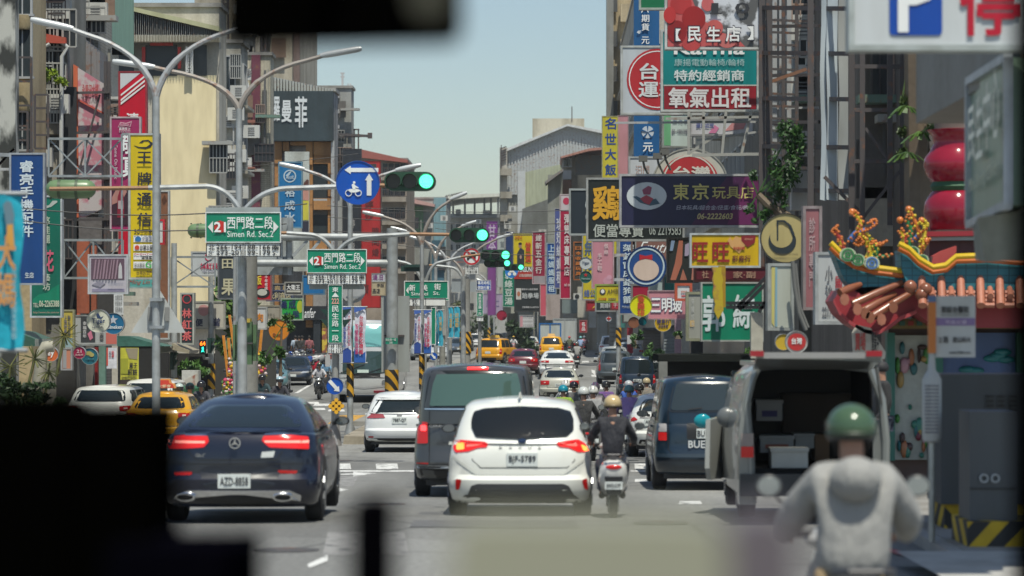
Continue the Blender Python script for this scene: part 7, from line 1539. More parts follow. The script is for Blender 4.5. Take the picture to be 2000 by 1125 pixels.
for px,d,lab,sc_,tp,hl,kw in (
(1100,70,'rider in lime shirt with teal helmet right of the white hatchback',(.05,.05,.05),(.20,.32,.02),(.01,.20,.28),{}),
(1105,82,'rider with white and black striped helmet left in the pack',wc,(.5,.5,.5),(.65,.65,.62),dict(stripe=(.03,.03,.03))),
(1121,80,'rider with glossy black helmet behind the lime shirt',wc,(.1,.1,.1),(.015,.015,.02),{}),
(1140,62,'rider in black jacket with scuffed white helmet',(.1,.1,.1),(.02,.02,.02),(.50,.52,.50),{}),
(1158,66,'rider with ribbed white helmet close behind the scuffed one',wc,(.25,.25,.25),(.58,.58,.55),dict(stripe=(.25,.25,.25))),
(1163,78,'rider with white and pink helmet in the middle of the pack',wc,(.4,.35,.35),(.62,.5,.52),dict(stripe=(.6,.1,.25))),
(1184,81,'rider in purple top with matt black helmet',(.05,.05,.05),(.12,.05,.2),(.02,.02,.02),{}),
(1228,82,'rider in blue with silver helmet left of the black T-shirt',(.1,.1,.12),(.02,.08,.35),(.4,.42,.44),{}),
(1229,70,'rider in lilac jacket with sea-green helmet',(.3,.3,.3),(.27,.18,.42),(.06,.16,.17),{}),
(1249,76,'rider in black T-shirt with black helmet',(.05,.05,.05),(.02,.02,.02),(.02,.02,.02),dict(long=False)),
(1263,88,'rider with tan helmet mostly hidden behind the pink shirt',wc,(.2,.18,.15),(.40,.33,.2),{}),
(1282,77,'rider in pale pink shirt with shiny black helmet',(.2,.02,.02),(.50,.38,.38),(.025,.028,.03),{}),
(1127,186,'distant rider in grey shirt right of the white coupe SUV',(.03,.03,.03),(.3,.3,.29),(.15,.15,.14),{}),
(1112,256,'distant rider in olive shirt with red helmet',(.03,.03,.03),(.08,.09,.05),(.5,.06,.05),{}),
(1134,250,'distant rider in pale blue with cyan helmet',(.03,.03,.03),(.25,.35,.55),(.2,.5,.5),{}),
(1141,262,'distant rider in pink shirt',(.03,.03,.03),(.6,.25,.3),(.3,.35,.4),{})): rider(px,d,lab,sc_,tp,hl,**kw)
for px,d,lab,sc_,tp,hl,kw in (
(624,133,'oncoming rider in pale shirt and camouflage helmet with face mask',(.02,.02,.022),(.45,.45,.48),(.08,.09,.05),dict(long=False,yaw=2)),
(637,142,'oncoming rider in light blue jacket behind the pale shirt',(.05,.05,.05),(.15,.3,.45),(.05,.05,.05),{}),
(513,97,'oncoming rider in dark teal shirt with black helmet above the navy roof',(.03,.03,.03),(.02,.05,.06),(.02,.02,.02),{}),
(547,92,'oncoming rider with pale blue helmet and black vest',(.3,.3,.3),(.03,.03,.04),(.3,.42,.48),{}),
(351,76.5,'oncoming rider with pale green-white helmet beside the taxi',(.03,.03,.03),(.1,.1,.1),(.42,.5,.46),{}),
(372,78,'oncoming rider with dark green helmet beside the navy roof',(.03,.03,.03),(.05,.05,.05),(.03,.06,.05),{}),
(394,82,'rider with black helmet in front of the green bin',(.03,.03,.03),(.04,.04,.05),(.02,.02,.025),{}),
(1003,262,'distant oncoming rider in white shirt with yellow helmet',(.4,.1,.1),(.55,.55,.55),(.55,.35,.05),{})): rider(px,d,lab,sc_,tp,hl,face=-1,**kw)
person('man in black with cap and face mask standing beside the open silver van',(X(1722,42),42,.1),R(100),(.012,.012,.013),pose='stand',cap=(.02,.02,.022),near=True)
for px,d,c,lb in ((577,177,(.35,.42,.5),'pedestrian in light blue shirt under the dark fascia'),(590,178,(.02,.02,.02),'pedestrian in black under the dark fascia'),(604,177.5,(.25,.08,.09),'pedestrian in dark red near the shop pillar'),(584,174,(.03,.03,.03),'seated-looking pedestrian with bare arms by the shop door')): person(lb,(X(px,d),d,.1),R(20),c,pose='stand',long=False,group='pedestrians under the arcade')
for i in range(9): scooter(('white','black','dark grey','pale green','red','black','silver','white','blue')[i]+' scooter in the left kerb row, '+('first','second','third','fourth','fifth','sixth','seventh','eighth','ninth')[i]+' from its far end',(-13.0,196-i*4.2,gz(190)+.1),R(60+i*7),((.6,.6,.6),(.02,.02,.02),(.08,.08,.08),(.3,.45,.35),(.35,.02,.02),(.02,.02,.02),(.35,.36,.37),(.6,.6,.6),(.03,.08,.3))[i],group='scooters parked in a row at the left kerb')
for px,d,c,lb in ((612,165,(.3,.01,.02),'parked scooter with red body behind the black electric car'),(480,128,(.03,.03,.03),'parked black scooter by the flower stands'),(468,124,(.2,.2,.2),'parked grey scooter by the flower stands'),(1240,112,(.3,.02,.02),'parked red scooter on the right kerb')): scooter(lb,(X(px,d),d,gz(d)+.1),R(160 if px < 1000 else 20),c,group='scooters parked at the kerb')
# ================================================================ BUS, TRUCKS, SILVER VAN
d=127; cx=712; s=F/d; zg=gz(d); t=thing('tour_bus','silver and white tour bus with pale teal windscreen facing the camera','bus',(X(cx,d),d,zg)); hw=1.24
m=MB(); lv=[(.35,0,11,hw*.96,{}),(.5,-.06,11,hw,{}),(1.0,-.04,11,hw,{}),(1.9,.06,11,hw,{}),(2.9,.22,11,hw*.99,{}),(3.25,.4,10.9,hw*.95,{}),(3.38,.7,10.7,hw*.86,{})]
loft(m,[(a,b,c,h,dict(rr=(.4,.35),rf=(.2,.2),br=.22,bf=0)) for a,b,c,h,_ in lv],lambda tt,y: tt,.05,True); B=Body(m); part('body',m,mat('paint',(.55,.56,.55),.3,.2),t,False)
bq=lambda pts: [((px-cx)/s,(640+(EZ-zg)*s-py)/s) for px,py in pts]
decal(t,B,'r',bq([(660,632),(764,632),(770,640),(770,677),(655,677),(655,640)]),mat('plain',(.16,.42,.42),.15),'upper_windscreen',.015,4,.05); decal(t,B,'r',bq([(657,686),(768,686),(770,728),(655,730)]),mat('plain',(.04,.07,.07),.05),'windscreen',.015,4,.05)
decal(t,B,'r',bq([(655,730),(770,728),(768,738),(658,738)]),BLACK(),'dash_strip',.018,2); decal(t,B,'r',bq([(730,763),(752,763),(752,771),(730,771)]),mat('plain',(.45,.02,.05),.4),'number_plate',.04,2,0); decal(t,B,'r',bq([(698,722),(720,722),(720,728),(698,728)]),mat('plain',(.5,.6,.55),.4),'destination_card',.03,2,0)
for x in (666,678,750,764): decal(t,B,'r',[((x-cx)/s+.1*math.cos(k*.5236),.85+.1*math.sin(k*.5236)) for k in range(12)],mat('plain',(.5,.52,.52),.08,.7),'headlight',.03,2,0)
m=MB(); B.line(m,'r',bq([(655,752),(712,758),(770,752)]),.06,.02); part('bumper_crease_shade',m,mat('plain',(.3,.3,.3),.4),t,False)  # grey strip paints the shade of the bumper fold
m=MB(); B.line(m,'r',bq([(665,728),(712,712)]),.03,.03); B.line(m,'r',bq([(720,728),(760,714)]),.03,.03); part('wiper',m,BLACK(),t,False)
wheels(t,hw,2.2,8.5,.5,.3); part('yellow_door_edge',MB().box((hw-.01,.8,.5),(hw+.03,1.0,2.3)),mat('plain',(.6,.35,.03)),t,False,False)
for sd_ in (-1,1): part('mirror',MB().tube([(sd_*1.1,.1,2.2),(sd_*1.5,-.3,2.25),(sd_*1.5,-.3,2.0)],.03).box((sd_*1.5-.1,-.35,1.5),(sd_*1.5+.1,-.22,2.0)),mat('plain',(.4,.4,.4),.4),t,False)
def boxtruck(d,x0,x1,y0,col,fr,label):
 t=thing('box_truck',label,'truck',(X((x0+x1)/2,d),d,gz(d))); zg=gz(d); a,b=X(x0,d),X(x1,d); zt=Z(y0,d)
 part('cargo_box',MB().box((a,d,zg+.9),(b,d+4.2,zt)),mat('sign',col,.5),t,smooth=False)
 m=MB(); f=.1
 for q in ((a-.01,a+f),(b-f,b+.01),((a+b)/2-f/2,(a+b)/2+f/2)): m.box((q[0],d-.04,zg+.9),(q[1],d,zt))
 m.box((a,d-.045,zt-f),(b,d-.005,zt)); m.box((a,d-.045,zg+.9),(b,d-.005,zg+1)); part('door_frame',m,mat('plain',fr,.4),t,smooth=False)
 part('chassis',MB().box((a+.1,d+.2,zg+.5),(b-.1,d+5.6,zg+.88)),BLACK(),t,smooth=False); part('cab',MB().box((a+.1,d+4.3,zg+.6),(b-.1,d+5.8,zg+2.1)),mat('paint',col,.3),t,smooth=False)
 for sx in (-.36,.36):
  for y in (.9,4.9): wa,wb=wheel_parts(.38,.24); o=link('wheel',wa,t); o.location=(sx*(b-a)*1.15,y,.38); link('rim',wb,o)
 for x in (a+.15,b-.15): part('tail_light',MB().box((x-.1,d-.03,zg+.7),(x+.1,d+.15,zg+.85)),RED(),t,smooth=False)
 return t
boxtruck(262,1053,1096,631,(.42,.46,.45),(.01,.12,.36),'small box truck with blue-framed white rear doors'); boxtruck(285,1080,1126,622,(.40,.42,.41),(.3,.32,.32),'grey box truck standing half behind the blue-framed one')
# canvas-top pickup behind the people carrier
d=56; t=thing('canopy_truck','pickup with black tarpaulin canopy right behind the people carrier','truck',(X(1385,d),d,gz(d))); zg=gz(d)
part('canopy',MB().box(P(1286,706,d),(X(1500,d),d+3.2,Z(693,d))),mat('matte',(.02,.022,.02),.9),t); part('canopy_side',MB().box(P(1468,800,d+.05),(X(1500,d),d+3.2,Z(707,d))),BLACK(),t,smooth=False)
part('frame_post',MB().box(P(1287,860,d),P(1303,704,d+.15)),mat('brushed',(.22,.22,.2),.5,.2),t,smooth=False); part('back_panel',MB().box(P(1300,860,d+3.0),P(1490,700,d+3.1)),BLACK(),t,smooth=False)
part('bed',MB().box((X(1288,d),d+.2,zg+.5),(X(1500,d),d+5,zg+.95)),mat('paint',(.06,.07,.07),.4),t,smooth=False); part('cab',MB().box((X(1300,d),d+3.2,zg+.5),(X(1490,d),d+4.9,zg+1.7)),mat('paint',(.2,.2,.2),.3),t,smooth=False); part('crossbar',MB().bar(P(1300,800,d),P(1490,800,d),.05),STEEL(),t,smooth=False)
for sx in (-.75,.75):
 for y in (.9,4): wa,wb=wheel_parts(.33,.2); o=link('wheel',wa,t); o.location=(sx,y,.33); link('rim',wb,o)
 # silver van with open tailgate
d=36.6; t=thing('silver_van','silver van at the right kerb with raised tailgate and boxes inside','van',(X(1590,d),d,0)); sv=mat('paint',(.24,.255,.25),.28,.3)
xl,xr=X(1448,d),X(1728,d); q=lambda px,py: (X(px,d),Z(py,d)); zt=Z(716,d)
# left flank: real sheet from rear to front, roof, right flank, floor
m=MB(); ys=[d,d+.6,d+2.2,d+3.6,d+4.3]; xs=[xl,xl-.03,xl-.05,xl-.03,xl+.08]; tz=[zt-.05,zt,zt,zt-.1,1.25]
for i in range(5): m.v += [Vector((xs[i],ys[i],.32)),Vector((xs[i]-.015,ys[i],.8)),Vector((xs[i],ys[i],1.12)),Vector((xs[i]+.11*(1 if i < 4 else 0),ys[i],max(1.14,tz[i]-.12))),Vector((xs[i]+.24,ys[i],max(1.15,tz[i])))]
for i in range(4):
 for k in range(4): a=i*5+k; m.f.append((a,a+1,a+6,a+5))
part('left_flank',m,sv,t)
m=MB(); m.v=[Vector((X(1590,d)*2-v.x,v.y,v.z)) for v in m.v] if False else []
m.box((xr-.14,d,.32),(xr-.02,d+4.3,1.2)); part('right_flank',m,sv,t,smooth=False)
part('roof',MB().box((xl+.2,d+.1,zt-.02),(xr-.12,d+3.5,zt+.04)),sv,t,smooth=False)
part('windscreen_frame',MB().box((xl+.1,d+3.62,1.15),(xr-.1,d+3.66,zt-.1)),GLASS(),t,smooth=False); part('bonnet',MB().box((xl+.1,d+3.7,.4),(xr-.1,d+4.5,1.14)),sv,t,smooth=False)
part('interior_trim',MB().box((xl+.2,d+2.4,.5),(xr-.15,d+2.5,zt-.05)),BLACK(),t,smooth=False); part('load_floor',MB().box((xl+.05,d+.05,.5),(xr-.1,d+3.4,.62)),mat('matte',(.02,.02,.02)),t,smooth=False); part('inner_lining',MB().box((xr-.17,d+.1,.62),(xr-.145,d+2.4,zt-.05)).box((xl+.14,d+.1,.62),(xl+.16,d+2.4,1.1)).box((xl+.2,d+.12,zt-.05),(xr-.15,d+2.4,zt-.03)),mat('matte',(.012,.012,.012)),t,smooth=False)  # dark base colours put the load bay's shade into these parts
for i,(y0,y1) in enumerate(((.35,1.4),(1.52,2.5),(2.62,3.4))):
 part('side_window',MB().add([(xl-.01,d+y0,1.16),(xl-.02,d+y1,1.16),(xl+.075,d+y1,zt-.22),(xl+.075,d+y0,zt-.22),(xl+.03,d+y0,1.16),(xl+.03,d+y1,1.16),(xl+.12,d+y1,zt-.22),(xl+.12,d+y0,zt-.22)],[(0,1,2,3),(7,6,5,4),(0,4,5,1),(3,2,6,7),(0,3,7,4),(1,5,6,2)]),mat('plain',(.10,.12,.12),.06,.3),t,smooth=False)
for pts,w_ in (([(1470,980),(1466,880),(1458,790),(1470,740),(1480,718)],.045),([(1728,960),(1730,860),(1722,780),(1700,722)],.05),([(1480,716),(1590,708),(1700,720)],.05)): part('opening_frame',MB().tube([Vector((q(*p)[0],d-.02,q(*p)[1])) for p in pts],w_,8),sv,t)
part('rear_pillar',MB().prism([q(*p) for p in ((1443,985),(1443,840),(1456,740),(1470,725),(1466,800),(1474,900),(1476,985))],d-.03,d+.3),sv,t,smooth=False)
part('tail_light',MB().box((q(1447,0)[0],d-.07,Z(893,d)),(q(1471,0)[0],d-.03,Z(872,d))),RED(.2),t,smooth=False); part('lamp_lens',MB().box((q(1447,0)[0],d-.07,Z(871,d)),(q(1471,0)[0],d-.03,Z(846,d))),mat('plain',(.32,.27,.25),.15),t,smooth=False)
part('rear_bumper',MB().box((xl-.02,d-.12,.30),(xr,d+.1,.56)),mat('plain',(.05,.05,.052),.5),t); wheels_=MB()
for sx in (-.76,.76):
 for y in (.8,3.3): wa,wb=wheel_parts(.33,.2); o=link('wheel',wa,t); o.location=(sx,y,.33); link('rim',wb,o)
g_=part('tailgate',MB().add([P(1470,722,d-.1),P(1700,722,d-.1),P(1724,706,d-1.2),P(1478,700,d-1.2),P(1470,712,d-.1),P(1700,712,d-.1),P(1722,696,d-1.2),P(1480,690,d-1.2)],[(0,1,2,3),(7,6,5,4),(0,4,5,1),(1,5,6,2),(2,6,7,3),(3,7,4,0)]),sv,t,smooth=False)
part('spoiler',MB().box(P(1490,700,d-1.25),P(1718,688,d-1.1)),mat('paint',(.3,.3,.3),.2),g_,smooth=False)
for x0,x1 in ((1466,1490),(1692,1720)): part('spoiler_end',MB().box(P(x0,696,d-1.28),P(x1,685,d-1.12)),mat('plain',(.32,.02,.03),.2),g_,smooth=False)
part('gas_strut',MB().tube([P(1722,790,d-.02),P(1712,715,d-.9)],.02),STEEL(),t)
dr=part('front_door',MB().prism([(0,.35),(.0,1.15),(.85,1.12),(.9,.5),(.8,.35)],-.03,.03),mat('paint',(.36,.37,.35),.3),t,False,False); dr.location=(xl-X(1590,d)-.02,3.55,0); dr.rotation_euler=(0,0,R(180+74))
mi=part('mirror',MB().ball((X(1420,38.6),38.6,Z(815,38.6)),1,12,8,(.13,.08,.13)),mat('plain',(.12,.13,.13),.3),t); part('mirror_arm',MB().bar((X(1420,38.6),38.6,Z(815,38.6)),(xl,39.4,1.2),.05),BLACK(),t,smooth=False)
part('blue_mirror',MB().ball(P(1372,822,43),1,12,8,(.12,.05,.10)),mat('plain',(.01,.25,.3),.15),t)
BX=lambda x0,y0,x1,y1,dd,c,lb,tx_=None: (lambda o: (part('box_body',MB().box(P(x0,y1,dd),(X(x1,dd),dd+.45,Z(y0,dd))),mat('sign',c,.7),o,smooth=False),part('lid',MB().box(P(x0-2,y0+6,dd-.02),(X(x1+2,dd),dd+.47,Z(y0-1,dd))),mat('sign',tuple(v*.9 for v in c),.7),o,smooth=False),tx_ and part('label',MB().box(P(x0+10,y1-8,dd-.012),P(x1-10,(y0+y1)/2,dd)),mat('plain',tx_,.6),o,smooth=False)))(thing('storage_box',lb,'box',P((x0+x1)/2,y1,dd),group='boxes in the silver van'))
BX(1507,876,1578,922,d+.2,(.55,.55,.5),'white lidded box at the lip of the van load bay'); BX(1485,852,1550,884,d+.9,(.42,.43,.42),'pale box with red label behind the front one',(.4,.1,.05)); BX(1553,848,1590,876,d+1,(.45,.46,.44),'small white box right of the labelled one'); BX(1478,782,1528,822,d+1.2,(.4,.4,.4),'white carton with blue and red label high on the left',(.06,.05,.18)); BX(1592,850,1620,900,d+1,(.25,.15,.08),'brown carton at the right of the load bay'); BX(1530,770,1660,845,d+1.8,(.07,.05,.035),'dark brown bundle filling the middle of the load bay')
# ================================================================ TEMPLE, BUS STOP, CABINETS
D=47; t=thing('temple','colourful temple front with upturned turquoise roof ridges and red gourd','temple',(X(1900,D),D,.14)); TQ=mat('tile',(.03,.21,.27),.4); G=lambda x,y,dd=0: P(x,y,D+dd)
def pr(n_,pts,c,y0,y1,k='sign',r=.5): return part(n_,MB().prism([(X(a,D+y0),Z(b,D+y0)) for a,b in pts],D+y0,D+y1),mat(k,c,r),t,smooth=False)
pr('wall',[(1735,960),(1735,640),(2250,640),(2250,960)],(.10,.05,.04),.6,1.6,'wall')
pr('green_frame',[(1733,900),(1733,650),(1748,650),(1748,900)],(.02,.14,.11),.3,.6); pr('green_frame',[(1826,900),(1826,650),(1842,650),(1842,900)],(.02,.14,.11),.3,.6); pr('green_frame',[(1985,900),(1985,650),(2010,650),(2010,900)],(.02,.12,.08),.3,.6)
pr('relief_panel',[(1748,898),(1748,655),(1826,655),(1826,898)],(.34,.38,.36),.45,.6,'wall'); pr('blue_panel',[(1842,735),(1842,650),(1985,650),(1985,735)],(.05,.10,.24),.45,.6)
rr_=random.Random(5); cols=[(.03,.16,.12),(.30,.12,.05),(.12,.02,.04),(.02,.12,.14),(.05,.2,.04),(.3,.2,.06),(.05,.03,.03),(.35,.2,.25)]
for i in range(34):
 x,y=rr_.uniform(1752,1822),rr_.uniform(665,890); c=cols[i%8]; part('relief_figure',MB().ball(G(x,y,.42),1,8,6,(rr_.uniform(.03,.08),.06,rr_.uniform(.04,.14))),mat('sign',c,.35),t)
for x,y in ((1950,695),(1965,702),(1938,700),(1890,722),(1905,724),(1958,688)): part('relief_figure',MB().ball(G(x,y,.42),1,8,6,(.14,.06,.06)),mat('sign',(.01,.15,.17),.35),t)
pr('fascia',[(1735,642),(1735,622),(2250,622),(2250,642)],(.16,.12,.03),.1,.6)
for i in range(16): part('fascia_ornament',MB().box(G(1740+i*17,636,.06),G(1750+i*17,627,.1)),mat('sign',(.02,.10,.07) if i%2 else (.25,.03,.02)),t,smooth=False)
sof=[(1628,588),(1640,612),(1662,632),(1690,648),(1712,652),(1736,640),(1760,622),(1790,610),(1812,628),(1850,640),(2250,642),(2250,560),(1700,560),(1640,566)]
pr('red_soffit',sof,(.30,.03,.04),-.9,.5,'sign'); pr('red_soffit_lip',[(a,b+3) for a,b in sof[:8]]+[(a,b-5) for a,b in reversed(sof[:8])],(.36,.05,.06),-1.0,-.9)
pr('turquoise_ridge',[(1625,486),(1650,510),(1700,530),(1800,536),(1800,560),(1720,566),(1690,578),(1664,566),(1646,540)],(.03,.21,.27),-.9,-.2,'tile'); pr('turquoise_ridge',[(1758,488),(1785,506),(1818,530),(1850,526),(1870,508),(2250,518),(2250,570),(1800,580),(1772,556),(1760,520)],(.03,.21,.27),-1.15,-.4,'tile')
for pts,dd in (([(1622,478),(1640,496),(1668,515),(1710,527),(1758,533),(1800,532)],-1.0),([(1755,480),(1775,490),(1795,510),(1822,526),(1848,522),(1868,505),(1930,503),(1990,508),(2250,516)],-1.25)):
 part('yellow_trim',MB().tube([G(a,b-4,dd) for a,b in pts],.045),mat('sign',(.62,.42,.01),.3),t); part('orange_trim',MB().tube([G(a,b+5,dd) for a,b in pts],.04),mat('sign',(.5,.12,.01),.3),t)
tm=mat('sign',(.24,.085,.045),.25); tm2=mat('wall',(.40,.15,.09),.5)
for a,b in (((1640,572),(1680,556)),((1665,594),(1762,552)),((1685,608),(1748,574)),((1705,618),(1790,566))): part('barrel_tile',MB().tube([G(*a,-1.3),G((a[0]+b[0])/2,(a[1]+b[1])/2-1,-1.2),G(*b,-1.0)],[.065,.06,.045],10),tm,t)
for i,(x,y) in enumerate(((1675,604),(1700,620),(1722,624),(1690,612),(1650,585),(1745,600))): part('drip_tile',MB().prism([(X(x+9*math.cos(k),D-1.4),Z(y+12*math.sin(k),D-1.4)) for k in [j*.785 for j in range(8)]],D-1.4,D-1.3),tm if i%2 else tm2,t)
for i in range(14):
 x=1800+i*19; h=16 if i%2 else 34; part('barrel_tile' if i%2 == 0 else 'roof_tile',MB().tube([G(x,542 if i%2 == 0 else 562,-1.1),G(x+2,545+h+18,-1.5)],[.06,.066] if i%2 == 0 else .045,10),tm2,t)
 if i%2: [part('roof_tile',MB().tube([G(x-9,572+k*8,-1.3-k*.05),G(x+9,572+k*8,-1.3-k*.05)],.04,8),tm2,t) for k in range(4)]
for x,y in ((1778,560),(1808,565),(1800,575)): part('ridge_knob',MB().ball(G(x,y,-1.4),.1),tm,t)
def ospline(p,n=4):
 q_=[p[0]]+list(p)+[p[-1]]; out=[]
 for i in range(1,len(q_)-2):
  a,b,c,e=[Vector(v) for v in q_[i-1:i+3]]
  out += [tuple(.5*(2*b+(c-a)*t+(2*a-5*b+4*c-e)*t*t+(3*b-a-3*c+e)*t **3)) for t in [k/n for k in range(n)]]
 return out+[tuple(p[-1])]
yc,gc,oc,bc,rc=(.6,.45,.03),(.03,.2,.06),(.55,.16,.03),(.06,.15,.4),(.35,.04,.03)
for x0 in (0,1):
 ox=0
 SN=[([(1690,510),(1700,490),(1690,470),(1675,452),(1682,436),(1672,420),(1664,414)],.06,yc),([(1652,512),(1646,480),(1634,456),(1628,450),(1632,444)],.05,rc),([(1660,470),(1672,455),(1688,450),(1698,447),(1708,440),(1706,432),(1698,434)],.05,bc),([(1700,505),(1712,490),(1700,470),(1690,460)],.055,gc),([(1700,470),(1715,478),(1728,474)],.05,oc),([(1695,505),(1715,502),(1738,500)],.045,gc),([(1676,468),(1684,462),(1688,472),(1680,478),(1672,474)],.045,oc),([(1640,470),(1650,490),(1658,505)],.045,yc)] if x0 == 0 else [([(1782,500),(1775,470),(1780,450),(1772,430),(1776,418)],.06,gc),([(1795,500),(1800,470),(1790,440),(1778,412)],.055,oc),([(1766,490),(1764,462),(1758,450)],.05,yc),([(1800,480),(1806,450),(1808,440),(1800,432)],.05,yc),([(1770,490),(1768,460)],.07,rc),([(1785,470),(1796,456),(1806,450)],.045,bc),([(1790,500),(1800,490),(1812,470)],.05,yc)]
 for pts,r_,c in SN:
  cv=ospline(pts)
  n_=len(cv); o=part('dragon_coil',MB().tube([G(a,b,-.6) for a,b in cv],[r_*(.95-.55*i/n_) for i in range(n_)],8),mat('sign',c,.3),t); c2=(yc,oc)[len(pts)%2]; m=MB()
  for i in range(0,n_,2): m.ball(G(cv[i][0]+3.5,cv[i][1]-3,-.62),.028,6,4); m.ball(G(cv[i][0]-3.5,cv[i][1]+2,-.66),.022,6,4)
  part('dragon_scales',m,mat('sign',c2,.3),o)
for x,y in ((1664,414),(1775,409),(1800,431),(1758,430),(1809,470)): part('dragon_pearl',MB().ball(G(x,y,-.6),.055),mat('sign',oc,.3),t)
for x,y,r_,c in ((1655,498,16,gc),(1675,508,14,gc),(1702,514,15,bc),(1782,492,13,gc),(1800,508,13,gc)):
 p_=G(x,y,-1.0); o=part('cloud_scroll',MB().disc((p_.x,p_.z),r_/F*D,r_*.85/F*D,p_.y-.08,p_.y,20),mat('sign',(.42,.48,.33),.4),t)
 for f in (.75,.35): part('scroll_line',MB().ring((p_.x,p_.z),r_*(f-.16)/F*D,r_*f/F*D,p_.y-.1,p_.y-.08,20),mat('sign',c,.4),o,smooth=False)
pr('red_wall',[(1815,515),(1815,455),(2250,455),(2250,515)],(.13,.03,.03),-.1,.4,'wall'); pr('red_cornice',[(1806,462),(1806,452),(2250,446),(2250,456)],(.3,.02,.03),-.3,.4); pr('white_dentils',[(1808,470),(1808,463),(2250,458),(2250,465)],(.45,.45,.42),-.25,.4)
pr('red_chest',[(1820,515),(1822,500),(1840,490),(1868,480),(1868,492),(1850,515)],(.42,.06,.05),-.8,-.5)
gp=G(1866,450,.2); sc_=1/F*(D+.2); part('gourd',MB().lathe(gp,[(.001,0)]+[(r_*sc_,h*sc_) for r_,h in ((50,0),(58,14),(63,35),(60,55),(50,72),(44,78))],24),mat('sign',(.27,.012,.03),.12),t)
part('gourd',MB().lathe(gp,[(r_*sc_,h*sc_) for r_,h in ((44,93),(56,105),(63,125),(61,140),(50,155),(43,170),(46,185),(56,196),(30,199),(.01,199))],24),mat('sign',(.27,.012,.03),.12),t); part('gourd_band',MB().lathe(gp,[(45*sc_,76*sc_),(50*sc_,85*sc_),(45*sc_,95*sc_)],24),mat('wall',(.03,.12,.05)),t)
# banyan trunk with ferns
def leafball(mb,c,rx,ry,rz,n_,sz,r_,up=.3):
 for _ in range(n_):
  while True:
   v=Vector((r_.uniform(-1,1),r_.uniform(-1,1),r_.uniform(-1,1)))
   if .15 < v.length < 1: break
  p=c+Vector((v.x*rx,v.y*ry,v.z*rz)); a=Vector((r_.gauss(0,1),r_.gauss(0,1),r_.gauss(0,1)+up)).normalized(); b=a.cross(Vector((r_.gauss(0,1),r_.gauss(0,1),r_.gauss(0,1)))).normalized(); l=sz*r_.uniform(.6,1.4); o=len(mb.v)
  mb.v += [p-a*l,p+b*l*.38,p+a*l,p-b*l*.38]; mb.f.append((o,o+1,o+2,o+3))
def tree(name,label,cat,d,trunk,blobs,col,sz=.09,seed=1,tr=.12,group=None,dens=1.0):
 r_=random.Random(seed); b=P(*trunk[0],d); t=thing(name,label,cat,b,group=group)
 part('trunk',MB().tube([P(*p,d) for p in trunk],[tr*(1-.6*i/len(trunk)) for i in range(len(trunk))],8),mat('wall',(.16,.12,.08)),t)
 m=MB(); top=P(*trunk[-1],d)
 for (x,y,rx,ry) in blobs:
  c=P(x,y,d); m.bar(top,c,.03); k=F/d; a,b_=rx/k,ry/k
  for _ in range(max(3,int(rx*ry/60))): q_=c+Vector((r_.uniform(-.75,.75)*a,r_.uniform(-.5,.5)*a,r_.uniform(-.75,.75)*b_)); leafball(m,q_,a*.38,a*.38,b_*.38,int(26*dens),sz,r_)
 part('crown',m,mat('leaf',col,.55),t,smooth=False); return t
tree('banyan_tree','banyan leaning out over the toy shop sign','tree',64,[(1545,430),(1500,400),(1480,380)],[(1462,340,16,12),(1462,408,14,12),(1480,425,16,14),(1540,260,26,30),(1530,340,30,45),(1555,300,20,60),(1500,420,18,22),(1520,390,22,24)],(.03,.09,.018),.06,2)
tree('banyan_tree','grey mossy tree trunk with ferns beside the round duct','tree',53,[(1800,600),(1795,420),(1790,250),(1785,60)],[(1765,300,16,14),(1830,300,14,16),(1810,340,18,10),(1770,260,14,10),(1815,240,20,16),(1760,205,14,14)],(.05,.09,.02),.1,3,.30)
for i,(x,y) in enumerate(((1770,300),(1800,260),(1835,245),(1770,210))):
 m=MB(); r_=random.Random(i)
 for k in range(9):
  a=R(200+k*17+r_.uniform(-8,8)); L_=r_.uniform(26,44); pts=[P(x+math.cos(a)*L_*f,y-abs(math.sin(a))*L_*f*.5+26*f*f,52.4-.1*f) for f in (0,.3,.6,1)]
  for p0_,p1_ in zip(pts,pts[1:]): m.bar(p0_,p1_,.09,.01)
 solo('fern',m,mat('leaf',(.06,.12,.025),.5),('lowest fern on the mossy trunk','middle fern on the mossy trunk','bright fern on the right of the mossy trunk','uppermost fern on the mossy trunk')[i],'fern','ferns on the mossy trunk',False)
tree('mango_tree','leafy green tree beside the thick concrete pole','tree',118,[(455,770),(455,680),(452,640)],[(455,600,36,34),(430,620,22,22),(470,650,30,30),(450,690,28,28),(440,560,20,22),(480,590,20,30),(465,545,16,14)],(.06,.13,.025),.2,4,.12)
tree('mango_tree','sparse green plant around the orange round sign','tree',103,[(548,740),(548,700),(550,640)],[(562,622,9,6),(532,628,8,5),(545,692,20,12),(520,690,12,16),(567,636,5,10)],(.05,.13,.025),.14,5,.06)
tree('shrub','dense green shrub behind the cream utility box on the left','shrub',97,[(370,760),(370,730)],[(372,722,34,17),(390,715,16,12)],(.06,.15,.03),.12,6,.05,dens=1.6)
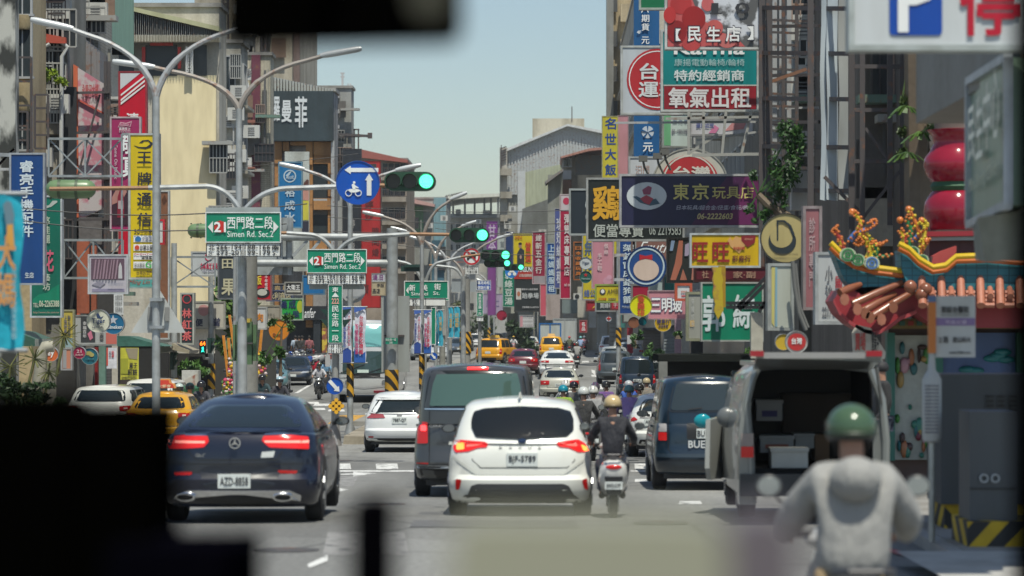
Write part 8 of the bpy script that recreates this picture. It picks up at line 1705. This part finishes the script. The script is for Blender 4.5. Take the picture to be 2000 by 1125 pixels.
for i,(a,b,c,e,dd,cc) in enumerate(((880,615,34,30,400,(.10,.12,.03)),(930,640,40,30,395,(.03,.06,.02)),(1020,655,30,28,300,(.02,.05,.015)),(1262,690,14,22,150,(.05,.13,.03)),(1290,700,26,20,118,(.015,.05,.015)),(1240,665,10,16,160,(.06,.12,.05)),(1245,655,14,10,158,(.05,.14,.03)),(1325,655,8,7,75,(.05,.12,.03)),(1470,690,18,12,60,(.06,.14,.03)))):
 tree('street_tree',('yellow-green trees at the far end behind the signals','dark trees at the far end behind the oncoming cars','dark shrub by the far pavement in front of the trucks','bright green bush behind the striped kerb pole','round dark bush beside the blue square van','thin pale bush above the roof rails','leafy sprig over the right kerb cars','potted plant hanging under the pink sign','green plant behind the silver van roof')[i],'tree' if i < 3 else 'shrub',dd,[(a,b+e),(a,b)],[(a,b,c,e)],cc,.32 if dd > 250 else .12 if dd > 100 else .06,20+i,.1,dens=1.5)
tree('balcony_plant','yellow-green plant trailing from the left balcony','plant',98.6,[(95,158),(97,145)],[(100,138,14,9),(118,158,12,8),(90,150,9,8)],(.20,.30,.02),.13,31,.03)
tree('shrub','dark leafy shrub at the bottom left','shrub',62,[(50,860),(50,800)],[(80,755,36,14),(15,750,25,30),(45,785,45,22),(100,790,26,20)],(.02,.05,.012),.07,32,.05,dens=1.5)
for i,(x,y,s_) in enumerate(((68,700,30),(126,655,34),(95,725,26),(20,715,34))):
 m=MB(); r_=random.Random(40+i)
 for k in range(26): a=R(r_.uniform(0,360)); L_=s_*r_.uniform(.7,1.1); m.bar(P(x,y,74),P(x+L_*math.cos(a),y-L_*.8*math.sin(a),74+r_.uniform(-.3,.3)),.035,.01)
 m.tube([P(x,y,74),P(x-20+i*4,y+80,74)],.035,6); solo('dragon_plant',m,mat('leaf',(.09,.10,.03),.5),('spiky dracaena left of the bent grey pipe','tallest spiky dracaena above the bent grey pipe','spiky dracaena below the round orange sign','darkest spiky plant at the left edge')[i],'plant','spiky potted plants at the left',False)
solo('bent_pipe',MB().tube([P(70,770,76),P(78,730,76),P(82,690,76),P(88,678,76),P(105,676,76)],.15,12),mat('wall',(.38,.36,.28)),'fat grey pipe bending behind the spiky plants','pipe')
# flower stands
for i,(x,y,sl) in enumerate(((448,660,-14),(462,655,-10),(446,705,-8),(436,700,-12),(505,650,12),(515,652,10))):
 d_=112; m=MB().prism([(X(a,d_),Z(b,d_)) for a,b in ((x-2.5,y-45),(x+2.5,y-45),(x+3-sl,y+55),(x-3-sl,y+55))],d_,d_+.1); t_=thing('flower_stand',('orange ribbon flower stand, leftmost tall one','orange ribbon flower stand touching the concrete pole','low flower stand with orange ribbon beside the scooters','low flower stand nearest the striped pole','orange ribbon flower stand just right of the concrete pole','rightmost orange ribbon flower stand')[i],'flower stand',P(x,y+90,d_),group='congratulation flower stands')
 part('ribbon',m,mat('cloth',(.62,.24,.02)),t_,smooth=False); r_=random.Random(i)
 for c in ((.5,.05,.12),(.6,.5,.5),(.6,.4,.02),(.05,.14,.03)):
  m=MB()
  for k in range(18): m.ball(P(x-sl*.7+r_.uniform(-11,11),y+62+r_.uniform(-22,22),d_-.2-r_.random()*.2),.05+r_.random()*.03,6,4)
  o=part('flowers',m,mat('plain',c,.6),t_); o['kind']='stuff'
  # cream box, green bin, green awning and left ground floor
t=thing('notice_board','cream utility box with faded street picture on the left pavement','utility box',P(380,770,93)); part('cabinet',MB().box(P(355,775,93),P(392,723,93.6)),mat('wall',(.5,.5,.46)),t,smooth=False); part('picture',MB().prism([(X(a,93),Z(b,93)) for a,b in ((360,750),(360,742),(385,730),(386,755),(360,757))],92.96,93),mat('print',(.45,.42,.36),.5,0,0,'brown'),t,smooth=False)
solo('waste_bin',MB().tube([P(368,800,88),P(368,758,88),P(368,753,88)],[.4,.46,.3],14),mat('plain',(.03,.11,.05),.4),'dark green domed bin in front of the cream utility box','bin')
t=thing('shop_awning','green canvas shop awning behind the nearest lamp pole','awning',P(285,676,93)); part('canvas',MB().prism([(X(a,93),Z(b,93)) for a,b in ((238,676),(238,656),(262,657),(300,668),(330,676))],92,94),mat('cloth',(.03,.12,.09)),t,smooth=False)
t=thing('shop_awning','grey sagging awning right of the nearest lamp pole','awning',P(345,685,95)); part('canvas',MB().prism([(X(a,95),Z(b,95)) for a,b in ((316,690),(314,670),(335,668),(345,685))],94,96.5),mat('cloth',(.16,.16,.14)),t,smooth=False); part('canvas',MB().prism([(X(a,95),Z(b,95)) for a,b in ((342,682),(344,670),(378,684),(376,690))],94,96.5),mat('cloth',(.3,.26,.18)),t,smooth=False)
t=thing('shop_awning','dark green awning behind the large cyan banner','awning',P(55,672,84)); part('canvas',MB().prism([(X(a,84),Z(b,84)) for a,b in ((20,675),(20,645),(45,648),(80,662),(80,676))],83,86),mat('cloth',(.02,.08,.05)),t,smooth=False)
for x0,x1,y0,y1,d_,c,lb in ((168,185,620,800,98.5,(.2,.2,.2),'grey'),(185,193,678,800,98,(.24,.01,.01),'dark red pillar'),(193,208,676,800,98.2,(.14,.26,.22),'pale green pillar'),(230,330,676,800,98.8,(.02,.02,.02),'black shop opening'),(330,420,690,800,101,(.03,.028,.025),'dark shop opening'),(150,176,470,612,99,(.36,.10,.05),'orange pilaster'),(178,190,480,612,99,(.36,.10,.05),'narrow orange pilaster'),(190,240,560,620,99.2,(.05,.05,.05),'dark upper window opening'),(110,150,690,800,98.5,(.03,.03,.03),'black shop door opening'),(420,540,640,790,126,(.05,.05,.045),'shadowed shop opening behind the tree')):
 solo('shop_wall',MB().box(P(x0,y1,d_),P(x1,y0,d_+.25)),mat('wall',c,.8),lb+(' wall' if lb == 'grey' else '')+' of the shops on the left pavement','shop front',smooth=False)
t=thing('billboard','large white and pink billboard with orange edge in a dark steel frame','billboard',P(172,500,101)); part('panel',MB().prism([(X(a,101),Z(b,101)) for a,b in ((152,430),(152,132),(205,165),(205,405))],101,101.2),mat('print',(.5,.46,.46),.5,0,0,'pink'),t,smooth=False)
part('orange_edge',MB().prism([(X(a,101),Z(b,101)) for a,b in ((144,620),(144,126),(152,130),(156,620))],100.9,101.2),mat('sign',(.6,.14,.06)),t,smooth=False); part('tarpaulin',MB().box(P(150,500,100.9),P(206,425,101.1)),mat('cloth',(.14,.13,.13)),t,smooth=False); text('永慶仔大樓',(X(161,101),Z(188,101),X(193,101),Z(165,101)),(0,100.9,0),UX,UZ,mat('plain',(.4,.08,.08)),t,.03); part('red_line',MB().bar(P(153,195,100.95),P(204,222,100.95),.05),mat('plain',(.5,.08,.05)),t,smooth=False)
for x in (206,213): part('frame_post',MB().bar(P(x,600,100.6),P(x,120,100.6),.1),DS,t,smooth=False)
for y in (182,260,350,430,500): part('frame_rail',MB().bar(P(122,y,100.5),P(214,y-2,100.5),.08),DS,t,smooth=False)
part('frame_brace',MB().bar(P(150,350,100.6),P(195,185,100.6),.06),DS,t,smooth=False)
for i in range(18): part('rung',MB().bar(P(206,140+i*24,100.6),P(213,140+i*24,100.6),.05),DS,t,smooth=False)
t=thing('steel_ladder','dark steel ladder frame on the balcony front at the left','ladder',P(48,300,94.5))
for x0,x1,y0,y1 in ((31,61,112,300),(68,94,185,290),(34,54,218,330)):
 for x in (x0,x1): part('stile',MB().bar(P(x,y0,94.5),P(x,y1,94.5),.07),DS,t,smooth=False)
 for k in range(5): y=y0+(y1-y0)*k/4; part('rung',MB().bar(P(x0,y,94.5),P(x1,y,94.5),.06),DS,t,smooth=False)
 # shop fronts seen low on the right between the signs
for x0,x1,y0,y1,d_,c,n_,lb in ((1166,1186,612,680,280,(.45,.45,.42),'roller_shutter','pale roller shutter furthest up the right pavement'),(1190,1212,606,684,240,(.40,.40,.38),'roller_shutter','second pale roller shutter behind the white compact SUV'),(1150,1164,600,640,270,(.5,.5,.48),'wall_sign','white wall sign above the distant riders'),(1213,1222,600,640,200,(.05,.25,.24),'wall_sign','thin teal wall strip left of the kerb pole'),(1225,1236,640,690,190,(.38,.03,.05),'wall_sign','red wall strip with dark print near the kerb pole'),(1256,1290,645,700,165,(.22,.2,.18),'roller_shutter','brown shutter behind the bright green bush'),(1296,1318,640,700,148,(.32,.35,.36),'roller_shutter','grey shutter right of the amber sign'),(1318,1330,620,700,140,(.42,.28,.33),'wall_panel','lilac pink wall panel beneath the pink sign'),(1332,1346,610,700,135,(.46,.45,.40),'wall_panel','cream wall pier left of the narrow light box'),(1350,1372,662,700,120,(.03,.03,.03),'wall_panel','dark doorway under the narrow light box'),(1225,1262,655,672,170,(.5,.5,.52),'wall_sign','white hoarding behind the roof rails'),(1100,1120,600,640,300,(.3,.3,.28),'wall_panel','grey wall panel above the grey box truck'),(1128,1146,560,620,290,(.42,.4,.34),'wall_panel','cream wall panel left of the yellow breakfast sign'),(1066,1094,575,625,300,(.36,.3,.28),'wall_panel','brownish wall panel under the blue dress hire sign'),(1098,1132,585,612,295,(.16,.2,.2),'wall_panel','dark green window band under the crimson sign')):
 t=thing(n_,lb,n_.replace('_',' '),P((x0+x1)/2,y1,d_))
 part('sheet',MB().box(P(x0,y1,d_),P(x1,y0,d_+.3)),mat('wall',c,.7),t,smooth=False)
 if n_ == 'roller_shutter':
  m=MB(); h=(y1-y0)/9
  for k in range(9): m.box(P(x0+1,y0+k*h+h*.8,d_-.06),P(x1-1,y0+k*h+1,d_))
  part('slats',m,mat('sign',tuple(v*.85 for v in c),.5),t,smooth=False)['kind']='stuff'
  part('lintel',MB().box(P(x0-1,y0,d_-.3),P(x1+1,y0-5,d_+.3)),mat('plain',(.1,.1,.1)),t,smooth=False)
for x,y,d_,lb in ((1300,600,150,'grey air conditioner above the amber sign'),(1262,575,170,'small air conditioner behind the round yellow sign'),(1128,585,270,'pale air conditioner left of the yellow breakfast sign'),(1232,612,200,'air conditioner just right of the kerb pole')):
 t=thing('air_conditioner',lb,'air conditioner',P(x,y,d_)); part('case',MB().box(P(x-8,y,d_),P(x+8,y-12,d_+.5)),mat('sign',(.5,.5,.47),.6),t,smooth=False); part('fan_grille',MB().disc((X(x-1,d_),Z(y-6,d_)),4.5/F*d_,4.5/F*d_,d_-.03,d_,14),BLACK(),t,smooth=False)
 # bus stop
d=31; t=thing('bus_stop','bus stop pole with white route sign and timetable drum at the right kerb','bus stop',(X(1820,d),d,.14)); part('pole',MB().tube([(X(1820,d),d,.14),P(1820,578,d)],.032,10),mat('brushed',(.40,.42,.40),.4,.3),t); part('orange_sleeve',MB().box(P(1814,690,d-.04),P(1826,582,d+.04)),mat('sign',(.55,.18,.04)),t,smooth=False); part('blue_cap',MB().box(P(1814,590,d-.042),P(1826,578,d+.042)),mat('plain',(.1,.16,.3)),t,smooth=False); part('route_board',MB().box(P(1828,698,d),P(1904,578,d+.04)),mat('sign',(.52,.54,.54)),t,smooth=False); part('purple_band',MB().box(P(1828,636,d-.006),P(1904,621,d+.001)),mat('plain',(.24,.17,.34)),t,smooth=False)
for s_,x0,y0,x1,y1,c in (('郭綜合醫院',1838,598,1892,612,K_),('Kuo General Hospital',1838,614,1892,618,K_),('市區公車',1846,625,1888,633,(.6,.5,.65)),('2 路',1834,657,1852,670,K_),('崑山科大',1861,658,1896,669,K_),('www.2384.com',1853,686,1895,691,K_)): text(s_,(X(x0,d),Z(y1,d),X(x1,d),Z(y0,d)),(0,d-.01,0),UX,UZ,mat('plain',c,.5),t,.02)
part('timetable_drum',MB().lathe(P(1820,862,d),[(.02,-.02),(.08,0),(.098,.03),(.098,.62),(.07,.68),(.04,.72),(.03,.9)],18),mat('sign',(.42,.43,.42)),t)
for i in range(14): part('timetable_line',MB().box(P(1806,752+i*7,d-.1),P(1834,755+i*7,d-.09)),mat('plain',(.18,.18,.2)),t,smooth=False)
cm=mat('sign',(.055,.062,.068),.5); t=thing('utility_cabinet','large dark grey utility cabinet with vents on the right pavement','utility cabinet',P(1900,985,33)); part('cabinet',MB().box(P(1838,985,33),(X(2080,33),34.2,Z(731,33))),cm,t,smooth=False); part('plinth',MB().box(P(1845,1060,33.1),(X(2080,33),34,Z(985,33))),mat('stripe',(.55,.36,.01),.6),t,smooth=False)
for j in range(3): [part('vent_slot',MB().box(P(1926+j*22,772+k*9,32.97),P(1940+j*22,776+k*9,33)),BLACK(),t,smooth=False) for k in range(4)]
t=thing('utility_cabinet','smaller grey utility cabinet with two round dials, on a striped plinth','utility cabinet',P(1945,1018,30.5)); part('cabinet',MB().box(P(1894,1018,30.5),(X(1985,30.5),31.3,Z(804,30.5))),mat('sign',(.075,.083,.09),.5),t,smooth=False); part('plinth',MB().box(P(1890,1085,30.3),(X(2060,30.3),31.5,Z(1019,30.3))),mat('stripe',(.55,.36,.01),.6,0,0,'r'),t,smooth=False); part('door_gap',MB().box(P(1894,955,30.48),P(1984,953,30.5)),BLACK(),t,smooth=False)
for x in (1924,1946): part('dial',MB().ring((X(x,30.4),Z(935,30.4)),.03,.045,30.46,30.5,18),mat('plain',(.4,.42,.42)),t,smooth=False)
# wires
wm=mat('plain',(.03,.03,.03),.6)
for i,(a,b,d_,lb) in enumerate((((-20,400),(600,398),70,'upper thin wire crossing the street at the left'),((-20,422),(560,437),71,'lower thin wire crossing the street at the left'),((640,402),(1260,402),120,'faint wire above the far roofs'),((640,424),(1300,428),125,'faint wire below the roof canopy'),((650,452),(1350,432),110,'wire running to the black chicken sign'),((700,470),(1300,498),112,'wire sagging over the far signs'),((850,446),(1150,452),140,'short wire over the purple sign'),((230,330),(700,300),140,'wire passing the orange stone front'))):
 pts=[Vector(P(*a,d_))*(1-k/12)+Vector(P(*b,d_))*(k/12)-Vector((0,0,.25*math.sin(math.pi*k/12))) for k in range(13)]; solo('overhead_wire',MB().tube(pts,.014,5),wm,lb,'wire','wires over the street')
if HAZE:
 hb=struct('haze',MB().box((-800,-45,-3),(800,700,70)),None,'stuff'); hm=bpy.data.materials.new('haze'); hm.use_nodes=True; hn=hm.node_tree; hn.nodes.remove(hn.nodes['Principled BSDF'])
 pv=hn.nodes.new('ShaderNodeVolumePrincipled'); pv.inputs['Color'].default_value=(.86,.92,.95,1); pv.inputs['Density'].default_value=HAZE; pv.inputs['Anisotropy'].default_value=.3; hn.links.new(pv.outputs[0],hn.nodes['Material Output'].inputs['Volume']); hb.data.materials.append(hm)
 # ================================================================ INSIDE THE BUS THE PICTURE IS TAKEN FROM
bk=mat('matte',(.0012,.0012,.001),.9); t=thing('bus_interior','dark bus cab the street is seen from, with seats and dashboard','bus interior',(0,2,1.0))  # near-black matte stands in for the shade inside the cab
part('roof',MB().box((-1.4,-2,3.02),(1.2,1.5,3.1)),bk,t,smooth=False); part('floor',MB().box((-1.4,-2,.9),(1.2,4.6,1.0)),bk,t,smooth=False)
for x in (-1.42,1.2): part('side_wall',MB().box((x,-2,.9),(x+.03,3.2,3.02)),bk,t,smooth=False)
part('rear_wall',MB().box((-1.4,-2.05,.9),(1.2,-2,3.02)),bk,t,smooth=False)
part('windscreen_pillar',MB().box((X(1996,4.6),4.4,1.0),(1.2,4.7,3.02)),bk,t,smooth=False)
BW=lambda x0,x1,y,d_,dd,rr: MB().add([v for v in (P(x0,y+rr,d_),P(x0+rr,y,d_),P(x1-rr,y,d_),P(x1,y+rr,d_),(X(x1,d_),d_,1),(X(x0,d_),d_,1))]+[Vector(v)+Vector((0,dd,0)) for v in (P(x0,y+rr,d_),P(x0+rr,y,d_),P(x1-rr,y,d_),P(x1,y+rr,d_),(X(x1,d_),d_,1),(X(x0,d_),d_,1))],[(0,1,2,3,4,5),(11,10,9,8,7,6)]+[(i,(i+6),(i+1)%6+6,(i+1)%6) for i in range(6)])
part('driver_seat',BW(-900,298,792,3.9,.3,14),bk,t,smooth=False); part('seat_back',BW(-900,130,770,3.85,.2,14),bk,t,smooth=False); part('armrest',BW(200,468,1066,3.8,.3,10),mat('matte',(.002,.002,.004),.9),t,smooth=False)
part('grab_post',BW(680,766,972,3.6,.1,16),mat('matte',(.002,.002,.003),.9),t,smooth=False); part('dashboard_glare',BW(880,1420,1010,2.3,.03,40),mat('plain',(.42,.44,.36),.8),t,smooth=False); part('dashboard_box',BW(1422,1560,1000,2.35,.06,40),mat('plain',(.17,.155,.19),.8),t,smooth=False)  # the wide pale slab is added to stand for dashboard glare
mr=thing('rear_view_mirror','large dark rear-view mirror hanging blurred at the top of the frame','mirror',(X(665,3.8),3.8,Z(-150,3.8))); o=MB().prism([(X(a,3.8),Z(b,3.8)) for a,b in rnd_poly([(433,-90),(433,93),(903,82),(903,-90)],34)],3.78,3.84); part('housing',o,bk,mr); part('mirror_glass',MB().prism([(X(a,3.77),Z(b,3.77)) for a,b in rnd_poly([(780,-80),(880,-80),(880,40),(800,40)],30)],3.765,3.778),mat('plain',(.05,.048,.03),.4),mr); part('arm',MB().tube([P(665,-60,3.82),(X(665,3.82),3.4,2.98),(X(665,3.82),1.45,3.05)],.012),bk,mr)  # brownish glass patch colours in the lit right end of the mirror
flush_text()
